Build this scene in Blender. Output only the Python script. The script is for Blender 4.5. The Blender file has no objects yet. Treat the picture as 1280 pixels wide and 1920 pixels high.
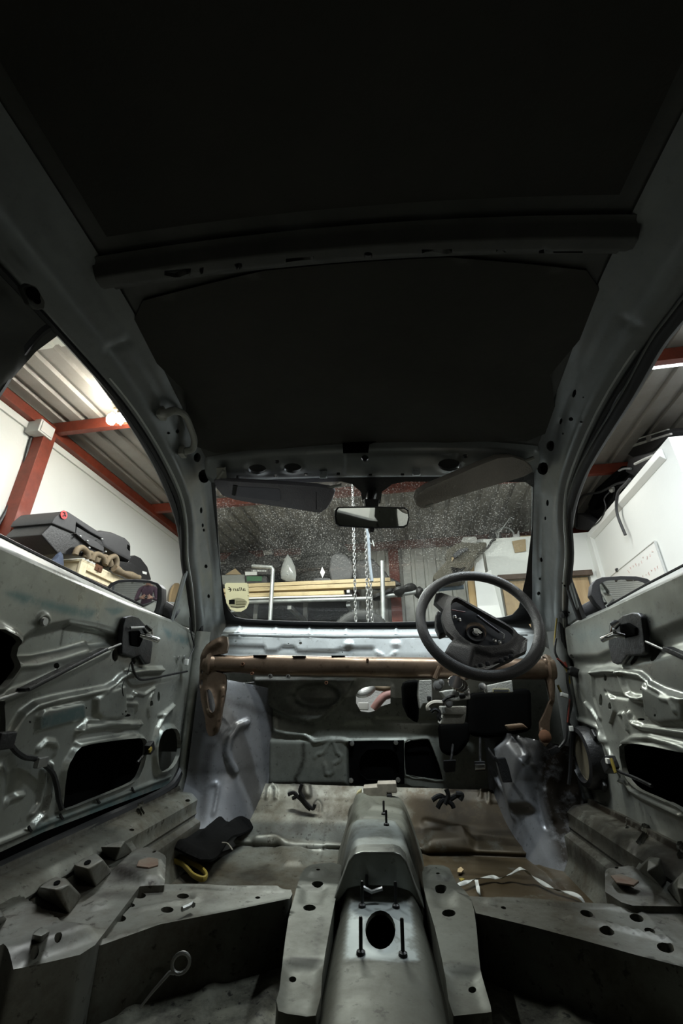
import bpy, bmesh, math, random
import numpy as np
from mathutils import Vector, Matrix
from mathutils.geometry import delaunay_2d_cdt
random.seed(7)
SC = bpy.context.scene
COL = SC.collection
PI = math.pi

# ------------------------------------------------------------------ camera, world, exposure
F_PX = 827.0                                    # focal length in pixels of the 1280 x 1920 frame
def _n(v):
    v = np.array(v, float); return v / np.linalg.norm(v)
def _vp(u, v): return _n([(u - 640) / F_PX, -(v - 960) / F_PX, 1])
# car axes and garage axes seen from the camera (rows: right, forward, up)
_fc = _vp(720, 1300); _rc = -_vp(-11000, 1170); _rc = _n(_rc - _rc @ _fc * _fc)
_uc = np.cross(_fc, _rc); _uc = _uc if _uc[1] > 0 else -_uc
MC = np.array([_rc, _fc, _uc])
_zb = _vp(625, -730); _fb = _vp(795, 1365); _fb = _n(_fb - _fb @ _zb * _zb)
_rb = np.cross(_zb, _fb); _rb = _rb if _rb[0] > 0 else -_rb
AXB = np.array([_rb, _fb, _zb])
CAM_C = np.array([.037, 0, .65])                # camera in the car's own axes
CAM_B = np.array([0, 0, .72])                   # camera in the garage
cam_d = bpy.data.cameras.new('camera'); cam = bpy.data.objects.new('camera', cam_d); COL.objects.link(cam)
SC.camera = cam
cam_d.sensor_fit = 'VERTICAL'; cam_d.sensor_height = 36.0; cam_d.lens = F_PX / 1920 * 36.0
cam_d.clip_start = .02; cam_d.clip_end = 60
_M = AXB @ np.diag([1, 1, -1])
cam.matrix_world = Matrix([[*_M[i], CAM_B[i]] for i in range(3)] + [[0, 0, 0, 1]])
_R = AXB @ MC.T
_L = CAM_B - _R @ CAM_C
CAR_M = Matrix([[*_R[i], _L[i]] for i in range(3)] + [[0, 0, 0, 1]])

w = bpy.data.worlds.new('world'); SC.world = w; w.use_nodes = True
w.node_tree.nodes['Background'].inputs[0].default_value = (.8, .9, 1, 1)
w.node_tree.nodes['Background'].inputs[1].default_value = .03
SC.view_settings.view_transform = 'Standard'; SC.view_settings.look = 'None'
SC.view_settings.gamma = 1; SC.view_settings.use_curve_mapping = False
SC.view_settings.exposure = EXPOSURE = 0.45
try:
    SC.cycles.use_denoising = True
    SC.cycles.max_bounces = 10; SC.cycles.transparent_max_bounces = 16
    SC.cycles.caustics_reflective = False; SC.cycles.caustics_refractive = False
    SC.cycles.sample_clamp_indirect = 6.0
except Exception: pass

# ------------------------------------------------------------------ garage lamps, and unseen tubes added as fill light (their bodies are built further down)
LAMP_POS = (-2.19, 2.50, 2.965)
TUBES = [((2.45, 2.77, 3.078), 1.2, 12, (.90, .95, 1.0), 0), ((1.05, 2.18, 3.03), .8, 30, (.84, .92, 1.0), 1),  # second tube is unseen fill, added to light the left door
         ((-1.2, 1.66, 3.03), 1.2, 34, (.90, .95, 1.0), 1), ((1.2, 3.85, 3.02), 1.0, 7, (1.0, 1.0, .95), 0),  # both unseen fill, added for the right door and the front
         ((-.95, 3.75, 3.02), 1.0, 52, (.97, 1.0, .96), 0), ((3.9, -2.38, 3.03), .9, 70, (1.0, .99, .93), 0),  # both unseen fill, added to light the front wall and the rear
         ((.30, .86, 3.03), 1.1, 46, (.84, .92, 1.0), 0), ((-.3, 1.25, 3.03), 1.1, 34, (1.0, 1.0, .94), 0)]
def light(name, kind, loc, power, color, size=.1, size_y=None, rot=(0, 0, 0)):
    d = bpy.data.lights.new(name, kind); d.energy = power; d.color = color
    if kind == 'AREA':
        d.shape = 'RECTANGLE'; d.size = size; d.size_y = size_y or size
    else: d.shadow_soft_size = size
    o = bpy.data.objects.new(name, d); COL.objects.link(o); o.location = loc; o.rotation_euler = rot
    return o
light('lamp_light', 'POINT', LAMP_POS, 75, (1.0, .97, .86), .05)
for _p, _l, _e, _c, _t in TUBES:
    light('tube_light', 'AREA', (_p[0], _p[1], _p[2] - .035), _e, _c, _l, .022, (0, 0, _t * PI / 2))

# ------------------------------------------------------------------ measuring helpers: points of the photograph on real planes
def hit(u, v, nrm, d, M, C):
    r = M @ np.array([(u - 640) / F_PX, -(v - 960) / F_PX, 1]); nrm = np.array(nrm, float)
    return C + (d - nrm @ C) / (nrm @ r) * r
AX = ((1, 0, 0), (0, 1, 0), (0, 0, 1))
def cx(u, v, ax, val): return hit(u, v, AX[ax], val, MC, CAM_C)       # car axes
def gx(u, v, ax, val): return hit(u, v, AX[ax], val, AXB, CAM_B)       # garage axes
def proj(P):
    c = (np.atleast_2d(P) - CAM_C) @ MC
    z = np.where(c[:, 2] < .03, .03, c[:, 2])
    return np.c_[640 + F_PX * c[:, 0] / z, 960 - F_PX * c[:, 1] / z]
def sc(pts, off=(0, 0), k=1.0): return [(off[0] + p[0] / k, off[1] + p[1] / k) for p in pts]

# ------------------------------------------------------------------ materials
def nodes(name):
    m = bpy.data.materials.new(name); m.use_nodes = True
    t = m.node_tree; return m, t, t.nodes['Principled BSDF'], t.nodes.new, t.links.new
def setin(n, **k):
    for a, b in k.items():
        n.inputs[a.replace('_', ' ')].default_value = b
def rgb(c): return (c[0], c[1], c[2], 1)
def mix(t, fac, a, b):
    n = t.nodes.new('ShaderNodeMix'); n.data_type = 'RGBA'
    for sock, val in ((n.inputs[0], fac), (n.inputs[6], a), (n.inputs[7], b)):
        if hasattr(val, 'is_linked'): t.links.new(val, sock)
        else: sock.default_value = val if not isinstance(val, tuple) else rgb(val)
    return n.outputs[2]
def noise(t, scale, detail=4, rough=.6, lo=.4, hi=.6, coord='Object', stretch=None):
    tc = t.nodes.new('ShaderNodeTexCoord'); n = t.nodes.new('ShaderNodeTexNoise')
    n.inputs['Scale'].default_value = scale; n.inputs['Detail'].default_value = detail; n.inputs['Roughness'].default_value = rough
    src = tc.outputs[coord]
    if stretch:
        mp = t.nodes.new('ShaderNodeMapping'); mp.inputs['Scale'].default_value = stretch; t.links.new(src, mp.inputs[0]); src = mp.outputs[0]
    t.links.new(src, n.inputs['Vector'])
    r = t.nodes.new('ShaderNodeMapRange'); r.inputs[1].default_value = lo; r.inputs[2].default_value = hi
    t.links.new(n.outputs[0], r.inputs[0]); return r.outputs[0]
def mul(t, a, b):
    n = t.nodes.new('ShaderNodeMath'); n.operation = 'MULTIPLY'
    for s, v in ((n.inputs[0], a), (n.inputs[1], b)):
        if hasattr(v, 'is_linked'): t.links.new(v, s)
        else: s.default_value = v
    return n.outputs[0]
def add_(t, a, b):
    n = t.nodes.new('ShaderNodeMath'); n.operation = 'ADD'; n.use_clamp = True
    for s, v in ((n.inputs[0], a), (n.inputs[1], b)):
        if hasattr(v, 'is_linked'): t.links.new(v, s)
        else: s.default_value = v
    return n.outputs[0]
def attr(t, name):
    a = t.nodes.new('ShaderNodeAttribute'); a.attribute_name = name; return a.outputs['Fac']
def paint(name, base, rough=.42, metal=.35, vary=.25, dirt=(.035, .026, .015), dirt_amt=.25, dirt_scale=5, fleck=.3, tint=None, stain=False, bump=.02, coat=0.0):
    m, t, b, new, link = nodes(name)
    c = mix(t, noise(t, 9, 5, .65, .3, .75), tuple(x * (1 - vary) for x in base), base)
    if dirt_amt: c = mix(t, mul(t, noise(t, dirt_scale, 9, .78, .42, .66), dirt_amt), c, dirt)
    if fleck: c = mix(t, mul(t, noise(t, 55, 4, .65, .60, .67), fleck), c, tuple(x * .35 for x in dirt))
    if tint: c = mix(t, mul(t, attr(t, 'tint'), add_(t, noise(t, 14, 6, .7, .38, .6), .25)), c, tint)
    if stain: c = mix(t, mul(t, attr(t, 'stain'), add_(t, noise(t, 22, 5, .7, .3, .62), .3)), c, (.012, .008, .004))
    link(c, b.inputs['Base Color'])
    setin(b, Metallic=metal, Roughness=rough)
    r = noise(t, 12, 5, .65, .25, .8); mr = t.nodes.new('ShaderNodeMapRange'); mr.inputs[3].default_value = max(.08, rough - .1); mr.inputs[4].default_value = min(1, rough + .18)
    link(r, mr.inputs[0]); link(mr.outputs[0], b.inputs['Roughness'])
    if coat: setin(b, Coat_Weight=coat, Coat_Roughness=.12)
    if bump:
        bn = new('ShaderNodeBump'); bn.inputs['Strength'].default_value = .35; bn.inputs['Distance'].default_value = bump * .02
        link(noise(t, 60, 5, .65, .2, .8), bn.inputs['Height']); link(bn.outputs[0], b.inputs['Normal'])
    return m
def plain(name, base, rough=.5, metal=0, vary=.15, scale=20, bump=0, emit=None, estr=0, spec=None):
    m, t, b, new, link = nodes(name)
    if spec is not None: b.inputs['Specular IOR Level'].default_value = spec
    link(mix(t, noise(t, scale, 4, .6, .3, .7), tuple(x * (1 - vary) for x in base), base), b.inputs['Base Color'])
    setin(b, Metallic=metal, Roughness=rough)
    if bump:
        bn = new('ShaderNodeBump'); bn.inputs['Strength'].default_value = .5; bn.inputs['Distance'].default_value = bump
        link(noise(t, scale * 6, 4, .6, .2, .8), bn.inputs['Height']); link(bn.outputs[0], b.inputs['Normal'])
    if emit: b.inputs['Emission Color'].default_value = rgb(emit); b.inputs['Emission Strength'].default_value = estr
    return m
def wood(name, a, b_, rough=.6, axis=(1, 14, 14), scale=3):
    m, t, b, new, link = nodes(name)
    c = mix(t, noise(t, scale, 6, .6, .35, .65, 'Object', axis), a, b_)
    c = mix(t, mul(t, noise(t, 5, 5, .7, .55, .75), .35), c, tuple(x * .4 for x in a))
    link(c, b.inputs['Base Color']); setin(b, Roughness=rough); return m

# ------------------------------------------------------------------ mesh helpers
ROOT = None
def tag(o, label=None, cat=None, group=None, kind=None):
    if label: o['label'] = label
    if cat: o['category'] = cat
    if group: o['group'] = group
    if kind: o['kind'] = kind
    return o
def empty(name, loc, parent=None, label=None, cat=None, group=None):
    o = bpy.data.objects.new(name, None); COL.objects.link(o); o.location = loc; o.empty_display_size = .05
    if parent: o.parent = parent
    return tag(o, label, cat, group)
def link_mesh(name, me, parent=None):
    o = bpy.data.objects.new(name, me); COL.objects.link(o)
    if parent: o.parent = parent
    return o
def fin(me, smooth=True, sharp=38):
    if smooth:
        me.polygons.foreach_set('use_smooth', [True] * len(me.polygons))
        if sharp: me.set_sharp_from_angle(angle=math.radians(sharp))
    me.update()
class MB:
    def __init__(s): s.v = []; s.f = []; s.m = []; s.k = 0
    def mat(s, k): s.k = k; return s
    def _add(s, vs, fs):
        o = len(s.v); s.v += [tuple(map(float, p)) for p in vs]
        for f in fs: s.f.append([o + i for i in f]); s.m.append(s.k)
        return s
    def box(s, c, size, rot=None, taper=1.0):
        hx, hy, hz = [x / 2 for x in size]; R = rot if rot is not None else Matrix.Identity(3); c = Vector(c)
        vs = [c + R @ Vector((x * hx * (taper if z > 0 else 1), y * hy * (taper if z > 0 else 1), z * hz)) for z in (-1, 1) for x, y in ((-1, -1), (1, -1), (1, 1), (-1, 1))]
        return s._add(vs, [(3, 2, 1, 0), (4, 5, 6, 7), (0, 1, 5, 4), (1, 2, 6, 5), (2, 3, 7, 6), (3, 0, 4, 7)])
    def tube(s, pts, r, n=8, closed=False, cap=True, flat=1.0, up=None):
        P = [Vector(p) for p in pts]; N = len(P); R = r if hasattr(r, '__len__') else [r] * N
        T = []
        for i in range(N):
            a = P[(i + 1) % N] if (closed or i < N - 1) else P[i]; b = P[i - 1] if (closed or i > 0) else P[i]
            d = a - b; T.append(d.normalized() if d.length > 1e-9 else Vector((0, 0, 1)))
        u = Vector(up) if up is not None else (Vector((0, 0, 1)) if abs(T[0].z) < .9 else Vector((1, 0, 0)))
        vs = []
        for i in range(N):
            u = (u - T[i] * u.dot(T[i]))
            u = u.normalized() if u.length > 1e-6 else T[i].orthogonal().normalized()
            w_ = T[i].cross(u)
            for k in range(n):
                a = 2 * PI * k / n; vs.append(P[i] + u * (R[i] * math.cos(a)) + w_ * (R[i] * flat * math.sin(a)))
        fs = []
        for i in range(N if closed else N - 1):
            j = (i + 1) % N
            for k in range(n): l = (k + 1) % n; fs.append((i * n + k, i * n + l, j * n + l, j * n + k))
        if cap and not closed: fs += [tuple(range(n))[::-1], tuple((N - 1) * n + k for k in range(n))]
        return s._add(vs, fs)
    def lathe(s, prof, o=(0, 0, 0), axis=(0, 0, 1), n=20, up=None):
        a = Vector(axis).normalized(); u = (Vector(up) if up is not None else a.orthogonal()); u = (u - a * u.dot(a)).normalized(); w_ = a.cross(u); o = Vector(o)
        vs = [o + a * h + (u * math.cos(2 * PI * k / n) + w_ * math.sin(2 * PI * k / n)) * r for r, h in prof for k in range(n)]
        fs = [(i * n + k, i * n + (k + 1) % n, (i + 1) * n + (k + 1) % n, (i + 1) * n + k) for i in range(len(prof) - 1) for k in range(n)]
        if prof[0][0] > 1e-6: fs.append(tuple(range(n))[::-1])
        if prof[-1][0] > 1e-6: fs.append(tuple((len(prof) - 1) * n + k for k in range(n)))
        return s._add(vs, fs)
    def prism(s, poly, vec):
        n = len(poly); v = Vector([float(x) for x in vec]); a = [Vector([float(x) for x in p]) for p in poly]
        return s._add(a + [p + v for p in a], [tuple(range(n))[::-1], tuple(range(n, 2 * n))] + [(i, (i + 1) % n, n + (i + 1) % n, n + i) for i in range(n)])
    def loft(s, rows, closed=True, cap=True):
        n = len(rows[0]); vs = [p for r in rows for p in r]; fs = []
        for i in range(len(rows) - 1):
            for k in range(n if closed else n - 1):
                l = (k + 1) % n; fs.append((i * n + k, i * n + l, (i + 1) * n + l, (i + 1) * n + k))
        if cap and closed: fs += [tuple(range(n))[::-1], tuple((len(rows) - 1) * n + k for k in range(n))]
        return s._add(vs, fs)
    def build(s, name, mats, parent=None, smooth=True, bevel=0, sharp=38, seg=2, origin=None):
        me = bpy.data.meshes.new(name)
        v = s.v
        if origin is not None: v = [(p[0] - origin[0], p[1] - origin[1], p[2] - origin[2]) for p in v]
        me.from_pydata(v, [], s.f)
        for m in (mats if isinstance(mats, (list, tuple)) else [mats]): me.materials.append(m)
        me.polygons.foreach_set('material_index', s.m)
        bm = bmesh.new(); bm.from_mesh(me)
        bmesh.ops.recalc_face_normals(bm, faces=bm.faces)
        if bevel:
            ed = [e for e in bm.edges if len(e.link_faces) == 2 and e.calc_face_angle(0) > .55]
            if ed: bmesh.ops.bevel(bm, geom=ed, offset=bevel, segments=seg, profile=.5, affect='EDGES', clamp_overlap=True)
        bm.to_mesh(me); bm.free(); fin(me, smooth, sharp)
        o = link_mesh(name, me, parent)
        if bevel and smooth:
            wn = o.modifiers.new('normals', 'WEIGHTED_NORMAL'); wn.keep_sharp = True
        if origin is not None: o.location = origin
        return o
def smooth_path(pts, k=4, closed=False):
    P = [np.array(p, float) for p in pts]; n = len(P); out = []
    if closed: idx = lambda i: P[i % n]
    else: idx = lambda i: P[min(max(i, 0), n - 1)]
    for i in range(n if closed else n - 1):
        a, b, c, d = idx(i - 1), idx(i), idx(i + 1), idx(i + 2)
        for j in range(k):
            t = j / k
            out.append(.5 * ((2 * b) + (-a + c) * t + (2 * a - 5 * b + 4 * c - d) * t * t + (-a + 3 * b - 3 * c + d) * t ** 3))
    if not closed: out.append(P[-1])
    return out

# pressed sheet metal: a surface f(a, b) with pressed beads, pads and cut holes, triangulated so every edge is clean
class Surf:
    def __init__(s, f, a0, a1, b0, b1):
        s.f = f; s.r = (a0, a1, b0, b1)
        g = np.meshgrid(np.linspace(a0, a1, 90), np.linspace(b0, b1, 60), indexing='ij')
        s.ga, s.gb = g[0].ravel(), g[1].ravel(); s.gp = proj(f(s.ga, s.gb))
    def inv(s, pts):
        out = []
        for (u, v) in pts:
            i = np.argmin((s.gp[:, 0] - u) ** 2 + (s.gp[:, 1] - v) ** 2); a, b = s.ga[i], s.gb[i]
            for _ in range(8):
                e = 1e-4
                q = proj(s.f(np.array([a, a + e, a]), np.array([b, b, b + e])))
                J = np.array([(q[1] - q[0]) / e, (q[2] - q[0]) / e]).T
                if abs(np.linalg.det(J)) < 1: break
                st = np.linalg.solve(J, np.array([u, v]) - q[0]); st = np.clip(st, -.08, .08); a, b = a + st[0], b + st[1]
            out.append((a, b))
        return out
def inpoly(X, Y, poly):
    r = np.zeros(X.shape, bool); n = len(poly)
    for i in range(n):
        x1, y1 = poly[i]; x2, y2 = poly[i - 1]
        if y1 == y2: continue
        c = ((y1 > Y) != (y2 > Y)) & (X < (x2 - x1) * (Y - y1) / (y2 - y1) + x1); r ^= c
    return r
def pdist(X, Y, pts, closed=False):
    d = np.full(X.shape, 1e9); P = list(pts) + ([pts[0]] if closed else [])
    for (x1, y1), (x2, y2) in zip(P[:-1], P[1:]):
        dx, dy = x2 - x1, y2 - y1; L = dx * dx + dy * dy + 1e-12
        t = np.clip(((X - x1) * dx + (Y - y1) * dy) / L, 0, 1)
        d = np.minimum(d, np.hypot(X - x1 - t * dx, Y - y1 - t * dy))
    return d
def sstep(x): x = np.clip(x, 0, 1); return x * x * (3 - 2 * x)
def resample(poly, sp, closed=True):
    out = []; n = len(poly)
    for i in range(n if closed else n - 1):
        a = np.array(poly[i]); b = np.array(poly[(i + 1) % n]); k = max(1, int(np.linalg.norm(b - a) / sp))
        for j in range(k): out.append(tuple(a + (b - a) * j / k))
    return out
def rounded(poly, k=3):
    return [tuple(p) for p in smooth_path([(p[0], p[1]) for p in poly], k, True)]
def sheet(name, S, outline, holes=(), feats=(), stains=(), tints=(), sp=.01, mat=None, parent=None, flange=.006, thick=0, sharp=0, away=False):
    out = resample(outline, sp); hs = [resample(h, sp) for h in holes]
    o = np.array(out); lo, hi = o.min(0), o.max(0)
    xs = np.arange(lo[0], hi[0], sp); ys = np.arange(lo[1], hi[1], sp * .87)
    G = np.meshgrid(xs, ys); G[0] = G[0] + (np.arange(len(ys)) % 2)[:, None] * sp * .5
    X, Y = G[0].ravel(), G[1].ravel()
    ok = inpoly(X, Y, out) & (pdist(X, Y, out, True) > sp * .45)
    for h in hs: ok &= ~inpoly(X, Y, h) & (pdist(X, Y, h, True) > sp * .45)
    X, Y = X[ok], Y[ok]
    V = []; E = []
    for loop in [out] + hs:
        b = len(V); V += loop; E += [(b + i, b + (i + 1) % len(loop)) for i in range(len(loop))]
    nb = len(V); V += list(zip(X, Y))
    cv, ce, cf, ov, oe, of = delaunay_2d_cdt([Vector(p) for p in V], E, [], 0, 1e-7)
    A = np.array([[p.x, p.y] for p in cv]); T = np.array([list(t) for t in cf])
    cen = A[T].mean(1); keep = inpoly(cen[:, 0], cen[:, 1], out)
    for h in hs: keep &= ~inpoly(cen[:, 0], cen[:, 1], h)
    T = T[keep]
    def height(a, b):
        d = np.zeros(a.shape)
        for ft in feats:
            if ft[0] == 'r':
                x = np.clip(pdist(a, b, ft[1]) / ft[2], 0, 1); d += ft[3] * .5 * (1 + np.cos(PI * x))
            elif ft[0] == 'c':
                x = np.clip(pdist(a, b, ft[1], True) / ft[2], 0, 1); d += ft[3] * .5 * (1 + np.cos(PI * x))
            elif ft[0] == 'p':
                sd = pdist(a, b, ft[1], True) * np.where(inpoly(a, b, ft[1]), 1, -1); d += ft[2] * sstep((sd + ft[3] / 2) / ft[3])
            elif ft[0] == 'q':
                d += ft[3] * sstep((ft[2] - pdist(a, b, ft[1])) / ft[4])
            elif ft[0] == 'f': d += ft[1](a, b)
        return d
    def place(a, b, extra=0.0):
        e = 1e-4; P = S.f(a, b); pa = S.f(a + e, b) - P; pb_ = S.f(a, b + e) - P
        nn = np.cross(pa, pb_); nn /= np.linalg.norm(nn, axis=1)[:, None] + 1e-15
        sg = -1.0 if ((CAM_C - P) * nn).sum(1).mean() < 0 else 1.0
        if away: sg = -sg
        return P + nn * sg * (height(a, b) + extra)[:, None]
    P = place(A[:, 0], A[:, 1]); verts = [P]; faces = [T.tolist()]; base = len(P)
    if thick: 
        verts.append(place(A[:, 0], A[:, 1], -thick)); faces.append((T[:, ::-1] + base).tolist()); base *= 2
    dd = thick or flange
    for k, h in enumerate(hs + ([out] if thick else [])):
        if not dd: continue
        q = np.array(h); p0 = place(q[:, 0], q[:, 1], 0.0); p1 = place(q[:, 0], q[:, 1], -dd); n = len(q)
        verts += [p0, p1]; faces.append([(base + i, base + (i + 1) % n, base + n + (i + 1) % n, base + n + i) for i in range(n)]); base += 2 * n
    VV = np.concatenate(verts); FF = [tuple(f) for fs in faces for f in fs]
    me = bpy.data.meshes.new(name); me.from_pydata(VV.tolist(), [], FF); me.materials.append(mat)
    for nm, lst in (('stain', stains), ('tint', tints)):
        if lst:
            val = np.zeros(len(VV)); a, b = A[:, 0], A[:, 1]; d = np.zeros(len(A))
            for it in lst:
                if it[0] == 'l': d = np.maximum(d, it[3] * sstep(1 - pdist(a, b, it[1]) / it[2]))
                else: d = np.maximum(d, it[3] * sstep((pdist(a, b, it[1], True) * np.where(inpoly(a, b, it[1]), 1, -1) + it[2] / 2) / it[2]))
            val[:len(A)] = d
            if thick: val[len(A):2 * len(A)] = d
            at = me.attributes.new(nm, 'FLOAT', 'POINT'); at.data.foreach_set('value', val.astype(np.float32))
    fin(me, True, sharp)
    return link_mesh(name, me, parent)
def oval(c, rx, ry, n=14, rot=0):
    return [(c[0] + rx * math.cos(2 * PI * k / n) * math.cos(rot) - ry * math.sin(2 * PI * k / n) * math.sin(rot), c[1] + rx * math.cos(2 * PI * k / n) * math.sin(rot) + ry * math.sin(2 * PI * k / n) * math.cos(rot)) for k in range(n)]
def plane_surf(p0, ea, eb, a0, a1, b0, b1):
    p0, ea, eb = map(lambda q: np.array(q, float), (p0, ea, eb))
    return Surf(lambda a, b: p0 + np.asarray(a)[:, None] * ea + np.asarray(b)[:, None] * eb, a0, a1, b0, b1)

# ------------------------------------------------------------------ the materials
M = {}
M['white_wall'] = plain('white_wall', (.80, .82, .78), .75, vary=.05, scale=1.5, bump=.002)
M['white_board'] = plain('white_gloss', (.85, .86, .82), .35, vary=.03, scale=3)
M['red'] = paint('red_oxide_steel', (.235, .040, .018), .5, .1, .3, (.08, .02, .01), .4, 8, .3)
M['roof'] = paint('grey_roof_sheet', (.29, .275, .25), .5, .1, .12, (.2, .18, .14), .35, 3, .1)
M['roof_white'] = paint('white_roof_sheet', (.60, .61, .56), .55, .1, .06, (.4, .38, .33), .2, 3, .1)
M['cladding'] = paint('grey_white_cladding', (.72, .73, .68), .5, .05, .1, (.2, .18, .14), .3, 3, .1)
M['concrete'] = paint('concrete_floor', (.095, .09, .082), .75, 0, .3, (.04, .035, .03), .5, 2, .3)
M['shutter'] = plain('shutter_white', (.55, .56, .54), .5, .2, .1, 4)
M['shutter_grey'] = plain('shutter_grey', (.22, .24, .27), .5, .2, .1, 4)
M['black'] = plain('black_plastic', (.012, .012, .013), .42, 0, .3, 15, .002)
M['black_matt'] = plain('black_matt', (.003, .003, .003), .9, 0, .3, 15, spec=.02)
M['rubber'] = plain('black_rubber', (.010, .010, .011), .5, 0, .3, 25)
M['grey_plastic'] = plain('dark_grey_plastic', (.045, .045, .047), .55, 0, .15, 40, .001)
M['chrome'] = plain('chrome', (.8, .8, .8), .12, 1, .05)
M['steel'] = plain('dull_steel', (.42, .42, .41), .38, .9, .3, 30)
M['zinc'] = plain('galvanised_pipe', (.45, .47, .46), .45, .7, .3, 12)
M['alu'] = plain('cast_aluminium', (.46, .46, .43), .5, .2, .3, 25, .002)
M['rust'] = paint('rust', (.16, .065, .025), .8, .1, .5, (.03, .012, .006), .6, 15, .4)
M['rustlight'] = paint('rusty_tube', (.235, .19, .12), .7, .2, .4, (.08, .04, .02), .5, 18, .4)
M['crate'] = wood('cream_crate_board', (.62, .53, .34), (.74, .65, .45))
M['crate_dark'] = plain('brown_stained_board', (.14, .10, .075), .8, 0, .5, 8)
M['pine'] = wood('pine_plank', (.42, .32, .16), (.58, .46, .27), axis=(1, 16, 16))
M['doorwood'] = wood('brown_door_veneer', (.36, .25, .13), (.46, .34, .19), axis=(10, 10, 1))
M['ochre'] = wood('ochre_timber', (.50, .33, .13), (.6, .42, .2), axis=(10, 10, 1))
M['card'] = plain('cardboard', (.42, .31, .17), .85, 0, .2, 8)
M['canvas'] = plain('olive_canvas', (.075, .068, .048), .9, 0, .3, 9, .004)
M['bluecloth'] = plain('navy_cloth', (.035, .05, .085), .9, 0, .3, 12, .003)
M['tyre'] = plain('tyre_rubber', (.03, .03, .028), .75, 0, .4, 12, .002)
M['glow'] = plain('lamp_glow', (1, 1, 1), .4, emit=(1, .95, .82), estr=60)
M['tube_glow'] = plain('tube_glow', (1, 1, 1), .4, emit=(.9, .97, 1), estr=2.5)
M['white_plastic'] = plain('white_plastic', (.62, .63, .6), .5, 0, .1, 10)
M['redmark'] = plain('red_mark', (.5, .02, .02), .5)
M['blackmark'] = plain('black_print', (.01, .01, .01), .6)
M['tarp'] = plain('black_sheeting', (.012, .012, .012), .5, 0, .3, 6, .004)
M['green'] = plain('green_print', (.03, .12, .05), .6)
def mirror_mat():
    m, t, b, new, link = nodes('mirror_glass')
    setin(b, Metallic=1.0, Roughness=.03); b.inputs['Base Color'].default_value = (.86, .88, .86, 1); return m
M['mirror'] = mirror_mat()
def clear_mat():
    m, t, b, new, link = nodes('lamp_lens')
    setin(b, Roughness=.15, Transmission_Weight=.7, IOR=1.4); b.inputs['Base Color'].default_value = (.88, .90, .86, 1); return m
M['lens'] = clear_mat()

# ------------------------------------------------------------------ the garage shell
def structure(o): o['kind'] = 'structure'; return o
structure(MB().box((.75, .75, -.05), (7.7, 10.7, .1)).build('floor', M['concrete'], smooth=False))
structure(MB().box((-3.1, .75, 1.6), (.2, 10.7, 3.2)).build('wall_left', M['white_wall'], smooth=False))
structure(MB().box((4.6, .75, 1.6), (.2, 10.7, 3.2)).build('wall_right', M['white_wall'], smooth=False))
wr = structure(MB().box((.75, -4.6, 1.6), (7.7, .2, 3.2)).build('wall_rear', M['white_wall'], smooth=False))
wf = structure(MB().box((.75, 6.12, 1.6), (7.7, .1, 3.2)).build('wall_front', M['cladding'], smooth=False))
ce = structure(MB().box((.75, .75, 3.24), (7.7, 10.7, .08)).build('ceiling', M['roof'], smooth=False))
def rib_profile(w_, n, depth=.028):                      # a trapezoid sheet: flat pans with narrow deep ribs
    out = []; p = w_ / n
    for i in range(n):
        x = i * p
        out += [(x, 0), (x + p * .62, 0), (x + p * .70, depth), (x + p * .92, depth)]
    out.append((w_, 0)); return out
def rib_sheet(name, mat, parent, o, ex, ey, ez, w_, n, length):
    o, ex, ey, ez = map(Vector, (o, ex, ey, ez)); b = MB()
    prof = rib_profile(w_, n); top = [o + ex * a + ez * h for a, h in prof]; back = [q + ez * .004 for q in top][::-1]
    ring = top + back
    b.loft([ring, [q + ey * length for q in ring]])
    return b.build(name, mat, parent, smooth=False)
for i in range(7):
    rib_sheet('roof_sheet', M['roof'], ce, (-2.985 + i * 1.05, 1.86, 3.125), (1, 0, 0), (0, 1, 0), (0, 0, 1), 1.06, 6, 4.15)
    rib_sheet('roof_sheet', M['roof_white'] if i < 3 else M['roof'], ce, (-2.985 + i * 1.05, -4.5, 3.118), (1, 0, 0), (0, 1, 0), (0, 0, 1), 1.06, 6, 6.40)
for i in range(7):
    rib_sheet('cladding_sheet', M['cladding'], wf, (-2.95 + i * 1.06, 6.01, 0), (1, 0, 0), (0, 0, 1), (0, 1, 0), 1.07, 6, 3.1)
tn = [0]
def trim(mb, mat, **k):
    tn[0] += 1; return structure(mb.build('trim_%d' % tn[0], mat, **k))
for y in (2.68, 4.25, 1.0, -.65, -2.3):                  # red purlins under the roof sheets
    trim(MB().box((.75, y, 3.068), (7.48, .055, .105)), M['red'], bevel=.004)
trim(MB().box((.75, 5.955, 3.07), (7.48, .09, .11)), M['red'], bevel=.004)
trim(MB().box((-2.962, .75, 3.03), (.075, 10.3, .085)), M['red'], bevel=.004)
trim(MB().box((-2.99, .75, 2.955), (.02, 10.3, .06)), M['white_wall'], bevel=.004)
trim(MB().box((-2.94, 2.585, 1.49), (.12, .115, 2.98)), M['red'], bevel=.004)
trim(MB().box((-.235, 5.93, 1.5), (.14, .09, 3.0)), M['red'], bevel=.004)
trim(MB().box((2.9, 2.68, 3.0), (.09, .09, .03)), M['red'], bevel=.004)
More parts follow.
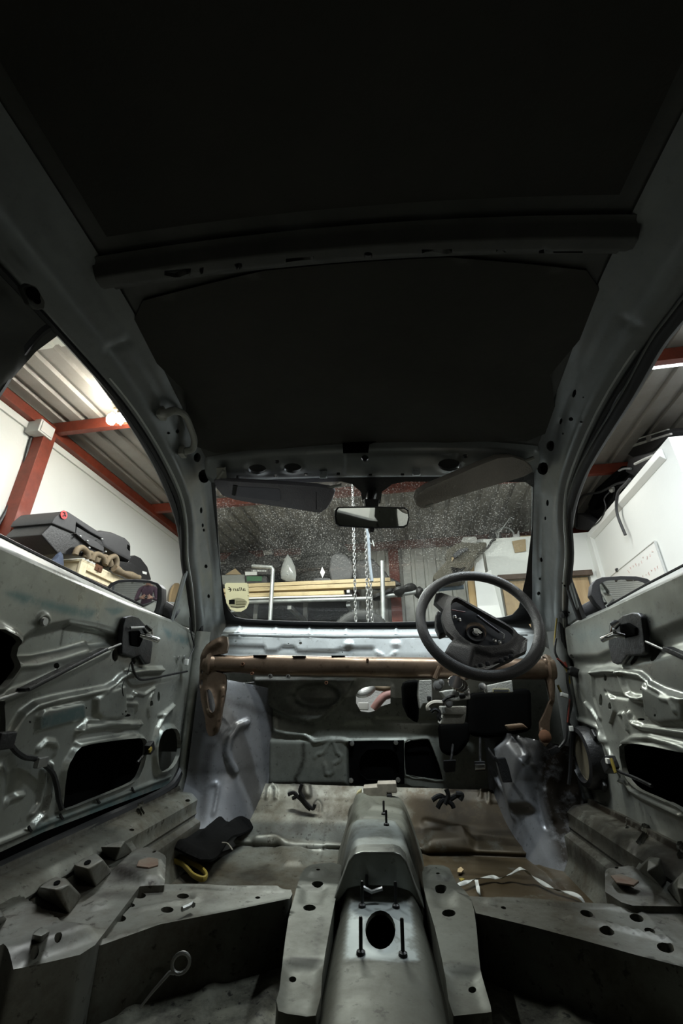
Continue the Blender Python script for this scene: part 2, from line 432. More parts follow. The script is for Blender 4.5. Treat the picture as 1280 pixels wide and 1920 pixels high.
# the white box room in the right corner, with its notch, door and batten
structure(MB().box((1.43, 5.01, 2.435), (1.16, .08, .49)).box((.9, 5.01, 1.095), (.1, .08, 2.19)).box((1.955, 5.01, 1.095), (.11, .08, 2.19)).build('wall_inner_front', M['white_wall'], smooth=False))
structure(MB().box((2.05, 4.09, 1.34), (.1, 1.92, 2.68)).build('wall_inner_side', M['white_wall'], smooth=False))
structure(MB().box((3.3, 3.17, 1.34), (2.4, .08, 2.68)).build('wall_inner_rear', M['white_wall'], smooth=False))
structure(MB().box((2.67, 5.5, 2.64), (3.66, .94, .08)).box((3.3, 4.07, 2.64), (2.4, 1.75, .08)).build('ceiling_inner', M['white_board'], smooth=False))
trim(MB().prism([(1.998, 3.24, 2.55), (1.96, 3.24, 2.585), (1.96, 3.24, 2.64), (1.998, 3.24, 2.65)], (0, 1.68, 0)), M['white_board'], bevel=.003)
trim(MB().box((2.03, 4.93, 1.3), (.14, .14, 2.6)), M['white_wall'], bevel=.006)
trim(MB().box((1.43, 4.955, 2.205), (.98, .05, .055)), M['crate_dark'], bevel=.003)
d1 = structure(MB().box((1.43, 5.01, 1.09), (.9, .045, 2.16)).build('door_1', M['doorwood'], bevel=.004))
MB().lathe([(.012, 0), (.012, .05), (.028, .055), (.03, .075), (.018, .09), (0, .092)], (1.8, 4.985, 1.05), (0, -1, 0)).build('door_knob', M['steel'], d1)
def shutter(n_, x0, x1, mat):
    d = structure(MB().box((x0 - .05, -4.46, 1.42), (.1, .1, 2.84)).box((x1 + .05, -4.46, 1.42), (.1, .1, 2.84)).box(((x0 + x1) / 2, -4.42, 2.75), (x1 - x0, .2, .24)).build('door_%d' % n_, M['shutter_grey'], bevel=.004))
    b = MB(); hw = (x1 - x0) / 2
    b.loft([[(x, 0, 0), (x, .012, .02), (x, .018, .05), (x, .012, .08), (x, 0, .096), (x, -.008, .05)] for x in (-hw, hw)])
    proto = None
    for i in range(27):
        if proto is None: proto = o = b.build('slat', mat, d)
        else: o = link_mesh('slat', proto.data, d)
        o.location = ((x0 + x1) / 2, -4.47, .02 + i * .098)
shutter(2, -2.7, -.3, M['shutter']); shutter(3, .6, 3.4, M['shutter'])
trim(MB().box((-.0, -4.47, 1.5), (.18, .12, 3.0)), M['red'], bevel=.004)

# ------------------------------------------------------------------ lamps
lp = empty('bulkhead_lamp', LAMP_POS, None, 'glaring bare bulb lamp hung under the red purlin above the left wall', 'lamp')
MB().box((0, .085, .085), (.15, .20, .03)).lathe([(.035, .015), (.035, .07), (.02, .08), (0, .08)], (0, 0, 0), (0, 0, 1)).build('lamp_base', M['rustlight'], lp, bevel=.004)
for i, dx in enumerate((-.06, 0, .06)):
    MB().lathe([(0, -.06), (.028, -.05), (.038, -.016), (.033, .014), (.016, .03), (.016, .04), (0, .04)], (dx * 1.3, 0, 0), (0, 0, 1), 14).build('bulb', M['glow'], lp)
MB().lathe([(.006, 0), (.006, -.05), (0, -.05)], (.02, 0, -.04), (0, 0, 1), 8).build('switch_toggle', M['steel'], lp)
for i, (p, l, e, c, tt) in enumerate(TUBES):
    lab = ['fluorescent batten lamp under the red purlin at the right window', 'added fluorescent fill lamp, out of view, lengthwise right of the car windscreen', 'added fluorescent fill lamp, out of view, lengthwise left of the car roof', 'added fluorescent fill lamp, unseen, before the white box room doorway', 'added fluorescent fill lamp, unseen, left of the chain hoist', 'added fluorescent fill lamp, unseen, behind the car before the roller shutters', 'fluorescent batten lamp across the car roof, nearest its middle', 'fluorescent batten lamp across the car roof above the windscreen'][i]
    t_ = empty('fluorescent_lamp', p, None, lab, 'lamp')
    t_.rotation_euler = (0, 0, tt * PI / 2)
    MB().box((0, 0, .018), (l + .06, .06, .03)).box((0, 0, .06), (.05, .03, .06)).build('batten', M['white_plastic'], t_, bevel=.004)
    MB().tube([(-l / 2, 0, -.018), (l / 2, 0, -.018)], .013, 10).build('tube', M['tube_glow'], t_)

# ------------------------------------------------------------------ left wall: junction box, cables, loaded shelf
jb = MB().box((0, 0, 0), (.13, .15, .12)).build('junction_box', M['white_plastic'], bevel=.008); jb.location = (-2.93, 2.525, 2.945)
tag(jb, 'small grey white junction box at the top of the red wall column', 'junction box')
MB().box((.068, 0, 0), (.008, .12, .09)).build('lid', M['white_plastic'], jb, bevel=.003)
def wall_cable(pts, r, mat, lab, x=-2.985, name='cable'):
    P = smooth_path([gx(u, v, 0, x) for u, v in pts], 5)
    return tag(MB().tube(P, r, 7).build(name, mat), lab, 'cable')
wall_cable([(61, 813), (58, 822), (50, 850), (38, 895), (18, 945), (-6, 990), (-40, 1060)], .012, M['black'], 'thick black cable running down the white wall from the junction box')
wall_cable([(70, 823), (55, 865), (36, 920), (14, 975), (-8, 1030)], .006, M['black'], 'thin black cable beside the red wall column')
sh = empty('storage_shelf', (-2.7, 3.18, 0), None, 'timber shelf along the white left wall under the cream crate', 'shelf')
MB().box((0, 0, 1.40), (.58, 2.7, .04)).build('board', M['pine'], sh, bevel=.003)
for sx in (-.26, .26):
    for sy in (-1.3, 1.3): MB().box((sx, sy, .69), (.06, .06, 1.38)).build('leg', M['pine'], sh, bevel=.003)
cr = empty('wooden_crate', (-2.7, 3.22, 1.42), None, 'cream painted wooden crate with a brown panel, on the shelf by the left wall', 'crate')
cb = MB(); W, D, H = .50, .86, .46
cb.box((0, 0, .01), (W - .04, D - .04, .02))
for sx in (-1, 1): cb.box((sx * (W / 2 - .03), 0, H / 2), (.018, D - .05, H - .02))
for sy in (-1, 1): cb.box((0, sy * (D / 2 - .03), H / 2), (W - .05, .018, H - .02))
cb.build('body', M['crate'], cr, bevel=.002)
for sx in (-1, 1):
    for sy in (-1, 1): MB().box((sx * (W / 2 - .012), sy * (D / 2 - .035), H / 2), (.02, .07, H)).build('batten', M['crate'], cr, bevel=.002)
    MB().box((sx * (W / 2 - .012), 0, H - .03), (.02, D - .14, .06)).build('batten', M['crate'], cr, bevel=.002)
MB().box((0, 0, H), (W, D, .018)).build('lid', M['crate'], cr, bevel=.003)
MB().box((W / 2 - .018, .02, H / 2 - .04), (.008, D - .16, H - .12)).build('panel', M['crate_dark'], cr, bevel=.002)
MB().box((W / 2 + .0, -.24, H - .005), (.012, .08, .05)).box((W / 2 + .008, -.24, H - .02), (.012, .02, .03)).build('hasp', M['rust'], cr, bevel=.002)
Z7 = (0, 930); K7 = 3.556
def gpoly(pts, x, off=Z7, k=K7): return [gx(u, v, 0, x) for u, v in sc(pts, off, k)]
# two dark grey moulded trim panels leaning on the crate
ta = empty('console_trim', (-2.62, 2.9, 1.89), None, 'dark grey moulded car console with a round red badge, tilted on the crate', 'car part')
def gpart(name, mat, parent, pts, x, dep, bevel=.01, off=Z7, k=K7):
    o = parent.location if parent else Vector((0, 0, 0)); P = [Vector([float(c) for c in q]) - o for q in gpoly(pts, x, off, k)]
    return MB().prism(P, (-dep, 0, 0)).build(name, mat, parent, bevel=bevel)
gpart('housing', M['grey_plastic'], ta, [(345, 182), (365, 145), (408, 107), (450, 100), (485, 122), (690, 256), (696, 292), (600, 240), (510, 178), (505, 250)], -2.46, .34)
gpart('underside', M['black'], ta, [(275, 258), (345, 185), (505, 252), (512, 200), (690, 300), (700, 388), (620, 408), (390, 388)], -2.48, .30)
gpart('ledge', M['grey_plastic'], ta, [(505, 250), (520, 243), (640, 300), (695, 345), (690, 372), (600, 330)], -2.455, .05, .004)
for c in ((578, 300), (590, 345), (676, 288), (700, 372), (530, 268)):
    p = gx(*sc([c], Z7, K7)[0], 0, -2.45); MB().lathe([(.008, 0), (.008, .010), (.004, .014), (0, .014)], Vector(p) - ta.location, (1, 0, 0), 10).build('clip', M['zinc'], ta)
p = Vector(gx(*sc([(424, 126)], Z7, K7)[0], 0, -2.455)) - ta.location
bd = MB().lathe([(.032, 0), (.032, .004), (0, .005)], p, (1, 0, 0), 20).build('badge', M['redmark'], ta)
q = p + Vector((.006, 0, 0))
MB().tube([q + Vector((0, -.016, .012)), q + Vector((0, -.002, .018)), q + Vector((0, .004, .004)), q + Vector((0, .016, -.004))], .004, 6).tube([q + Vector((0, -.008, -.014)), q + Vector((0, .004, .004))], .004, 6).build('emblem', M['blackmark'], bd)
tb = empty('console_trim', (-2.6, 3.3, 1.89), None, 'dark grey rounded plastic box trim standing right of the badged console', 'car part')
gpart('housing', M['grey_plastic'], tb, [(650, 232), (690, 228), (760, 240), (840, 275), (878, 312), (878, 440), (840, 420), (760, 380), (695, 340)], -2.47, .3, .03)
gpart('opening', M['black_matt'], tb, [(852, 322), (868, 335), (866, 368), (850, 350)], -2.466, .02, .002)
gpart('foot', M['black'], tb, [(780, 430), (880, 445), (940, 490), (930, 530), (850, 500), (790, 470)], -2.48, .2, .01)
# rusty tubular exhaust manifold
ex = empty('exhaust_manifold', (-2.5, 3.1, 1.89), None, 'rusty exhaust manifold with looped brown pipes lying on the crate', 'exhaust')
for i, (a, b, c) in enumerate((((500, 392), (548, 345), (590, 420)), ((570, 410), (603, 382), (640, 440)), ((612, 430), (652, 388), (700, 445)), ((640, 440), (700, 405), (740, 470)), ((700, 460), (765, 402), (770, 490)))):
    pts = [gx(*sc([q], Z7, K7)[0], 0, -2.44 - .015 * (i % 2)) for q in (a, ((a[0] + b[0]) / 2 - 8, (a[1] + b[1]) / 2 - 12), b, ((b[0] + c[0]) / 2 + 12, (b[1] + c[1]) / 2 - 6), c)]
    P = smooth_path([Vector([float(t) for t in q]) - ex.location for q in pts], 5)
    MB().tube(P, .022, 10).build('pipe', M['rustlight'], ex)
P = [Vector([float(t) for t in gx(*sc([q], Z7, K7)[0], 0, -2.42)]) - ex.location for q in ((760, 480), (810, 510), (870, 530), (925, 545))]
MB().tube(smooth_path(P, 4), [.03 + .006 * math.sin(i) for i in range(13)], 12).build('collector', M['rustlight'], ex)
# black plastic engine cover at the end of the crate
cv_ = empty('engine_cover', (-2.55, 3.6, 1.89), None, 'black lumpy plastic engine part at the far end of the crate', 'car part')
gpart('cover', M['black'], cv_, [(870, 400), (905, 395), (940, 412), (985, 470), (1012, 560), (960, 560), (900, 520), (850, 450)], -2.5, .22, .012)
gpart('bracket', M['steel'], cv_, [(850, 440), (890, 462), (885, 470), (845, 448)], -2.49, .02, .002)
gpart('tab', M['white_plastic'], cv_, [(950, 500), (980, 508), (978, 524), (952, 518)], -2.495, .02, .002)
gpart('base_rail', M['black'], cv_, [(800, 440), (860, 470), (990, 560), (900, 548), (780, 490)], -2.47, .08, .004)
def cloth(name, cpt, sx, sy, h, mat, lab, cat, seed, res=26):
    rnd = random.Random(seed); ph = [(rnd.uniform(3, 11) / sx, rnd.uniform(3, 11) / sy, rnd.uniform(0, 6), rnd.uniform(.3, 1)) for _ in range(7)]
    b = MB(); vs = []
    for s_ in (1, 0):
        for i in range(res):
            for j in range(res):
                a, c = i / (res - 1) - .5, j / (res - 1) - .5; rr = 1 + .18 * math.sin(3 * math.atan2(c, a) + ph[0][2])
                z = sum(q[3] * math.sin(q[0] * a * sx + q[1] * c * sy + q[2]) for q in ph) / 4
                z = h * max(0, (1 - (2 * max(abs(a), abs(c))) ** 3)) * (.6 + .4 * z) + .004 * s_
                vs.append((a * sx * rr, c * sy * rr, max(.002 + .003 * s_, z)))
    fs = []; N = res * res
    for i in range(res - 1):
        for j in range(res - 1):
            q = (i * res + j, (i + 1) * res + j, (i + 1) * res + j + 1, i * res + j + 1); fs.append(q); fs.append(tuple(N + k for k in q[::-1]))
    b._add(vs, fs); o = b.build(name, mat); o.location = cpt
    return tag(o, lab, cat)
cloth('cloth', (-2.5, 2.46, 1.42), .42, .46, .56, M['bluecloth'], 'crumpled navy blue cloth heaped left of the cream crate', 'cloth', 3)
# tube stand and rounded board beyond the crate, near the front left corner
ts = empty('tube_stand', (-2.6, 4.75, 0), None, 'grey tubular steel stand at the far end of the left wall', 'stand')
for x_, y_ in ((-.1, -.1), (.12, .12), (.02, .2)): MB().tube([(x_, y_, 0), (x_, y_, 2.05 + x_)], .022, 8).build('post', M['zinc'], ts)
for z_ in (1.4, 1.75, 1.95, 2.03): MB().tube([(-.2, -.1, z_), (.25, .15, z_)], .02, 8).build('rail', M['zinc'], ts)
for z_ in (1.4, 1.75, 1.95): MB().lathe([(.036, -.03), (.036, .03)], (.12, .12, z_), (0, 0, 1), 10).build('clamp', M['steel'], ts)
rb = MB().prism([(0, .16 * math.cos(a) * .8, .19 * math.sin(a)) for a in [2 * PI * k / 16 for k in range(16)]], (.03, 0, 0)).build('rounded_board', M['card'], bevel=.004)
rb.location = (-2.96, 5.02, 2.2); tag(rb, 'rounded brown board hung on the white wall behind the tube stand', 'board')

# ------------------------------------------------------------------ front: rack with timber, tyres, boxes, pipes, chain hoist
rk = empty('storage_rack', (-1.6, 5.35, 0), None, 'steel rack against the front wall carrying tyres and timber', 'rack')
for x_ in (-1.25, -.55, .15, .85):
    MB().box((x_, .42, 1.35), (.06, .05, 2.7)).build('post', M['zinc'], rk, bevel=.003)
    MB().box((x_, .02, 2.0), (.05, .78, .05)).build('arm', M['zinc'], rk, bevel=.003)
MB().box((-.2, .1, 2.285), (2.2, .55, .03)).build('deck', M['crate_dark'], rk, bevel=.003)
for x_ in (-1.2, .82): MB().box((x_, .1, 2.16), (.04, .5, .24)).build('riser', M['zinc'], rk, bevel=.003)
MB().box((-.25, .60, 1.5), (2.2, .02, 2.9)).build('back_sheet', M['tarp'], rk)
Z8 = (400, 960); K8 = 3.2
def fpt(c, y, off=Z8, k=K8): return Vector([float(t) for t in gx(*sc([c], off, k)[0], 1, y)])
def plank(a, b, th, y, lab, mat=None):
    p, q = fpt(a, y), fpt(b, y); q = Vector((q.x, q.y, q.z)); L = (q - p).length; c = (p + q) / 2
    ang = math.atan2(q.z - p.z, q.x - p.x)
    o = MB().box((0, 0, 0), (L, .10, th)).build('timber_plank', mat or M['pine'], bevel=.002)
    o.location = c; o.rotation_euler = (0, -ang, 0)
    return tag(o, lab, 'plank', 'timber planks on the rack')
plank((140, 450), (1062, 411), .044, 4.99, 'topmost long pine plank on the rack in front of the tyres')
plank((60, 478), (1092, 436),   .050, 5.0, 'thick pine plank second from the top on the rack, sticking out furthest right')
plank((56, 510), (785, 488), .045, 4.97, 'shorter pine plank lowest of the yellow timber stack')
plank((60, 527), (835, 507), .018, 4.95, 'thin white batten lying under the yellow timber stack', M['white_board'])
pp = empty('scaffold_pipe', fpt((60, 543), 4.93), None, 'long grey steel pipe across the rack with a black plastic wrapped end', 'pipe')
o_ = pp.location
MB().tube([fpt((56, 545), 4.92) - o_, fpt((940, 519), 4.92) - o_], .025, 12).build('pipe', M['zinc'], pp)
MB().tube([fpt((940, 519), 4.92) - o_, fpt((1290, 468), 4.92) - o_], .027, 12).build('pipe', M['zinc'], pp)
MB().tube([fpt((1290, 468), 4.92) - o_, fpt((1500, 449), 4.92) - o_], .027, 12).build('sleeve', plain('blue_pipe', (.18, .25, .33), .5), pp)
wp = [fpt(c, 4.92 - .03 * math.sin(i * 1.9)) - o_ for i, c in enumerate(((960, 518), (1000, 500), (1050, 480), (1090, 490), (1130, 470), (1180, 460), (1220, 478), (1250, 490)))]
MB().tube(smooth_path(wp, 4), [.03 + .022 * abs(math.sin(i * .55)) for i in range(29)], 9, flat=1.4).build('plastic_wrap', M['tarp'], pp)
def upright(pts, r, lab):
    P = [fpt(c, y) for c, y in pts]; P[0].x = P[1].x; P[0].z = 0; o = Vector(P[0])
    e = MB().tube([p - o for p in P], r, 12).build('steel_post', M['zinc']); e.location = o
    return tag(e, lab, 'post')
upright([((300, 1250), 4.8), ((318, 950), 4.8), ((340, 640), 4.8), ((357, 345), 4.8), ((350, 332), 4.8), ((232, 325), 4.8)], .024, 'grey steel post bent over at the top, before the left of the timber')
upright([((1040, 1250), 4.8), ((1030, 950), 4.8), ((1019, 640), 4.8), ((1012, 295), 4.8)], .026, 'straight grey steel post standing before the right end of the timber')
def tyre(loc, R, wd, rot, lab, blocks=40):
    e = empty('tyre', loc, None, lab, 'tyre', 'tyres on the rack'); e.rotation_euler = rot
    pr = [(R * .62, -wd * .38), (R * .70, -wd * .47), (R * .86, -wd * .5), (R * .95, -wd * .43), (R * .985, -wd * .36)]
    prof = pr + [(R * .985, wd * .36)] + [(a, -b) for a, b in pr[::-1][1:]] + [(R * .60, wd * .3), (R * .60, -wd * .3), pr[0]]
    MB().lathe(prof, n=44).build('carcass', M['tyre'], e)
    b = MB()
    for k in range(blocks):
        a = 2 * PI * k / blocks
        for j in range(4):
            z = wd * (-.29 + .19 * j); aa = a + (j % 2) * PI / blocks
            b.box((R * 1.0 * math.cos(aa), R * 1.0 * math.sin(aa), z), (R * .04, 2 * PI * R / blocks * .7, wd * .15), Matrix.Rotation(aa, 3, 'Z'))
    b.build('tread', M['tyre'], e)['kind'] = 'stuff'
    return e
tyre((-1.17, 5.46, 2.405), .31, .2, (0, 0, 0), 'black tyre lying flat on the rack behind the headlight, bottom of the stack')
tyre((-1.16, 5.47, 2.607), .31, .2, (0, 0, .3), 'black tyre in the middle of the stack on the rack')
tyre((-1.14, 5.48, 2.822), .31, .2, (0, .0, .6), 'black tyre on top of the stack on the rack')
lt = tyre((-.54, 4.42, 1.475), .30, .2, (PI / 2, 0, .1), 'worn tyre standing upright low behind the hanging chains')
dm = MB().lathe([(.26, 0), (.27, .01), (.27, .43), (.28, .44), (.27, .45), (.27, .86), (.28, .87), (.27, .88), (.27, 1.29), (.26, 1.30), (0, 1.30)], n=28).build('oil_drum', M['black'])
dm.location = (-.54, 4.42, 0); dm.scale = (1, 1, .89); tag(dm, 'dark steel drum under the upright tyre behind the chains', 'drum')
# headlight on the rack
hl = empty('headlight', fpt((450, 412), 5.02), None, 'clear teardrop shaped car headlight standing on the rack before the tyres', 'headlight')
op = sc([(445, 252), (470, 285), (490, 330), (497, 380), (492, 414), (440, 416), (405, 400), (402, 360), (412, 320), (428, 280)], Z8, K8)
P = [Vector([float(t) for t in gx(u, v, 1, 5.02)]) - hl.location for u, v in op]; c = sum(P, Vector()) / len(P)
rows = [[p + Vector((0, .12, 0)) for p in P], list(P), [c + (p - c) * .8 + Vector((0, -.03, 0)) for p in P], [c + (p - c) * .35 + Vector((0, -.045, 0)) for p in P]]
MB().loft(rows[:2]).build('housing', M['black'], hl, bevel=.004)
MB().loft([[p + Vector((0, -.002, 0)) for p in P]] + rows[2:]).build('lens', M['lens'], hl)
for dz, r in ((-.07, .045), (.03, .035)): MB().lathe([(r, 0), (r * .75, .02), (r * .3, .03), (0, .03)], c + Vector((0, -.01, dz)), (0, -1, 0), 16).build('reflector', M['chrome'], hl)
def fbox(name, pts, y, dep, mat, lab, cat, bevel=.005, off=Z8, k=K8, group=None):
    P = [Vector([float(t) for t in gx(u, v, 1, y)]) for u, v in sc(pts, off, k)]; o = sum(P, Vector()) / len(P); o.z = min(p.z for p in P)
    e = MB().prism([p - o for p in P], (0, dep, 0)).build(name, mat, bevel=bevel); e.location = o
    return tag(e, lab, cat, group)
b1 = fbox('parts_box', [(193, 336), (345, 340), (345, 376), (193, 376)], 5.05, .2, M['black'], 'flat black parts box with white lettering, left on the rack', 'box')
b2 = fbox('parts_box', [(195, 384), (318, 386), (320, 434), (196, 436)], 5.06, .22, M['grey_plastic'], 'dark box with a green and white label under the flat black box', 'box')
def marks(parent, name, mat, pts, w_, h_, y, n, off=Z8, k=K8, seed=1):
    rnd = random.Random(seed); b = MB(); p0, p1 = fpt(pts[0], y, off, k), fpt(pts[1], y, off, k)
    for i in range(n):
        c = p0 + (p1 - p0) * (i + .5) / n - Vector(parent.location)
        b.box(c, (w_ * rnd.uniform(.4, 1), .002, h_)); 
        if rnd.random() < .6: b.box(c + Vector((w_ * .3, 0, h_ * .4)), (w_ * .5, .002, h_ * .25))
    return b.build(name, mat, parent, smooth=False)
marks(b1, 'lettering', M['white_plastic'], ((228, 352), (318, 354)), .012, .022, 5.047, 12)
fx = [Vector([float(t) for t in gx(u, v, 1, 5.055)]) - b2.location for u, v in sc([(200, 385), (292, 386), (290, 415), (200, 416)], Z8, K8)]
MB().prism(fx, (0, -.002, 0)).build('label', M['green'], b2, smooth=False)
fx = [Vector([float(t) for t in gx(u, v, 1, 5.048)]) - b1.location for u, v in sc([(192, 360), (262, 360), (262, 380), (192, 382)], Z8, K8)]
MB().prism(fx, (0, -.012, 0)).build('note', M['white_plastic'], b1, smooth=False)
fbox('plastic_tub', [(34, 378), (188, 374), (190, 430), (60, 436), (38, 430)], 5.1, .25, plain('grey_tub', (.22, .23, .21), .5), 'grey plastic tub at the left end of the rack', 'tub', .012)
fbox('card_sheet', [(70, 375), (130, 338), (168, 375)], 5.2, .01, M['card'], 'torn brown cardboard sticking up behind the grey tub', 'cardboard', .001)
fbox('gearbox', [(700, 262), (735, 238), (790, 250), (830, 290), (842, 350), (830, 405), (705, 420), (690, 350)], 5.05, .09, M['grey_plastic'], 'dark grease covered gearbox right of the tyre stack', 'car part', .03)
g2 = fbox('air_filter_box', [(598, 398), (640, 392), (700, 396), (712, 420), (598, 424)], 5.06, .03, M['black'], 'low black filter box before the tyre stack', 'car part', .01)
fbox('paper_tag', [(652, 328), (669, 362), (654, 396), (640, 362)], 5.045, .003, M['white_board'], 'white diamond shaped tag before the tyre stack', 'tag', 0)
fbox('plastic_bin', [(840, 350), (860, 290), (940, 272), (968, 290), (1035, 360), (1050, 385), (1120, 420), (1128, 440), (1060, 440), (860, 420)], 5.25, .3, M['tarp'], 'crumpled black plastic sheeting heaped at the right end of the rack', 'sheeting', .03)
fbox('black_engine_part', [(270, 270), (320, 255), (380, 268), (410, 320), (380, 335), (260, 330)], 5.4, .25, M['black'], 'black engine part behind the flat black box', 'car part', .02)
fbox('chrome_cap', [(295, 225), (350, 222), (352, 255), (300, 258)], 5.45, .1, M['steel'], 'dull metal cylinder head on the pile left of the tyres', 'car part', .01)
fbox('bracket_pile', [(120, 225), (190, 225), (250, 260), (250, 330), (90, 335), (60, 290)], 5.5, .3, M['black'], 'black heap of brackets at the back left of the rack', 'car part', .03)
# chain hoist before the car
ho = empty('chain_hoist', (-.37, 3.2, 3.0), None, 'chain hoist whose steel chains hang before the windscreen', 'hoist')
MB().box((0, 0, -.02), (.26, .14, .18)).build('body', M['black'], ho, bevel=.02)
MB().tube(smooth_path([(0, 0, .06), (.03, 0, .09), (.02, 0, .12), (-.02, 0, .12), (-.03, 0, .09)], 4), .009, 8).build('hook', M['steel'], ho)
ring = [(.0085 * math.cos(a), 0, .0085 * math.sin(a) + (.011 if math.sin(a) > 0 else -.011)) for a in [2 * PI * (k + .5) / 10 for k in range(10)]]
lk = None
for (x0, y0, x1, y1, zt, zb) in ((-.432, 3.2, -.427, 3.2, 2.92, 1.1), (-.325, 3.2, -.343, 3.2, 2.92, 1.05), (-.318, 3.22, -.308, 3.22, 2.92, .95)):
    n = int((zt - zb) / .0275)
    for i in range(n):
        t = i / n; sg = 1.0 if x0 < -.4 or i > 0 else 1
        if lk is None: lk = o = MB().tube(ring, .0035, 6, closed=True).build('link', M['steel'], ho)
        else: o = link_mesh('link', lk.data, ho)
        o.location = (x0 + (x1 - x0) * t + .37, y0 - 3.2, zt - (zt - zb) * t - 3.0); o.rotation_euler = (0, 0, (i % 2) * PI / 2 + .5)
MB().tube(smooth_path([(.05, -.015, -.85), (.06, -.02, -1.0), (.062, -.02, -1.15), (.075, -.02, -1.3)], 4), .011, 8).build('rope', plain('blue_white_rope', (.4, .46, .52), .7), ho)
MB().tube([(.05, -.02, -.98), (.085, -.02, -1.0), (.09, -.02, -.97), (.10, -.02, -1.02)], .005, 6).build('rope_end', M['white_plastic'], ho)

# ------------------------------------------------------------------ the box room front: board, post, canvas, tub, card, tools
Z3 = (780, 930); K3 = 5.565
def bbox_(name, pts, y, dep, mat, lab, cat, bevel=.004): return fbox(name, pts, y, dep, mat, lab, cat, bevel, Z3, K3)
bbox_('white_board', [(645, 610), (690, 600), (722, 800), (780, 770), (800, 870), (905, 1280), (930, 1900), (700, 1900), (640, 1160), (600, 800)], 4.88, .03, M['white_board'], 'tall white board leaning before the box room, left of the brown door', 'board')
bbox_('timber_post', [(570, 705), (604, 700), (604, 800), (615, 900), (640, 1170), (660, 1900), (585, 1900), (560, 1130), (535, 900)], 4.915, .04, M['ochre'], 'ochre timber post standing left of the white leaning board', 'post')
cvp = [(165, 840), (250, 745), (330, 650), (300, 600), (330, 545), (420, 490), (470, 470), (600, 480), (740, 470), (742, 520), (690, 560), (640, 600), (610, 690), (540, 780), (510, 880), (300, 900), (200, 885)]
e = bbox_('canvas_cover', cvp, 4.64, .21, M['canvas'], 'olive canvas cover slumped off the corner of the box room roof', 'cover', .04)
for lst, nm, mt, th in (([(380, 620), (440, 570), (520, 545), (545, 560), (480, 600), (400, 660)], 'strap', M['black'], .03), ([(360, 740), (460, 760), (520, 740), (430, 830), (385, 810)], 'flap', M['black_matt'], .012), ([(370, 640), (400, 640), (370, 690)], 'patch', M['card'], .006)):
    P = [Vector([float(t) for t in gx(u, v, 1, 4.635)]) - e.location for u, v in sc(lst, Z3, K3)]
    MB().prism(P, (0, -th, 0)).build(nm, mt, e, bevel=.003)
bbox_('storage_box', [(490, 425), (625, 422), (640, 470), (610, 530), (465, 530), (470, 470)], 4.99, .09, M['alu'], 'grey dented box on the corner of the box room roof', 'box')
P = gx(*sc([(702, 460)], Z3, K3)[0], 1, 5.1)
o = MB().lathe([(.10, 0), (.125, .02), (.13, .05), (.115, .075), (.11, .08), (.09, .09), (0, .095)], n=24).build('white_tub', M['white_plastic']); o.location = (float(P[0]), 5.26, 2.68); tag(o, 'round white plastic lid on the box room roof', 'tub')
P = [gx(*sc([c], Z3, K3)[0], 1, 5.0) for c in ((855, 440), (860, 380), (880, 360), (975, 232), (995, 226), (1020, 242))]
o = MB().tube([Vector(list(map(float, q))) for q in P], .008, 7).build('bent_rod', M['zinc']); tag(o, 'thin bent steel rod sticking up from the box room roof', 'rod')
P = Vector(list(map(float, gx(*sc([(965, 440)], Z3, K3)[0], 1, 5.02))))
o = MB().tube([(.098 * math.cos(a), 0, .098 * math.sin(a)) for a in [2 * PI * k / 24 for k in range(24)]], .013, 8, closed=True).build('steel_ring', M['zinc']); o.location = (P.x, 5.16, 2.68 + .112); tag(o, 'steel ring standing on the box room roof above the door', 'ring')
bbox_('vice', [(1010, 400), (1050, 395), (1062, 360), (1076, 360), (1078, 400), (1085, 440), (1005, 450)], 5.04, .1, M['steel'], 'small dull metal vice on the box room roof', 'vice')
bbox_('cardboard_flap', [(1000, 470), (1140, 448), (1148, 572), (1110, 580), (1030, 592)], 4.955, .008, M['card'], 'brown cardboard flap hanging over the box room edge', 'cardboard', .001)
bbox_('cardboard_box', [(1085, 415), (1290, 405), (1290, 440), (1090, 452)], 4.99, .25, M['card'], 'flat cardboard box on the box room roof beside the hanging flap', 'cardboard', .004)
bbox_('engine_block', [(770, 345), (830, 330), (880, 370), (900, 440), (800, 450), (770, 410)], 5.3, .25, M['black'], 'black engine part between the white lid and the bent rod', 'car part', .02)
P = [gx(*sc([c], Z3, K3)[0], 1, 4.93) for c in ((830, 450), (790, 470), (760, 520), (720, 560), (660, 580), (630, 600))]
o = MB().tube(smooth_path([Vector(list(map(float, q))) for q in P], 4), .014, 7).build('cable', M['black']); tag(o, 'black cable drooping over the white corner of the box room', 'cable')

# ------------------------------------------------------------------ the box room side: whiteboard, hose, black parts along the top
wb = empty('whiteboard', (1.985, 4.2, 1.7), None, 'whiteboard with faint red handwriting on the white side wall', 'whiteboard')
MB().box((.0, 0, 0), (.012, .94, .74)).build('board', M['white_board'], wb, bevel=.002)
for (c, s_) in (((-.003, 0, .372), (.018, .95, .008)), ((-.003, 0, -.372), (.018, .95, .008)), ((-.003, .472, 0), (.018, .008, .75)), ((-.003, -.472, 0), (.018, .008, .75))): MB().box(c, s_).build('frame', M['white_plastic'], wb, bevel=.002)
rnd = random.Random(5); b = MB()
for row, n in ((.30, 10), (.17, 8)):
    for i in range(n):
        y = -.4 + i * .055 + rnd.uniform(-.01, .01); z = row + rnd.uniform(-.008, .008)
        pts = [(-.0075, y + rnd.uniform(-.014, .014), z + rnd.uniform(-.018, .018)) for _ in range(4)]; b.tube(pts, .0016, 4)
b.build('handwriting', plain('red_ink', (.66, .44, .40), .6), wb)['kind'] = 'stuff'
MB().box((-.012, .3, .38), (.02, .03, .03)).build('clip', M['black'], wb, bevel=.003)
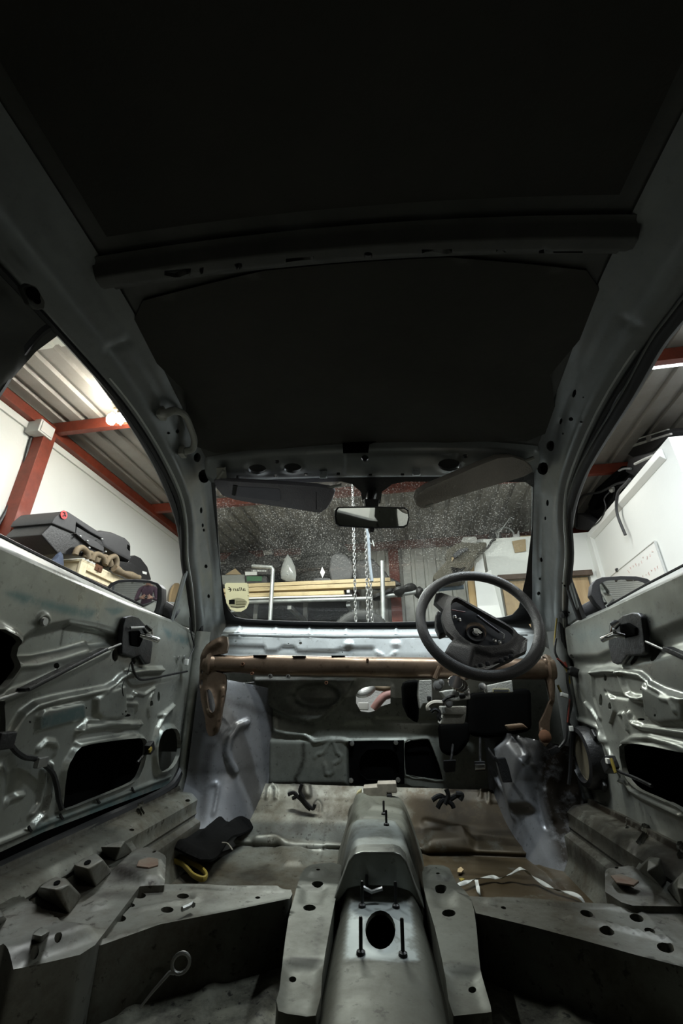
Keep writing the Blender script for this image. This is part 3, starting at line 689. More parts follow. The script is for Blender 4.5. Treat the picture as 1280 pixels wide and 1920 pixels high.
P = [gx(u, v, 0, 1.95) for u, v in ((1180, 898), (1172, 908), (1159, 922), (1155, 945), (1158, 968), (1172, 1003))]
o = MB().tube(smooth_path([Vector(list(map(float, q))) for q in P], 5), .013, 8).build('hose', M['grey_plastic']); tag(o, 'dark rubber hose hanging over the top edge of the white side wall', 'hose')
Z4 = (1050, 620); K4 = 4.0
def sbox(name, pts, x, dep, mat, lab, cat, bevel=.008):
    P = [Vector([float(t) for t in gx(u, v, 0, x)]) for u, v in sc(pts, Z4, K4)]; o = sum(P, Vector()) / len(P); o.z = min(p.z for p in P)
    e = MB().prism([p - o for p in P], (dep, 0, 0)).build(name, mat, bevel=bevel); e.location = o
    return tag(e, lab, cat)
fc = sbox('flight_case', [(445, 850), (640, 785), (790, 740), (830, 760), (800, 800), (700, 890), (560, 960), (455, 900)], 2.2, .2, M['black'], 'black flight case with silver edging on top of the white side wall', 'case')
for lst in ([(480, 872), (820, 768), (822, 782), (490, 890)], [(460, 845), (800, 738), (800, 746), (462, 856)]):
    P = [Vector([float(t) for t in gx(u, v, 0, 2.19)]) - fc.location for u, v in sc(lst, Z4, K4)]; MB().prism(P, (.02, 0, 0)).build('edging', M['alu'], fc, bevel=.002)
P = [Vector([float(t) for t in gx(u, v, 0, 2.185)]) - fc.location for u, v in sc([(640, 795), (672, 785), (676, 830), (646, 838)], Z4, K4)]; MB().prism(P, (.02, 0, 0)).build('latch', M['steel'], fc, bevel=.003)
bk = empty('grey_bucket', (2.62, 3.62, 2.68), None, 'grey ribbed bucket upside down on the near corner of the box room', 'bucket')
MB().lathe([(.15, 0), (.15, .02), (.14, .03), (.125, .26), (.115, .28), (0, .28)], n=26).build('body', M['alu'], bk)
for k in range(8): a = 2 * PI * k / 8; MB().box((.142 * math.cos(a), .142 * math.sin(a), .14), (.03, .02, .26), Matrix.Rotation(a, 3, 'Z')).build('rib', M['steel'], bk, bevel=.003)
sbox('dashboard_shell', [(510, 955), (560, 940), (690, 905), (760, 850), (750, 900), (600, 1060), (540, 1090), (480, 1060)], 2.06, .12, M['black'], 'black dashboard shell heaped below the flight case', 'car part', .02)
sbox('heater_unit', [(340, 1090), (395, 1075), (470, 1060), (560, 1010), (580, 1060), (480, 1160), (420, 1190), (380, 1160)], 2.24, .2, M['grey_plastic'], 'dark heater unit on the middle of the side wall top', 'car part', .02)
sbox('radiator', [(130, 1250), (330, 1180), (400, 1210), (390, 1300), (230, 1480), (120, 1440)], 2.2, .2, M['black'], 'black radiator lying at the inner corner of the box room top', 'car part', .012)
sbox('car_bumper', [(205, 1300), (260, 1190), (380, 1080), (455, 1015), (480, 1035), (420, 1110), (310, 1210), (250, 1320), (215, 1350)], 2.06, .1, M['black_matt'], 'black car bumper lying along the front of the box room top', 'car part', .015)
sbox('fan_shroud', [(770, 850), (785, 825), (830, 800), (820, 850), (775, 890)], 2.07, .1, M['black'], 'black fan shroud at the near end under the flight case', 'car part', .01)
sbox('air_duct', [(110, 1370), (160, 1380), (260, 1440), (245, 1480), (190, 1500), (110, 1490)], 2.05, .1, M['grey_plastic'], 'dark air duct at the far end of the side wall top', 'car part', .02)
P = Vector(list(map(float, gx(*sc([(383, 1190)], Z4, K4)[0], 0, 2.05))))
o = MB().lathe([(0, -.02), (.03, -.012), (.036, .0), (.03, .02), (0, .02)], n=14, axis=(1, 0, 0)).build('round_cap', M['alu']); o.location = P; tag(o, 'small silver round cap on the heater unit', 'cap')
for i, (pts, r, mt, lab) in enumerate((([(440, 1050), (480, 1035), (530, 1035)], .010, M['zinc'], 'short silver rod among the black parts'), ([(120, 1470), (140, 1260), (300, 1210), (420, 1150), (520, 1130)], .012, M['black'], 'long black rod lying across the radiator'), ([(560, 1000), (640, 960), (720, 930)], .012, M['alu'], 'grey rail along the dashboard shell'), ([(240, 1470), (300, 1420), (340, 1330), (330, 1260), (370, 1210)], .006, M['black'], 'thin black wire looped over the radiator'))):
    P = [gx(*sc([c], Z4, K4)[0], 0, 2.045 - .03 * i) for c in pts]; o = MB().tube(smooth_path([Vector(list(map(float, q))) for q in P], 4), r, 7).build('rod' if i in (0, 1, 2) else 'wire', mt); tag(o, lab, 'rod' if i in (0, 1, 2) else 'wire')

# ================================================================== the car
M['body'] = paint('silver_green_body_paint', (.35, .36, .325), .32, .55, .2, (.05, .045, .03), .25, 4, .25, tint=(.075, .15, .16), stain=True)
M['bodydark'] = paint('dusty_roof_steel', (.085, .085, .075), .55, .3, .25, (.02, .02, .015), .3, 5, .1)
M['rail'] = paint('blue_grey_body_paint', (.215, .225, .222), .36, .5, .15, (.05, .045, .035), .15, 6, .1, stain=True)
M['cowl'] = paint('pale_blue_grey_paint', (.58, .62, .64), .38, .35, .15, (.12, .11, .09), .25, 9, .35, stain=True)
M['floor'] = paint('dirty_floor_paint', (.175, .178, .152), .48, .38, .35, (.05, .036, .018), .85, 6, .8, tint=(.060, .043, .022), stain=True)
M['tunnel'] = paint('dusty_tunnel_paint', (.165, .17, .14), .5, .3, .25, (.055, .045, .025), .55, 6, .5, tint=(.44, .48, .47), stain=True)
M['oily'] = paint('oily_rear_floor', (.30, .295, .23), .6, .15, .5, (.010, .008, .005), 1.0, 11, .9)
M['arch'] = paint('lavender_grey_paint', (.225, .23, .245), .36, .45, .2, (.05, .045, .035), .3, 6, .4, stain=True)
M['bulk'] = paint('grey_green_bulkhead', (.27, .285, .25), .46, .35, .25, (.04, .03, .02), .4, 6, .4, stain=True)
M['rustplate'] = paint('rust_stained_plate', (.16, .125, .085), .7, .15, .4, (.09, .03, .01), .8, 18, .5)
M['lip'] = plain('gleam_painted_lip', (.62, .64, .62), .3, .3, .1)  # pale colour paints the gleam of the chrome edge trim
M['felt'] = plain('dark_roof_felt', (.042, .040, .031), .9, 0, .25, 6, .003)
M['bronze'] = paint('bronze_steel_beam', (.23, .165, .12), .36, .7, .3, (.06, .03, .012), .5, 12, .4)
M['visor'] = plain('grey_visor_vinyl', (.36, .35, .39), .75, 0, .12, 30, .003)
M['visor_b'] = plain('taupe_visor_vinyl', (.50, .45, .40), .8, 0, .12, 30, .003)
M['handle'] = plain('beige_plastic', (.42, .42, .37), .55, 0, .1, 20)
M['wheel'] = plain('charcoal_soft_plastic', (.032, .032, .034), .42, 0, .15, 60, .002)
M['wheel_in'] = plain('navy_black_plastic', (.014, .015, .02), .4, 0, .2, 40)
M['yellow'] = plain('yellow_trim', (.24, .18, .025), .7)
M['blackcloth'] = plain('black_cloth', (.004, .004, .004), .95, 0, .3, 14, .003, spec=.1)
M['strapw'] = plain('white_strap', (.55, .57, .55), .5, .1, .2, 30)
M['speaker'] = plain('ribbed_cone', (.12, .105, .07), .7)
M['whitepaint'] = plain('white_connector', (.7, .7, .66), .5)
M['hose'] = plain('grey_hose', (.32, .30, .26), .55)
M['redwire'] = plain('red_wire', (.2, .03, .02), .5)
def sticker_mat(c1=(.60, .55, .34, 1), c2=(.36, .335, .215, 1)):                                        # thin film: daylight from outside glows through it
    m = bpy.data.materials.new('cream_sticker'); m.use_nodes = True; t = m.node_tree; t.nodes.clear(); new = t.nodes.new; link = t.links.new
    d = new('ShaderNodeBsdfDiffuse'); tr = new('ShaderNodeBsdfTranslucent'); x = new('ShaderNodeMixShader'); o = new('ShaderNodeOutputMaterial')
    d.inputs[0].default_value = c1; tr.inputs[0].default_value = c2; x.inputs[0].default_value = .5
    link(d.outputs[0], x.inputs[1]); link(tr.outputs[0], x.inputs[2]); link(x.outputs[0], o.inputs[0]); return m
M['sticker'] = sticker_mat()
M['sticker_g'] = sticker_mat((.3, .3, .29, 1), (.9, .9, .88, 1))

car = empty('car', (0, 0, 0), None, 'stripped silver grey car bodyshell seen from inside, its seats, dashboard and linings gone', 'car')
car.matrix_world = CAR_M
def loose(o):                                             # a thing lying in the car: not a part, but given in the car's axes
    o.matrix_world = CAR_M; return o
def V3(p): return Vector([float(x) for x in p])
TL = ((-1, 0, .32), .71 + .32 * .88); TR = ((1, 0, .32), .71 + .32 * .88)
def ch(u, v, pl, off=0.0): return hit(u, v, pl[0], pl[1] + off, MC, CAM_C)
WSP = ((0, .633, 1), .93 + .633 * 1.9)

# ---- roof side rails running into the windscreen pillars: five lines drawn along the rail
ST = [[(-.55, -.88, 1.20), (-.54, -.88, 1.24), (-.51, -.88, 1.29), (-.48, -.88, 1.32), (-.45, -.88, 1.342)],
      [(-.575, 0, 1.28), (-.557, 0, 1.286), (-.52, 0, 1.325), (-.49, 0, 1.35), (-.455, 0, 1.374)],
      [(-.578, .60, 1.302), (-.560, .60, 1.306), (-.525, .60, 1.335), (-.495, .595, 1.355), (-.46, .59, 1.378)],
      [(-.5785, .905, 1.291), (-.561, .905, 1.296), (-.535, .895, 1.318), (-.51, .90, 1.340), (-.485, .90, 1.366)],
      [(-.5965, 1.18, 1.235), (-.579, 1.185, 1.243), (-.56, 1.18, 1.265), (-.54, 1.19, 1.305), (-.515, 1.205, 1.345)],
      [(-.617, 1.318, 1.170), (-.600, 1.323, 1.180), (-.578, 1.315, 1.215), (-.552, 1.32, 1.26), (-.526, 1.31, 1.305)],
      [(-.648, 1.435, 1.074), (-.63, 1.44, 1.087), (-.605, 1.45, 1.135), (-.583, 1.465, 1.175), (-.556, 1.475, 1.20)],
      [(-.672, 1.56, .995), (-.655, 1.565, 1.005), (-.632, 1.59, 1.04), (-.614, 1.62, 1.07), (-.592, 1.655, 1.085)],
      [(-.711, 1.726, .876), (-.693, 1.73, .88), (-.675, 1.77, .905), (-.658, 1.82, .925), (-.636, 1.885, .94)],
      [(-.722, 1.765, .78), (-.70, 1.77, .78), (-.685, 1.80, .80), (-.67, 1.85, .82), (-.645, 1.91, .85)]]
_lines = [np.array(smooth_path([s[k] for s in ST], 24)) for k in range(5)]
_len = np.concatenate([[0], np.cumsum(np.linalg.norm(np.diff(_lines[2], axis=0), axis=1))])
RAIL_L = float(_len[-1])
def rail_f(sx):
    L = [l * np.array([sx, 1, 1]) for l in _lines]
    def f(a, b):
        a = np.asarray(a); q = np.clip(np.asarray(b) / .15, 0, 1) * 4; out = 0
        pts = [np.stack([np.interp(a, _len, l[:, k]) for k in range(3)], 1) for l in L]
        i = np.minimum(q.astype(int), 3); fr = (q - i)[:, None]; P = np.stack(pts, 0); n = np.arange(len(a))
        return P[i, n] * (1 - fr) + P[i + 1, n] * fr
    return f
def side_rail(sx, name, px_holes, px_small, feats_px, mat):
    S = Surf(rail_f(sx), 1.2, RAIL_L, 0, .15)
    hl = [S.inv(h) for h in px_holes]; hl = [h for h in hl]
    ft = [('r', [(0, .012), (RAIL_L, .012)], .012, .004), ('r', [(.3, .055), (RAIL_L, .055)], .018, .005), ('r', [(.3, .12), (RAIL_L, .115)], .012, -.003)]
    ft += [(k, S.inv(p), *r) for k, p, r in feats_px]
    return sheet(name, S, [(0, 0), (RAIL_L, 0), (RAIL_L, .15), (0, .15)], hl, ft, sp=.011, mat=mat, parent=car, flange=.012), S
def ell(c, rx, ry, n=12, rot=0): return oval(c, rx, ry, n, rot)
rl, SRL = side_rail(1, 'roof_side_rail', [ell((383, 893), 10, 13), ell((370, 858), 6, 9), ell((377, 957), 2.5, 6, 8), ell((380, 985), 2, 4, 8), ell((382, 994), 2, 3, 8), ell((386, 1062), 3, 4, 8), ell((391, 1118), 2.5, 4, 8), ell((333, 809), 4, 3.5, 8), ell((316, 812), 3, 2.5, 8)], [], [('r', [(203, 655), (245, 640)], (.012, -.005))], M['rail'])
rr, SRR = side_rail(-1, 'roof_side_rail', [ell((1017, 879), 10, 12), ell((1031, 837), 7, 10), ell((1076, 738), 3.5, 8, 8, .3), ell((1050, 791), 3, 6, 8, .3), ell((1070, 786), 4.5, 3.8, 8), ell((1091, 789), 3, 2, 8), ell((1093, 745), 1.6, 1.5, 6), ell((1055, 813), 1.6, 2, 6), ell((1026, 943), 2.5, 6, 8), ell((1022, 972), 1.8, 3.5, 8), ell((1014, 1050), 3, 4.5, 8), ell((1011, 1086), 2, 2.6, 6), ell((1009, 1113), 2.6, 3.6, 8)], [], [('r', [(1165, 600), (1205, 615)], (.012, -.005))], M['rail'])
rr.name = 'roof_side_rail.001'
for sx in (1, -1):                                        # bright edge trim and rubber seal round the door aperture
    P = [V3(p * np.array([sx, 1, 1])) + Vector((sx * -.004, 0, -.004)) for p in _lines[0][28::6]]
    MB().tube(P, .0075, 6).build('door_seal', M['rubber'], car)
    P = [V3(p * np.array([sx, 1, 1])) + Vector((sx * .011, 0, .006)) for p in _lines[0][58::6]]
    MB().tube(P, .0042, 6).build('edge_trim', M['lip'], car)

# ---- roof skin, felt, cross rail, windscreen header
def roof_z(x, y): return np.interp(y, [-.88, 0, .6, .9, 1.21], [1.342, 1.374, 1.378, 1.366, 1.346]) + .034 * (1 - (x / .5) ** 2)
ROOF = Surf(lambda a, b: np.stack([np.asarray(a), np.asarray(b), roof_z(np.asarray(a), np.asarray(b))], 1), -.53, .53, .2, 1.21)
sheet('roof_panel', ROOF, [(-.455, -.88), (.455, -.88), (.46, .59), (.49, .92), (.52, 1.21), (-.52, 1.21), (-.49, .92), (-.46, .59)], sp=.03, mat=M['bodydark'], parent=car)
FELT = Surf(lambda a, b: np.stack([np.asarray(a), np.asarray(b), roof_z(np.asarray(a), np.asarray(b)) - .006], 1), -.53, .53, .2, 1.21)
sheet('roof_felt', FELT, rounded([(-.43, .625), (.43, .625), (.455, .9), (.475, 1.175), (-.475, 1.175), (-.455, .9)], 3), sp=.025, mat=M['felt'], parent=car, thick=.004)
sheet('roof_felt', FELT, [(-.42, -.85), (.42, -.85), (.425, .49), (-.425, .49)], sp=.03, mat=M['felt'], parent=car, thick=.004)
_hat = lambda b: np.interp(b, [-.035, -.022, -.014, .014, .022, .035], [.004, .006, .026, .026, .006, .004])
XR = Surf(lambda a, b: np.stack([np.asarray(a), .555 + np.asarray(b), roof_z(np.asarray(a), .555 + np.asarray(b)) - _hat(np.asarray(b)) - .004], 1), -.5, .5, -.035, .035)
slots = [[(308, 508), (358, 503), (358, 511), (308, 516)], [(374, 502), (382, 501), (382, 508), (374, 509)], ell((447, 497), 8, 4, 8), [(536, 485), (588, 481), (588, 487), (536, 492)], ell((690, 476), 8, 3.5, 8), [(790, 468), (847, 467), (847, 474), (790, 475)], [(930, 467), (947, 467), (947, 474), (930, 474)], [(1010, 467), (1020, 467), (1020, 475), (1010, 475)], [(1037, 467), (1092, 467), (1092, 474), (1037, 474)]]
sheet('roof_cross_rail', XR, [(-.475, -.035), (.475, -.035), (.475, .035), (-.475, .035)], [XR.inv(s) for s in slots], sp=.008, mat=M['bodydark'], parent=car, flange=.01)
def hdr_f(a, b):
    a = np.asarray(a); b = np.asarray(b); q = (a / .53) ** 2; t = b / .13
    A = np.stack([a * .985, 1.195 + 0 * a, 1.378 - .03 * q], 1); B = np.stack([a, 1.316 - .006 * q, 1.3035 + 0 * a], 1)
    P = A * (1 - t)[:, None] + B * t[:, None]; P[:, 2] -= .012 * np.sin(PI * np.clip(t, 0, 1)); return P
HD = Surf(hdr_f, -.54, .54, 0, .13)
O6 = (340, 820); K6 = 3.368; O3 = (720, 820); K3b = 3.556
hd_h = [HD.inv(ell(sc([(480, 195)], O6, K6)[0], 17, 9)), HD.inv(ell(sc([(703, 188)], O6, K6)[0], 17, 9)), HD.inv(ell(sc([(430, 170)], O3, K3b)[0], 21, 11)), HD.inv(ell(sc([(603, 153)], O6, K6)[0], 4.5, 4, 8)), HD.inv(ell((684, 858), 7, 6, 10)), HD.inv(ell((872, 855), 5, 4, 8))]
hd_h += [HD.inv([(u - 3, v - 2), (u + 3, v - 2), (u + 3, v + 2), (u - 3, v + 2)]) for u, v in ((446, 893), (516, 891), (573, 889), (634, 888), (694, 888), (754, 887))]
hft = [('c', h, .016, .006) for h in hd_h[:3]] + [('p', HD.inv([(648, 850), (860, 850), (862, 890), (645, 890)]), .006, .012), ('r', HD.inv([(392, 862), (500, 848), (690, 840), (900, 838), (1004, 845)]), .012, .006), ('r', HD.inv([(400, 897), (690, 892), (1000, 889)]), .01, .004)]
sheet('windscreen_header', HD, [(-.535, 0), (.535, 0), (.535, .13), (-.535, .13)], hd_h, hft, sp=.008, mat=M['rail'], parent=car, flange=.012)
for c in ((606, 890), (780, 885)):
    p = V3(ch(*c, WSP, -.02)); MB().box(p, (.026, .016, .022)).box(p + Vector((0, -.006, -.01)), (.02, .01, .012)).build('clip', M['cowl'], car, bevel=.002)
MB().prism([V3(cx(u, v, 1, 1.19)) for u, v in ((641, 815), (738, 815), (692, 832), (690, 848), (643, 849))], (0, .004, 0)).build('loose_felt', M['black_matt'], car)

# ---- outer skins that close the hollow sections
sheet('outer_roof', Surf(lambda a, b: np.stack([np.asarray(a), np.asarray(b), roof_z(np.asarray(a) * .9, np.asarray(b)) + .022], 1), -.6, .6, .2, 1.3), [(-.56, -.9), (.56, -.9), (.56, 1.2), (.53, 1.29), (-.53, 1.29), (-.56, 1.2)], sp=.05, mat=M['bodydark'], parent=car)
MB().loft([[V3((x, 1.29, 1.395 - .05 * (x / .53) ** 2)), V3((x, 1.322, 1.318))] for x in np.linspace(-.545, .545, 16)], closed=False).build('roof_front_edge', M['bodydark'], car)
for sx in (1, -1):
    fr_out = lambda a, b, sx=sx: (lambda P, q: P + np.stack([-sx * .05 * q, .035 * q, .035 * q], 1))(rail_f(sx)(a, b), np.sin(PI * np.clip(np.asarray(b) / .15, 0, 1)) ** .6)
    sheet('outer_rail', Surf(fr_out, 1.2, RAIL_L, 0, .15), [(0, 0), (RAIL_L, 0), (RAIL_L, .15), (0, .15)], sp=.03, mat=M['bodydark'], parent=car)
# ---- windscreen
def ws_f(a, b, off=0.0):
    a = np.asarray(a); b = np.asarray(b); q = 1 - a * a; t = b / .68
    x = a * (.637 * (1 - t) + .532 * t); y = (1.89 + .035 * q) * (1 - t) + (1.305 + .007 * q) * t - off * .53; z = (.938 - .024 * q) * (1 - t) + (1.305 - .002 * q) * t - off * .85
    return np.stack([x, y, z], 1)
def ws_aspect(off): return Surf(lambda a, b: ws_f(np.asarray(a) / .6, b, off), -.64, .64, -.03, .72)
WS0 = ws_aspect(0.0); WS1 = ws_aspect(.004); WS2 = ws_aspect(.0055)
def glass_mat():
    m = bpy.data.materials.new('dusty_windscreen_glass'); m.use_nodes = True; t = m.node_tree; t.nodes.clear(); new = t.nodes.new; link = t.links.new
    out = new('ShaderNodeOutputMaterial'); tr = new('ShaderNodeBsdfTransparent'); tr.inputs[0].default_value = (.92, .95, .92, 1)
    gl = new('ShaderNodeBsdfGlossy'); gl.inputs['Roughness'].default_value = .03
    fr = new('ShaderNodeFresnel'); fr.inputs[0].default_value = 1.35
    m1 = new('ShaderNodeMixShader'); link(fr.outputs[0], m1.inputs[0]); link(tr.outputs[0], m1.inputs[1]); link(gl.outputs[0], m1.inputs[2])
    df = new('ShaderNodeBsdfDiffuse'); df.inputs[0].default_value = (.62, .62, .55, 1); tl = new('ShaderNodeBsdfTranslucent'); tl.inputs[0].default_value = (.62, .62, .55, 1)
    dd = new('ShaderNodeAddShader'); link(df.outputs[0], dd.inputs[0]); link(tl.outputs[0], dd.inputs[1])
    tc = new('ShaderNodeTexCoord'); sx_ = new('ShaderNodeSeparateXYZ'); link(tc.outputs['Object'], sx_.inputs[0])
    hi = new('ShaderNodeMapRange'); hi.inputs[1].default_value = 1.02; hi.inputs[2].default_value = 1.16; link(sx_.outputs[2], hi.inputs[0])
    patch = noise(t, 3.0, 4, .55, .46, .66); speck = noise(t, 240, 2, .5, .56, .70); fine = noise(t, 60, 8, .8, .40, .72)
    pu = mul(t, add_(t, patch, .25), add_(t, hi.outputs[0], .06))
    d = add_(t, mul(t, pu, mul(t, speck, .15)), add_(t, mul(t, mul(t, patch, hi.outputs[0]), .016), mul(t, mul(t, pu, fine), .012))); d = add_(t, d, .002)
    m2 = new('ShaderNodeMixShader'); link(d, m2.inputs[0]); link(m1.outputs[0], m2.inputs[1]); link(dd.outputs[0], m2.inputs[2]); link(m2.outputs[0], out.inputs[0]); return m
ws = sheet('windscreen', WS0, [(-.618, -.02), (.618, -.02), (.618, .70), (-.618, .70)], sp=.04, mat=glass_mat(), parent=car)
inner = [(404, 908), (640, 903), (660, 908), (676, 922), (680, 944), (713, 944), (716, 922), (735, 908), (760, 903), (985, 904), (999, 914), (998, 980), (986, 1080), (972, 1140), (960, 1153), (940, 1158), (775, 1166), (600, 1166), (460, 1161), (440, 1157), (428, 1143), (419, 1110), (410, 1040)]
sheet('black_border', WS1, [(-.625, -.028), (.625, -.028), (.625, .705), (-.625, .705)], [WS1.inv(inner)], sp=.015, mat=M['black'], parent=ws, flange=.002)
stk = sheet('sticker', WS2, WS2.inv([(421, 1096), (424, 1093), (462, 1093), (466, 1096), (467, 1130), (462, 1141), (452, 1147), (442, 1147), (431, 1142), (424, 1131)]), sp=.006, mat=M['sticker'], parent=ws, flange=0)
WS3 = ws_aspect(.0062); WS4 = ws_aspect(.0068)
sheet('sticker_print', WS3, WS3.inv([(429, 1128), (434, 1123), (446, 1121), (457, 1123), (463, 1128), (462, 1134), (456, 1139), (445, 1141), (434, 1139), (429, 1134)]), sp=.006, mat=M['sticker_g'], parent=ws, flange=0)
sheet('sticker_emblem', WS4, WS4.inv([(429, 1125), (440, 1124), (440, 1133), (429, 1133)]), sp=.006, mat=M['blackmark'], parent=ws, flange=0)
for i, v_ in enumerate((1127, 1130, 1133)):
    pts = [V3(ws_aspect(.0072).f(np.array([q[0]]), np.array([q[1]]))[0]) for q in WS4.inv([(442, v_), (448, v_ + .3), (454, v_ + .2), (460, v_ + .5)])]
    MB().tube(pts, .0012, 4).build('sticker_lines', M['sticker'], ws)
pts = [V3(WS4.f(np.array([q[0]]), np.array([q[1]]))[0]) for q in WS4.inv([(432, 1137.5), (445, 1138.5), (459, 1137.5)])]
MB().tube(pts, .0022, 4, flat=.3).build('sticker_lines', M['blackmark'], ws)
def text_mesh(body, size):
    c = bpy.data.curves.new('txt', 'FONT'); c.body = body; c.size = size; c.align_x = 'CENTER'; c.align_y = 'CENTER'; c.extrude = .0003
    o = bpy.data.objects.new('txt', c); COL.objects.link(o); dg = bpy.context.evaluated_depsgraph_get()
    me = bpy.data.meshes.new_from_object(o.evaluated_get(dg)); bpy.data.objects.remove(o); bpy.data.curves.remove(c); return me
me = text_mesh('allan', .030); me.materials.append(M['blackmark'])
tx = link_mesh('sticker_lettering', me, ws)
q = WS4.inv([(448, 1105)])[0]; P0 = V3(WS4.f(np.array([q[0]]), np.array([q[1]]))[0])
up_ = Vector((0, -.85, .53)).normalized(); rt = Vector((-1, 0, 0)); nn_ = rt.cross(up_)
tx.matrix_local = Matrix([[rt[i], up_[i], nn_[i], P0[i]] for i in range(3)] + [[0, 0, 0, 1]])
q = WS4.inv([(431, 1105)])[0]; P1 = V3(WS4.f(np.array([q[0]]), np.array([q[1]]))[0])
MB().tube([P1 + up_ * a - rt * b for a, b in ((.012, -.003), (.006, .004), (0, -.003), (-.006, .004), (-.012, -.003))], .0018, 5).tube([P1 + up_ * a - rt * b for a, b in ((.0, -.008), (0, .007))], .0015, 5).build('sticker_mark', M['blackmark'], ws)

# ---- rear view mirror with its stalk
rm = empty('rear_view_mirror', (0, 0, 0), car)
n_m = np.array([.308, -.92, -.24]); n_m /= np.linalg.norm(n_m); c_m = cx(697, 970, 1, 1.27)
def on_m(pts, off): return [V3(hit(u, v, n_m, n_m @ c_m + off, MC, CAM_C)) for u, v in pts]
mo = [(634, 950), (700, 949), (758, 951), (766, 956), (768, 970), (765, 985), (758, 990), (700, 991), (636, 987), (629, 982), (627, 968), (629, 955)]
P = on_m(mo, 0.0); c = sum(P, Vector()) / len(P); back = V3(-n_m)
MB().loft([P, [p + back * .012 for p in P], [c + (p - c) * .82 + back * .028 for p in P], [c + (p - c) * .4 + back * .034 for p in P]]).build('housing', M['black'], rm, bevel=.002)
mi = [(635, 953), (700, 952), (757, 954), (763, 958), (765, 970), (762, 983), (756, 986), (700, 988), (638, 984), (632, 980), (630, 968), (632, 957)]
P = on_m(mi, .0015); MB().prism(P, back * .001).build('mirror_glass', M['mirror'], rm, smooth=False)
MB().tube([c + back * .03, c + back * .05 + Vector((0, .0, .03)), V3(ch(697, 925, WSP, -.012))], [.012, .014, .018], 10).build('stalk', M['black'], rm)
MB().prism(on_m([(683, 935), (712, 935), (709, 952), (686, 952)], -.03), back * .02).build('stalk_cover', M['black'], rm, bevel=.004)
MB().prism(on_m([(692, 990), (703, 990), (701, 998), (694, 998)], -.005), back * .02).build('dipping_lever', M['black'], rm, bevel=.003)

# ---- sun visors
def visor(outl, off, th, mat, flap, extra, hinge, nrm=WSP[0]):
    v_ = empty('sun_visor', (0, 0, 0), car); pl = (nrm, WSP[1] if nrm is WSP[0] else 0)
    f = (lambda u, v: V3(hit(u, v, nrm, pl[1] + off, MC, CAM_C))) if nrm is WSP[0] else (lambda u, v: V3(hit(u, v, nrm, off, MC, CAM_C)))
    n_ = V3(nrm).normalized(); P = [f(u, v) for u, v in outl]; c = sum(P, Vector()) / len(P)
    MB().loft([[c + (p - c) * .975 for p in P], [p + n_ * th * .3 for p in P], [p + n_ * th * .7 for p in P], [c + (p - c) * .975 + n_ * th for p in P]]).build('pad', mat, v_, sharp=60)
    for nm, pts, mt, d in flap:
        MB().prism([f(u, v) - n_ * d for u, v in pts], n_ * (d + .002)).build(nm, mt, v_, bevel=.0015)
    for nm, pts, r, mt in hinge:
        MB().tube([f(u, v) + n_ * .01 for u, v in pts], r, 8).build(nm, mt, v_)
    return v_
visor([(400, 903), (404, 900), (430, 902), (520, 907), (592, 912), (622, 917), (628, 923), (622, 940), (613, 955), (602, 962), (590, 961), (540, 953), (470, 943), (438, 937), (415, 929), (404, 916)], -.065, .022, M['visor'],
      [('mirror_flap', sc([(348, 308), (605, 322), (622, 330), (628, 392), (615, 402), (350, 372)], O6, K6), plain('flap_vinyl', (.28, .28, .33), .6), .002), ('flap_hinge', sc([(325, 300), (356, 304), (340, 368), (318, 362)], O6, K6), M['black'], .003), ('seam', sc([(849, 342), (852, 342), (854, 456), (851, 456)], O6, K6), M['black_matt'], .0008)],
      [], [('arm', [(404, 905), (412, 893), (418, 885)], .006, M['handle']), ('pivot', [(612, 918), (640, 912)], .005, M['handle'])])
MB().prism([V3(ch(u, v, WSP, -.05)) for u, v in sc([(218, 192), (275, 190), (284, 260), (226, 264)], O6, K6)], (0, .006, .006)).build('visor_bracket', M['handle'], car, bevel=.002)
nv = (-.28, .55, .85)
visor([(777, 937), (782, 926), (798, 915), (850, 893), (900, 871), (935, 858), (962, 856), (985, 863), (998, 875), (1001, 884), (985, 893), (955, 902), (900, 918), (860, 930), (812, 946), (800, 953), (789, 955), (782, 950)], float(np.dot(nv, cx(890, 905, 1, 1.22))), .024, M['visor_b'],
      [('flap_edge', sc([(272, 455), (325, 437), (328, 443), (275, 463)], O3, K3b), M['handle'], .004)], [], [('arm', [(985, 868), (1003, 862)], .007, M['handle'])], nv)

# ---- grab handle on the left rail
OZ = (0, 560); KZ = 3.048
gp = smooth_path([V3(ch(*sc([c], OZ, KZ)[0], TL, -(.05 + e))) for c, e in (((925, 655), .0), ((950, 655), .018), ((1000, 640), .03), ((1055, 665), .032), ((1090, 740), .032), ((1110, 810), .03), ((1098, 860), .02), ((1050, 872), .002))], 5)
gh = MB().tube(gp, .0115, 10, flat=.75).build('grab_handle', M['handle'], car)
for c in ((925, 655), (1045, 875)):
    p = V3(ch(*sc([c], OZ, KZ)[0], TL, -.045)); MB().box(p, (.018, .03, .03)).build('mount', M['handle'], gh, bevel=.004)

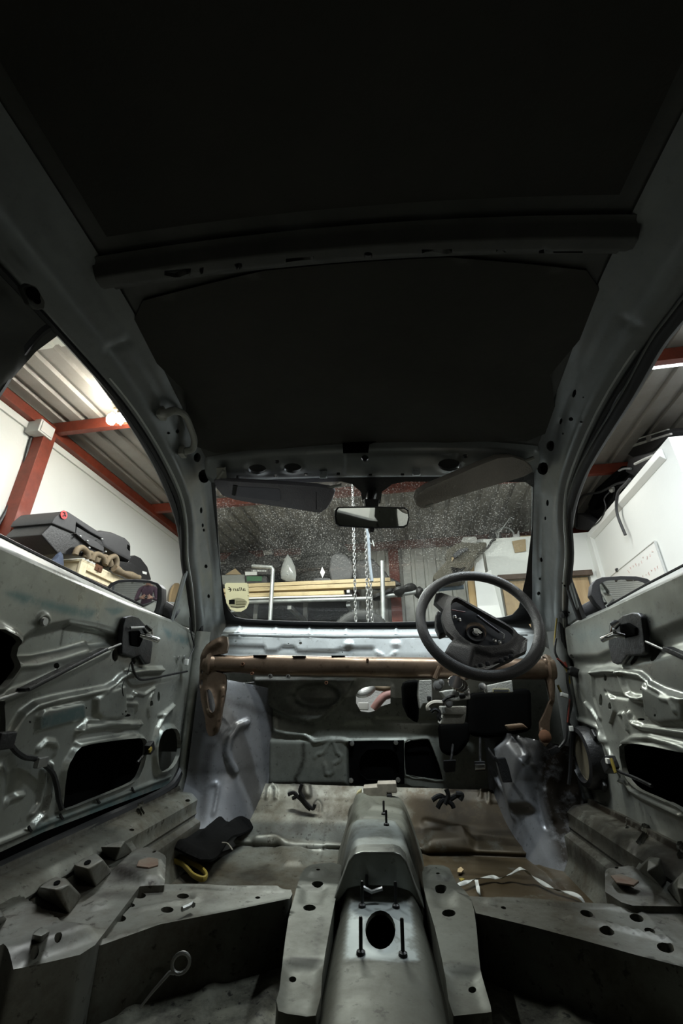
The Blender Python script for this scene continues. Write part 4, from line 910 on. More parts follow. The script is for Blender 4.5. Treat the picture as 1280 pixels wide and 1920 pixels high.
# ---- scuttle below the glass
_sp = np.array([(1.932, .914), (1.876, .874), (1.880, .864), (1.866, .864), (1.862, .855), (1.846, .795), (1.844, .774)])
_sl = np.concatenate([[0], np.cumsum(np.linalg.norm(np.diff(_sp, axis=0), axis=1))])
SCU = Surf(lambda a, b: np.stack([np.asarray(a), np.interp(b, _sl, _sp[:, 0]) - .03 * (np.asarray(a) / .62) ** 2, np.interp(b, _sl, _sp[:, 1]) + .006 * (np.asarray(a) / .62) ** 2], 1), -.63, .63, 0, _sl[-1])
O4 = (360, 1180); K4b = 3.765
ln = SCU.inv(sc([(245, 115), (510, 120), (515, 150), (590, 150), (640, 118), (710, 118), (745, 150), (790, 155), (900, 150), (1000, 150), (1100, 130), (1280, 128)], O4, K4b))
scf = [('p', ln + [(ln[-1][0], .19), (ln[0][0], .19)], -.008, .008)]
for u in (449, 518, 580, 649, 742, 835): scf.append(('r', SCU.inv([(u, 1172), (u, 1192)]), .008, .006))
scf += [('r', SCU.inv(sc([(985, 1225), (1045, 1258)], (380, 820), 3.048)), .008, .005), ('r', SCU.inv(sc([(1110, 1225), (1060, 1258)], (380, 820), 3.048)), .008, .005), ('p', SCU.inv(ell(sc([(1105, 107)], O4, K4b)[0], 8, 5)), .008, .012), ('p', SCU.inv(ell((742, 1208), 8, 5)), .008, .012)]
sh_ = [SCU.inv(ell(sc([c], O4, K4b)[0], r, r * .8, 8)) for c, r in (((765, 97), 3), ((308, 83), 1.6), ((680, 100), 1.3), ((1060, 157), 1.3))]
sheet('scuttle_panel', SCU, [(-.63, 0), (.63, 0), (.63, _sl[-1]), (-.63, _sl[-1])], sh_, scf, [('l', SCU.inv([(425, 1196), (560, 1197), (700, 1198), (850, 1196)]), .005, .45), ('l', ln, .006, .35)], sp=.009, mat=M['cowl'], parent=car, flange=.01)
MB().tube(smooth_path([V3(SCU.f(np.array([x]), np.array([_sl[3] + .001 * math.sin(30 * x)]))[0]) for x in np.linspace(-.6, .6, 22)], 3), .0055, 6).build('sealant_bead', M['cowl'], car)

# ---- bronze cross beam with its end brackets
rows = []
for x in np.linspace(-.63, .63, 64):
    rz = np.interp(x, [-.63, -.56, -.5, -.42, -.05, .05, .25, .63], [.033, .033, .030, .037, .036, .037, .036, .034]); ry = np.interp(x, [-.63, -.5, -.42, -.2, -.08, .63], [.033, .03, .024, .026, .034, .034])
    z0 = np.interp(x, [-.63, 0, .63], [.746, .737, .734]); y0 = 1.70 + np.interp(x, [-.5, -.42, -.2, -.08], [0, .008, .008, 0])
    rows.append([(x, y0 - ry * math.copysign(abs(math.cos(a)) ** .8, math.cos(a)), z0 + rz * math.copysign(abs(math.sin(a)) ** .8, math.sin(a))) for a in [2 * PI * k / 20 for k in range(20)]])
bm_ = MB().loft(rows).build('dashboard_beam', M['bronze'], car, sharp=60)
O6a = (340, 1160); K6a = 3.556
for c, r in (((408, 303), .006), ((470, 365), .006), ((590, 383), .0075), ((710, 385), .0075), ((965, 427), .006), ((1240, 275), .005)):
    p = V3(cx(*sc([c], O6a, K6a)[0], 1, 1.667)); MB().lathe([(r, 0), (r, .010), (r * .55, .010), (r * .5, .002), (0, .002)], p + Vector((0, .008, 0)), (0, -1, 0), 10).build('weld_nut', M['steel'] if r > .007 else M['rust'], bm_)
for c in ((525, 247), (785, 252), (1045, 250)):
    p = V3(cx(*sc([c], O6a, K6a)[0], 1, 1.69)); MB().box(p, (.05, .014, .004)).build('slot', M['black_matt'], bm_, bevel=.001)
BR = plane_surf((0, 1.675, 0), (1, 0, 0), (0, 0, 1), -.75, .75, .3, .95)
bl_o = BR.inv(sc([(60, 200), (100, 110), (180, 60), (245, 52), (242, 165), (150, 182), (130, 250), (170, 300), (232, 320), (235, 420), (215, 560), (195, 680), (165, 745), (120, 752), (98, 700), (90, 620), (62, 500), (52, 340)], O4, K4b))
b1_ = sheet('beam_bracket', BR, rounded(bl_o, 2), [BR.inv(rounded(sc([(105, 430), (140, 440), (168, 540), (148, 588), (120, 560)], O4, K4b), 2)), BR.inv(ell(sc([(68, 300)], O4, K4b)[0], 2, 5, 8)), BR.inv(ell(sc([(68, 375)], O4, K4b)[0], 2, 6, 8))],
            [('c', BR.inv(sc([(105, 430), (140, 440), (168, 540), (148, 588), (120, 560)], O4, K4b)), .012, .006), ('r', BR.inv(sc([(215, 420), (205, 560), (175, 700)], O4, K4b)), .012, .012), ('r', BR.inv(sc([(80, 190), (120, 130), (190, 90)], O4, K4b)), .02, .01)], sp=.008, mat=M['bronze'], parent=car, thick=.016)
MB().lathe([(.045, 0), (.048, .012), (.038, .016), (.034, .03)], (-.615, 1.70, .745), (1, 0, 0), 18).build('collar', M['bronze'], b1_)
O5 = (740, 1240); K5 = 4.0
br_o = BR.inv(sc([(1105, -40), (1150, -20), (1185, 60), (1200, 180), (1192, 300), (1168, 420), (1160, 480), (1165, 600), (1130, 640), (1095, 600), (1090, 460), (1130, 380), (1165, 290), (1140, 150), (1112, 90)], O5, K5))
b2_ = sheet('beam_bracket', BR, br_o, [BR.inv(ell(sc([(1173, 75)], O5, K5)[0], 2.2, 7, 8))], [('r', BR.inv(sc([(1135, 0), (1175, 130), (1178, 290)], O5, K5)), .014, .012)], sp=.008, mat=M['bronze'], parent=car, thick=.016)
MB().lathe([(.046, 0), (.05, .014), (.036, .02), (.034, .03)], (.62, 1.70, .735), (-1, 0, 0), 18).build('collar', M['bronze'], b2_)
p = V3(cx(*sc([(1120, 565)], O5, K5)[0], 1, 1.66)); MB().lathe([(.018, 0), (.02, .01), (.012, .016), (0, .016)], p, (0, -1, .2), 12).build('bolt', M['rust'], b2_)

# ---- bulkhead
BK = plane_surf((0, 1.955, 0), (1, 0, 0), (0, 0, 1), -.7, .7, .3, .9)
O7 = (640, 1160); K7b = 2.909; O8 = (480, 1360); K8b = 3.368
pipe_h = BK.inv(sc([(80, 415), (95, 392), (125, 375), (165, 368), (267, 370), (267, 462), (215, 478), (190, 500), (150, 510), (105, 505), (80, 460)], O7, K7b))
op2 = BK.inv([(757, 1393), (775, 1386), (800, 1384), (806, 1390), (820, 1425), (830, 1462), (795, 1458), (760, 1452)])
slot1 = BK.inv(sc([(262, 388), (458, 375), (462, 412), (300, 416)], O4, K4b)); blow = BK.inv([(657, 1394), (753, 1394), (753, 1467), (657, 1467)])
disc = BK.inv(sc([(440, 345), (1150, 350), (1085, 460), (1010, 545), (900, 640), (820, 655), (700, 620), (590, 570), (480, 500)], O4, K4b))
bowl = BK.inv(ell(sc([(880, 470)], O4, K4b)[0], 46, 27))
bft = [('p', disc, .026, .010), ('p', bowl, -.035, .05), ('c', bowl, .016, .006), ('c', pipe_h, .02, .005), ('c', op2, .012, .005),
       ('r', BK.inv([(513, 1345), (515, 1370), (540, 1376), (570, 1378), (590, 1390), (620, 1386), (640, 1387), (655, 1390), (760, 1389)]), .012, .012),
       ('p', BK.inv([(505, 1388), (650, 1390), (650, 1470), (505, 1470)]), .010, .02),
       ('p', BK.inv(sc([(1100, 600), (1280, 600), (1280, 660), (1060, 670)], O4, K4b)), .008, .02), ('r', BK.inv([(700, 1350), (850, 1352)]), .012, -.006)]
clov = sc([(370, 205), (390, 180), (430, 170), (460, 110), (490, 100), (500, 140), (510, 170), (540, 190), (530, 220), (490, 240), (490, 290), (460, 310), (440, 300), (435, 240)], O8, K8b)
bft += [('r', BK.inv(clov), .007, .005)]
bst = [('l', BK.inv(sc([(240, 480), (420, 560), (590, 620), (720, 660), (850, 670)], O4, K4b)), .02, .55), ('l', BK.inv(sc([(300, 120), (302, 220), (270, 300), (250, 335), (262, 380)], O8, K8b)), .016, .95), ('p', bowl, .03, .4), ('p', disc, .02, .45), ('l', BK.inv([(665, 1335), (700, 1338)]), .02, .3)]
sheet('bulkhead', BK, [(-.68, .30), (.68, .30), (.68, .87), (-.68, .87)], [pipe_h, op2, slot1, blow], bft, bst, sp=.007, mat=M['bulk'], parent=car, flange=.003)
rim_ = [V3(BK.f(np.array([q[0]]), np.array([q[1]]))[0]) + Vector((0, -.014, 0)) for q in rounded(op2, 2)]
MB().tube(rim_, .0028, 6, closed=True).build('opening_lip', M['bulk'], car)
MB().tube([V3(BK.f(np.array([q[0]]), np.array([q[1]]))[0]) + Vector((0, -.004, 0)) for q in slot1], .003, 5, closed=True).build('flap_edge', M['steel'], car)
# blower box frame and bowl
FR = plane_surf((0, 1.938, 0), (1, 0, 0), (0, 0, 1), -.7, .7, .3, .9)
fr_h = FR.inv(sc([(650, 260), (660, 200), (700, 155), (760, 148), (850, 150), (890, 185), (905, 240), (900, 300), (860, 345), (700, 345), (660, 310)], O8, K8b))
bf = sheet('blower_frame', FR, FR.inv([(653, 1390), (757, 1388), (758, 1470), (655, 1471)]), [fr_h], [('c', fr_h, .012, .004)], sp=.008, mat=M['black_matt'], parent=car, thick=.02)
c = V3(cx(714, 1433, 1, 1.955))
MB().lathe([(.088, .004), (.085, .05), (.05, .09), (0, .095)], c, (0, 1, 0), 28).build('bowl', M['black_matt'], bf)
MB().lathe([(.028, .0), (.028, .03), (.02, .03), (.018, .005)], c + Vector((0, .05, 0)), (0, -1, 0), 20).build('motor_ring', M['grey_plastic'], bf)
for u, v in ((660, 1394), (742, 1392), (658, 1463), (746, 1462)):
    p = V3(cx(u, v, 1, 1.935)); MB().lathe([(.009, 0), (.009, .006), (.0065, .006), (.0065, .014), (0, .015)], p, (0, -1, 0), 8).build('bolt', M['steel'], bf)
MB().lathe([(.10, -.008), (.10, .12), (0, .12)], V3(cx(793, 1425, 1, 1.97)), (0, 1, 0), 24).build('duct_bowl', M['black_matt'], car)
MB().tube([V3(cx(u, v, 1, 1.99)) for u, v in ((778, 1432), (785, 1429), (795, 1429), (802, 1431))], .004, 6).build('duct_ring', M['steel'], car)

# ---- front wings outside the footwells
for sx in (-1, 1):
    FW = Surf(lambda a, b, sx=sx: np.stack([sx * (.79 - .0 * np.asarray(a)), np.asarray(a), np.asarray(b)], 1), 1.7, 2.5, .2, .9)
    sheet('front_wing', FW, [(1.74, .2), (2.35, .2), (2.5, .5), (2.5, .86), (1.74, .90)], sp=.05, mat=M['body'], parent=car)
    sheet('inner_wing', plane_surf((0, 2.0, 0), (1, 0, 0), (0, 0, 1), -.8, .8, .2, .9), [(sx * .42, .15), (sx * .79, .15), (sx * .79, .88), (sx * .42, .88)], sp=.05, mat=M['bulk'], parent=car)
# ---- engine bay pieces seen through the pipe hole
eb = empty('engine_bay_pipework', (0, 0, 0), car)
for pts, r, mt in (([(668, 1290), (675, 1300), (690, 1296), (700, 1285)], .02, M['alu']), ([(700, 1330), (720, 1305), (745, 1300)], .018, plain('reddish_hose', (.25, .13, .11), .6)), ([(690, 1285), (720, 1290), (740, 1284)], .014, M['rustlight'])):
    MB().tube(smooth_path([V3(cx(u, v, 1, 2.10)) for u, v in pts], 4), r, 12).build('hose', mt, eb)
MB().box(V3(cx(681, 1324, 1, 2.09)), (.045, .03, .03)).build('white_block', M['white_plastic'], eb, bevel=.004)
MB().box((.02, 2.3, .55), (1.2, .03, .5)).build('engine_bay_wall', M['alu'], eb)

# ---- toe board and floor pan
_fp = np.array([(.60, .17), (1.62, .17), (1.74, .195), (1.84, .25), (1.925, .326)])
_fl = np.concatenate([[0], np.cumsum(np.linalg.norm(np.diff(_fp, axis=0), axis=1))])
_fs = smooth_path(_fp, 8); _fs = np.array(_fs); _fsl = np.concatenate([[0], np.cumsum(np.linalg.norm(np.diff(_fs, axis=0), axis=1))])
FLO = Surf(lambda a, b: np.stack([np.asarray(a), np.interp(b, _fsl, _fs[:, 0]), np.interp(b, _fsl, _fs[:, 1])], 1), -.64, .64, .15, _fsl[-1])
seam = FLO.inv(sc([(245, 1300), (380, 1285), (470, 1250), (490, 1195), (545, 1210), (750, 1215), (800, 1280), (975, 1285), (960, 1420), (920, 1620)], O6a, K6a))
step = FLO.inv(sc([(500, 1470), (620, 1460), (690, 1500), (800, 1520), (930, 1530)], O6a, K6a))
fft = [('r', seam, .005, -.002), ('r', step, .02, .012), ('p', FLO.inv(sc([(640, 1530), (740, 1510), (860, 1560), (800, 1650), (690, 1650)], O6a, K6a)), .012, .03),
       ('r', FLO.inv(sc([(570, 1200), (578, 1130), (605, 1110), (630, 1130), (628, 1200)], O6a, K6a)), .008, .006), ('r', FLO.inv(sc([(890, 1280), (895, 1230), (910, 1215), (928, 1240), (925, 1290)], O6a, K6a)), .007, .006),
       ('p', FLO.inv(sc([(815, 1110), (840, 1100), (865, 1110), (865, 1190), (835, 1195), (818, 1180)], O6a, K6a)), .01, .012),
       ('r', FLO.inv([(900, 1495), (903, 1478), (912, 1475), (918, 1485), (917, 1505)]), .008, .006), ('r', FLO.inv([(800, 1545), (860, 1560), (880, 1580)]), .03, .012), ('p', FLO.inv([(800, 1560), (870, 1555), (880, 1590), (800, 1595)]), .02, .04),
       ('r', FLO.inv(sc([(370, 340), (500, 470), (620, 600)], (860, 1480), 3.048)), .008, -.005), ('r', FLO.inv(sc([(600, 370), (830, 600)], (860, 1480), 3.048)), .012, .006)]
for u, v in ((555, 1440), (552, 1453), (550, 1466), (545, 1485)): fft.append(('p', FLO.inv(ell((u, v), 3, 3, 8)), .004, .006))
fst = [('l', seam, .005, .6), ('l', FLO.inv(sc([(262, 380), (280, 430), (300, 470), (330, 500)], O8, K8b)), .03, 1.0), ('l', FLO.inv(sc([(340, 370), (375, 440), (370, 500)], O8, K8b)), .022, .7), ('l', FLO.inv(sc([(820, 1260), (780, 1400)], O6a, K6a)), .04, .45),
       ('p', FLO.inv([(800, 1500), (850, 1470), (890, 1500), (1040, 1530), (1060, 1600), (900, 1560), (840, 1570), (790, 1560)]), .12, .8), ('l', FLO.inv([(640, 1590), (620, 1530), (600, 1480)]), .05, .3), ('p', FLO.inv([(440, 1640), (500, 1620), (520, 1650), (470, 1660)]), .03, .6), ('l', FLO.inv([(395, 1535), (450, 1530), (500, 1510)]), .03, .5)]
sheet('floor_pan', FLO, [(-.62, 0), (.62, 0), (.62, _fsl[-1]), (-.62, _fsl[-1])], [], fft, fst, [('p', [(.10, .2), (.62, .2), (.62, 1.10), (.45, 1.18), (.30, 1.14), (.16, 1.16), (.09, 1.10)], .08, 2.0), ('p', [(.09, 1.08), (.62, 1.08), (.62, 1.40), (.12, 1.40)], .1, 1.7), ('p', [(-.6, .45), (-.2, .45), (-.10, 1.0), (-.3, 1.05), (-.6, .95)], .2, .5)], sp=.007, mat=M['floor'], parent=car)

# ---- front wheel arches bulging into the footwells
def arch_f(sx):
    def f(a, b):
        a = np.asarray(a); b = np.asarray(b); t = a / .34; zz = .16 + b
        bul = .055 * np.sin(PI * np.clip(t, 0, 1)) * np.clip((.70 - zz) / .3, 0, 1) ** .5
        low = .12 * np.clip((.38 - zz) / .22, 0, 1) ** 1.3
        x = -.66 + .24 * t; y = 1.73 + .225 * t
        return np.stack([sx * (x + bul * .7), y - bul * .8 - low, zz], 1)
    return f
AL = Surf(arch_f(1), 0, .36, 0, .56); AR = Surf(arch_f(-1), 0, .36, 0, .56)
cb_ = AL.inv(sc([(435, 690), (370, 720), (320, 790), (305, 880), (325, 960), (355, 1015)], O6a, K6a))
sheet('wheel_arch', AL, [(0, 0), (.345, 0), (.345, .50), (0, .55)], [], [('q', cb_, .016, .015, .008), ('r', AL.inv(sc([(205, 1110), (230, 1095), (245, 1120), (235, 1200), (215, 1300)], O6a, K6a)), .008, .006), ('r', AL.inv(sc([(265, 640), (330, 710), (290, 740), (210, 840)], O6a, K6a)), .008, .002)], [('l', AL.inv(sc([(190, 850), (160, 1000), (150, 1200), (140, 1330)], O6a, K6a)), .03, .6), ('l', AL.inv(sc([(300, 540), (600, 660)], O6a, K6a)), .03, .5)], sp=.007, mat=M['arch'], parent=car)
ra_ = sheet('wheel_arch', AR, [(0, 0), (.345, 0), (.345, .36), (.2, .36), (0, .33)], [], [('p', AR.inv(sc([(850, 700), (930, 660), (1040, 800), (1055, 1030), (935, 1040), (880, 860)], O7, K7b)), .03, .03), ('q', AR.inv(sc([(965, 650), (1000, 690), (1015, 740), (1010, 780)], O7, K7b)), .012, .010, .008), ('r', AR.inv(sc([(1070, 930), (1075, 1010), (1110, 1130)], O7, K7b)), .01, -.006), ('r', AR.inv(sc([(1110, 940), (1130, 1020), (1150, 1090)], O7, K7b)), .012, .006), ('r', AR.inv(sc([(815, 820), (900, 960), (940, 1080)], O7, K7b)), .015, .012)], [('p', [(-.05, -.05), (.12, -.05), (.12, .22), (.06, .6), (-.05, .6)], .07, 1.1), ('p', AR.inv(sc([(1095, 820), (1150, 830), (1150, 930), (1070, 920)], O7, K7b)), .02, .9), ('l', AR.inv(sc([(820, 650), (920, 640), (1050, 700)], O7, K7b)), .03, .6)], sp=.007, mat=M['arch'], parent=car)

# ---- hinge pillars between the arches and the door edges
for sx in (-1, 1):
    def hp(a, b, sx=sx):
        a = np.asarray(a); b = np.asarray(b); t = a / .09
        return np.stack([sx * (.725 - .075 * t + .0 * b), 1.765 - .035 * np.sin(PI * np.clip(t, 0, 1)) * np.clip((b - .2) / .3, 0, 1) - .06 * np.clip((.4 - b) / .2, 0, 1), b], 1)
    HP = Surf(hp, 0, .09, .2, .86)
    hol = [HP.inv(rounded(sc([(88, 860), (100, 870), (105, 1000), (85, 1030), (75, 940)], O6a, K6a), 2))] if sx < 0 else []
    sheet('hinge_pillar', HP, [(0, .17), (.09, .17), (.09, .87), (0, .87)], hol, [('r', [(.045, .25), (.05, .6)], .02, .008)], [('l', [(.085, .2), (.08, .5)], .03, .7)], sp=.01, mat=M['body'] if sx < 0 else M['rail'], parent=car)

# ---- sills
_sp2 = np.array([(.712, .28), (.712, .338), (.680, .345), (.676, .333), (.630, .326), (.606, .308), (.602, .262), (.578, .250), (.572, .200), (.548, .168)])
_s2 = np.array(_sp2); _s2l = np.concatenate([[0], np.cumsum(np.linalg.norm(np.diff(_s2, axis=0), axis=1))])
for sx in (-1, 1):
    SI = Surf(lambda a, b, sx=sx: np.stack([sx * np.interp(b, _s2l, _s2[:, 0]), np.asarray(a), np.interp(b, _s2l, _s2[:, 1])], 1), .75, 1.8, 0, _s2l[-1])
    hs_ = [SI.inv(ell(c, 5, 2.6, 8)) for c in (((352, 1501), (247, 1556), (265, 1528)) if sx < 0 else ((1175, 1551), (1200, 1583), (1275, 1608)))]
    sheet('sill', SI, [(.0, 0), (1.86, 0), (1.86, _s2l[-1]), (.0, _s2l[-1])], hs_, [('r', [(.0, .215), (1.8, .215)], .010, .005)], [('l', [(.6, .10), (1.7, .10)], .02, .6 if sx < 0 else 1.2), ('p', [(.3, .07), (1.9, .07), (1.9, .30), (.3, .30)], .05, .0 if sx < 0 else .75), ('l', [(1.5, .09), (1.75, .1)], .05, .9), ('l', [(.9, .25), (1.75, .26)], .05, .6)], sp=.008, mat=M['floor'], parent=car, sharp=22)

# ---- tunnel
TZ = lambda y: np.interp(y, [-.2, .70, 1.03, 1.075, 1.10, 1.60, 1.70, 1.78, 1.95], [.30, .292, .292, .340, .352, .345, .338, .30, .30])
TW = lambda y: np.interp(y, [-.2, .70, 1.03, 1.08, 1.35, 1.60, 1.95], [.075, .060, .056, .052, .058, .062, .066])
TB = lambda y: np.interp(y, [-.2, .70, 1.03, 1.08, 1.35, 1.6, 1.95], [.17, .128, .110, .105, .12, .13, .15])
TC = lambda y: np.interp(y, [.6, 1.0, 1.6, 1.95], [.030, .022, .013, .010])
def tun_f(a, b):
    a = np.asarray(a); y = np.asarray(b); t = a / .16; s_ = np.sign(t); u = np.abs(t)
    w1, w2, zt = TW(y), TB(y), TZ(y); zb = .165
    e = np.clip((u - .38) / .62, 0, 1); r = sstep(e)
    x = np.where(u < .38, u / .38 * w1 * .9, w1 * .9 + (w2 - w1 * .9) * e ** .8)
    z = np.where(u < .38, zt + .004 * (1 - (u / .38) ** 2), zt + (zb - zt) * (e ** 1.5 * .75 + .25 * r))
    return np.stack([TC(y) + s_ * x, y, z], 1)
TU = Surf(tun_f, -.16, .16, .5, 1.95)
ovh = TU.inv(ell((713, 1748), 28, 37, 20)); OT = (560, 1440); KT = 3.2
wp_ = TU.inv(sc([(320, 800), (640, 800), (660, 830), (705, 1150), (560, 1160), (400, 1140), (290, 1150), (305, 830)], OT, KT))
tft = [('c', ovh, .008, .003), ('r', TU.inv(sc([(305, 800), (320, 775), (400, 770), (600, 785), (650, 800)], OT, KT)), .006, -.004), ('r', TU.inv(sc([(245, 560), (300, 330), (345, 308), (590, 315), (640, 390), (690, 580)], OT, KT)), .010, -.006), ('r', TU.inv(sc([(310, 255), (450, 245), (610, 270)], OT, KT)), .03, .010)]
sheet('tunnel', TU, [(-.16, .25), (.16, .25), (.16, 1.95), (-.16, 1.95)], [ovh, TU.inv(ell((719, 1596), 6, 2.6, 10))], tft, [('l', TU.inv(sc([(300, 1160), (450, 1155), (700, 1170)], OT, KT)), .012, .4), ('l', [(.13, .4), (.13, 1.6)], .07, .85), ('l', [(-.13, .4), (-.13, 1.6)], .07, .6), ('l', TU.inv(sc([(300, 730), (450, 720), (640, 740)], OT, KT)), .03, .45)],
      [('p', wp_, .012, 1.8), ('p', TU.inv(sc([(270, 560), (310, 350), (360, 312), (580, 318), (620, 400), (680, 570), (600, 480), (330, 490)], OT, KT)), .02, .45)], sp=.008, mat=M['tunnel'], parent=car, flange=.006)
BG = plane_surf((0, 1.045, 0), (1, 0, 0), (0, 0, 1), -.3, .3, .1, .5)
bg_o = [(622, 1695), (638, 1655), (653, 1615), (664, 1601), (680, 1597), (738, 1597), (751, 1602), (762, 1615), (780, 1665), (797, 1707), (787, 1700), (762, 1672), (740, 1664), (680, 1662), (652, 1668), (632, 1693)]
P = [V3(cx(u, v, 1, 1.045)) for u, v in bg_o]
MB().prism(P, (0, .05, .0)).build('tunnel_bridge', M['body'], car, bevel=.008, seg=3)
def stud(c, h, r=.0029):
    q = TU.inv(sc([c], OT, KT))[0]; p = V3(TU.f(np.array([q[0]]), np.array([q[1]]))[0])
    MB().lathe([(r * 2.4, 0), (r * 2.2, .004), (r, .006), (r, h), (r * .7, h + .002), (0, h + .002)], p, (0, 0, 1), 10).build('stud', M['black'], car)
for c, h in (((380, 835), .036), ((583, 838), .036), ((372, 1118), .042), ((625, 1128), .042), ((408, 765), .03), ((525, 345), .03), ((510, 280), .03)): stud(c, h)
q = V3(tun_f(np.array([-.02]), np.array([1.02]))[0]) + Vector((0, 0, .015))
MB().tube([q + Vector((-.02, 0, .008)), q, q + Vector((.02, 0, .006))], .0035, 6).build('wing_nut', M['steel'], car)
# gear linkage bracket at the tunnel front
gb_ = empty('linkage_bracket', (0, 0, 0), car)
def yb(pts, y, dep, mat, nm, par, bev=.003, off=OT, k=KT):
    P = [V3(cx(u, v, 1, y)) for u, v in sc(pts, off, k)]; return MB().prism(P, (0, dep, 0)).build(nm, mat, par, bevel=bev)
yb([(385, 120), (470, 112), (470, 95), (585, 92), (590, 150), (530, 150), (528, 190), (390, 185)], 1.66, .06, plain('pale_rusty_casting', (.30, .27, .22), .55, .3, .4, 40), 'casting', gb_)
yb([(345, 150), (375, 128), (375, 205), (345, 190)], 1.68, .03, M['sticker'], 'yellow_tab', gb_)
yb([(360, 185), (530, 190), (600, 235), (440, 215)], 1.62, .05, M['rustlight'], 'foot', gb_)
yb([(528, 160), (560, 160), (560, 190), (528, 190)], 1.65, .03, M['black'], 'bush', gb_)

# ---- seat mounts either side of the tunnel and the two cross members
FZ = plane_surf((0, 0, .290), (1, 0, 0), (0, 1, 0), -.7, .7, .3, 1.5)
O2 = (0, 1480); K2 = 3.048; O9 = (860, 1480)
def z_sheet(name, outl, holes, feats, stains, th, mat, sp=.009, S=FZ):
    return sheet(name, S, S.inv(outl), [S.inv(h) for h in holes], [(f[0], S.inv(f[1]), *f[2:]) for f in feats], [(s_[0], S.inv(s_[1]), *s_[2:]) for s_ in stains], sp=sp, mat=mat, parent=car, thick=th)
z_sheet('tunnel_seat_mount', rounded([(575, 1625), (600, 1619), (640, 1622), (632, 1670), (618, 1740), (604, 1820), (592, 1897), (522, 1886), (524, 1850), (531, 1790), (540, 1725), (549, 1690), (562, 1645)], 2),
        [ell((595, 1657), 11, 5), ell((580, 1702), 12, 6), ell((549, 1822), 7, 5.5), ell((596, 1637), 4, 1.8, 6), ell((598, 1627), 3, 1.6, 6)],
        [('p', rounded([(576, 1640), (585, 1629), (612, 1629), (613, 1637), (600, 1643), (582, 1643)], 2), .006, .006), ('p', [(535, 1802), (605, 1802), (590, 1900), (520, 1890)], -.008, .02), ('p', [(568, 1662), (612, 1662), (600, 1692), (565, 1692)], -.005, .012)],
        [('l', [(540, 1796), (600, 1797)], .008, .8), ('l', [(603, 1720), (590, 1790)], .008, .5)], .1, M['tunnel'])
z_sheet('tunnel_seat_mount', rounded([(795, 1625), (820, 1622), (842, 1628), (855, 1655), (882, 1683), (893, 1740), (900, 1815), (919, 1880), (912, 1892), (850, 1897), (835, 1830), (815, 1740), (800, 1690), (792, 1650)], 2),
        [ell((826, 1664), 11, 5.5), ell((841, 1712), 13, 7), ell((884, 1841), 7.5, 6), ell((821, 1644), 4, 1.8, 6), ell((819, 1633), 3, 1.6, 6)],
        [('p', rounded([(805, 1648), (804, 1634), (815, 1630), (836, 1640), (838, 1648), (822, 1650)], 2), .006, .006), ('p', [(835, 1815), (898, 1818), (920, 1890), (848, 1897)], -.008, .02), ('p', [(812, 1665), (848, 1668), (850, 1700), (820, 1700)], -.005, .012)],
        [('l', [(845, 1806), (898, 1812)], .008, .8), ('l', rounded([(803, 1640), (815, 1628), (842, 1640), (838, 1652)], 2), .006, .7)], .1, M['tunnel'])
z_sheet('seat_crossmember', [(312, 1660), (400, 1662), (545, 1668), (548, 1676), (540, 1691), (440, 1712), (300, 1738), (188, 1774), (176, 1772), (245, 1700), (263, 1662)],
        [ell(sc([c], O2, K2)[0], rx / K2, ry / K2, 12) for c, rx, ry in (((800, 607), 34, 17), ((745, 662), 26, 12), ((680, 738), 41, 20), ((955, 688), 37, 18), ((1045, 610), 35, 15))] + [ell((483, 1683), 5, 2.4, 8)],
        [('r', sc([(780, 690), (950, 655), (1120, 635), (1125, 600)], O2, K2), .008, .004), ('r', [(265, 1663), (400, 1665), (520, 1668)], .012, .006), ('r', [(180, 1772), (300, 1736), (440, 1711), (540, 1690)], .010, .005)],
        [('l', sc([(800, 600), (1000, 620), (1250, 640)], O2, K2), .02, .4)], .12, M['floor'])
cl_ = [V3(cx(*sc([c], O2, K2)[0], 2, .30)) for c in ((1040, 685), (1075, 670), (1100, 655), (1105, 662))]
MB().tube(cl_, .004, 6).build('wire_clip', M['steel'], car)
z_sheet('seat_crossmember', [(856, 1672), (880, 1680), (1000, 1688), (1200, 1697), (1300, 1700), (1300, 1818), (1190, 1790), (1090, 1762), (1000, 1738), (892, 1712), (884, 1690)],
        [ell(sc([c], O9, K2)[0], rx / K2, ry / K2, 12, .3) for c, rx, ry in (((730, 710), 40, 18), ((1015, 735), 42, 22), ((845, 810), 46, 23), ((1090, 808), 33, 16), ((1180, 905), 52, 27), ((255, 677), 16, 8))],
        [('r', sc([(175, 655), (185, 635), (250, 632), (600, 655), (1000, 690)], O9, K2), .008, .005), ('r', sc([(640, 735), (900, 790), (1180, 860)], O9, K2), .009, .006), ('r', sc([(985, 665), (1060, 720), (1180, 850), (1290, 960)], O9, K2), .006, .004)],
        [('l', sc([(560, 670), (700, 680)], O9, K2), .015, .5)], .12, M['floor'])
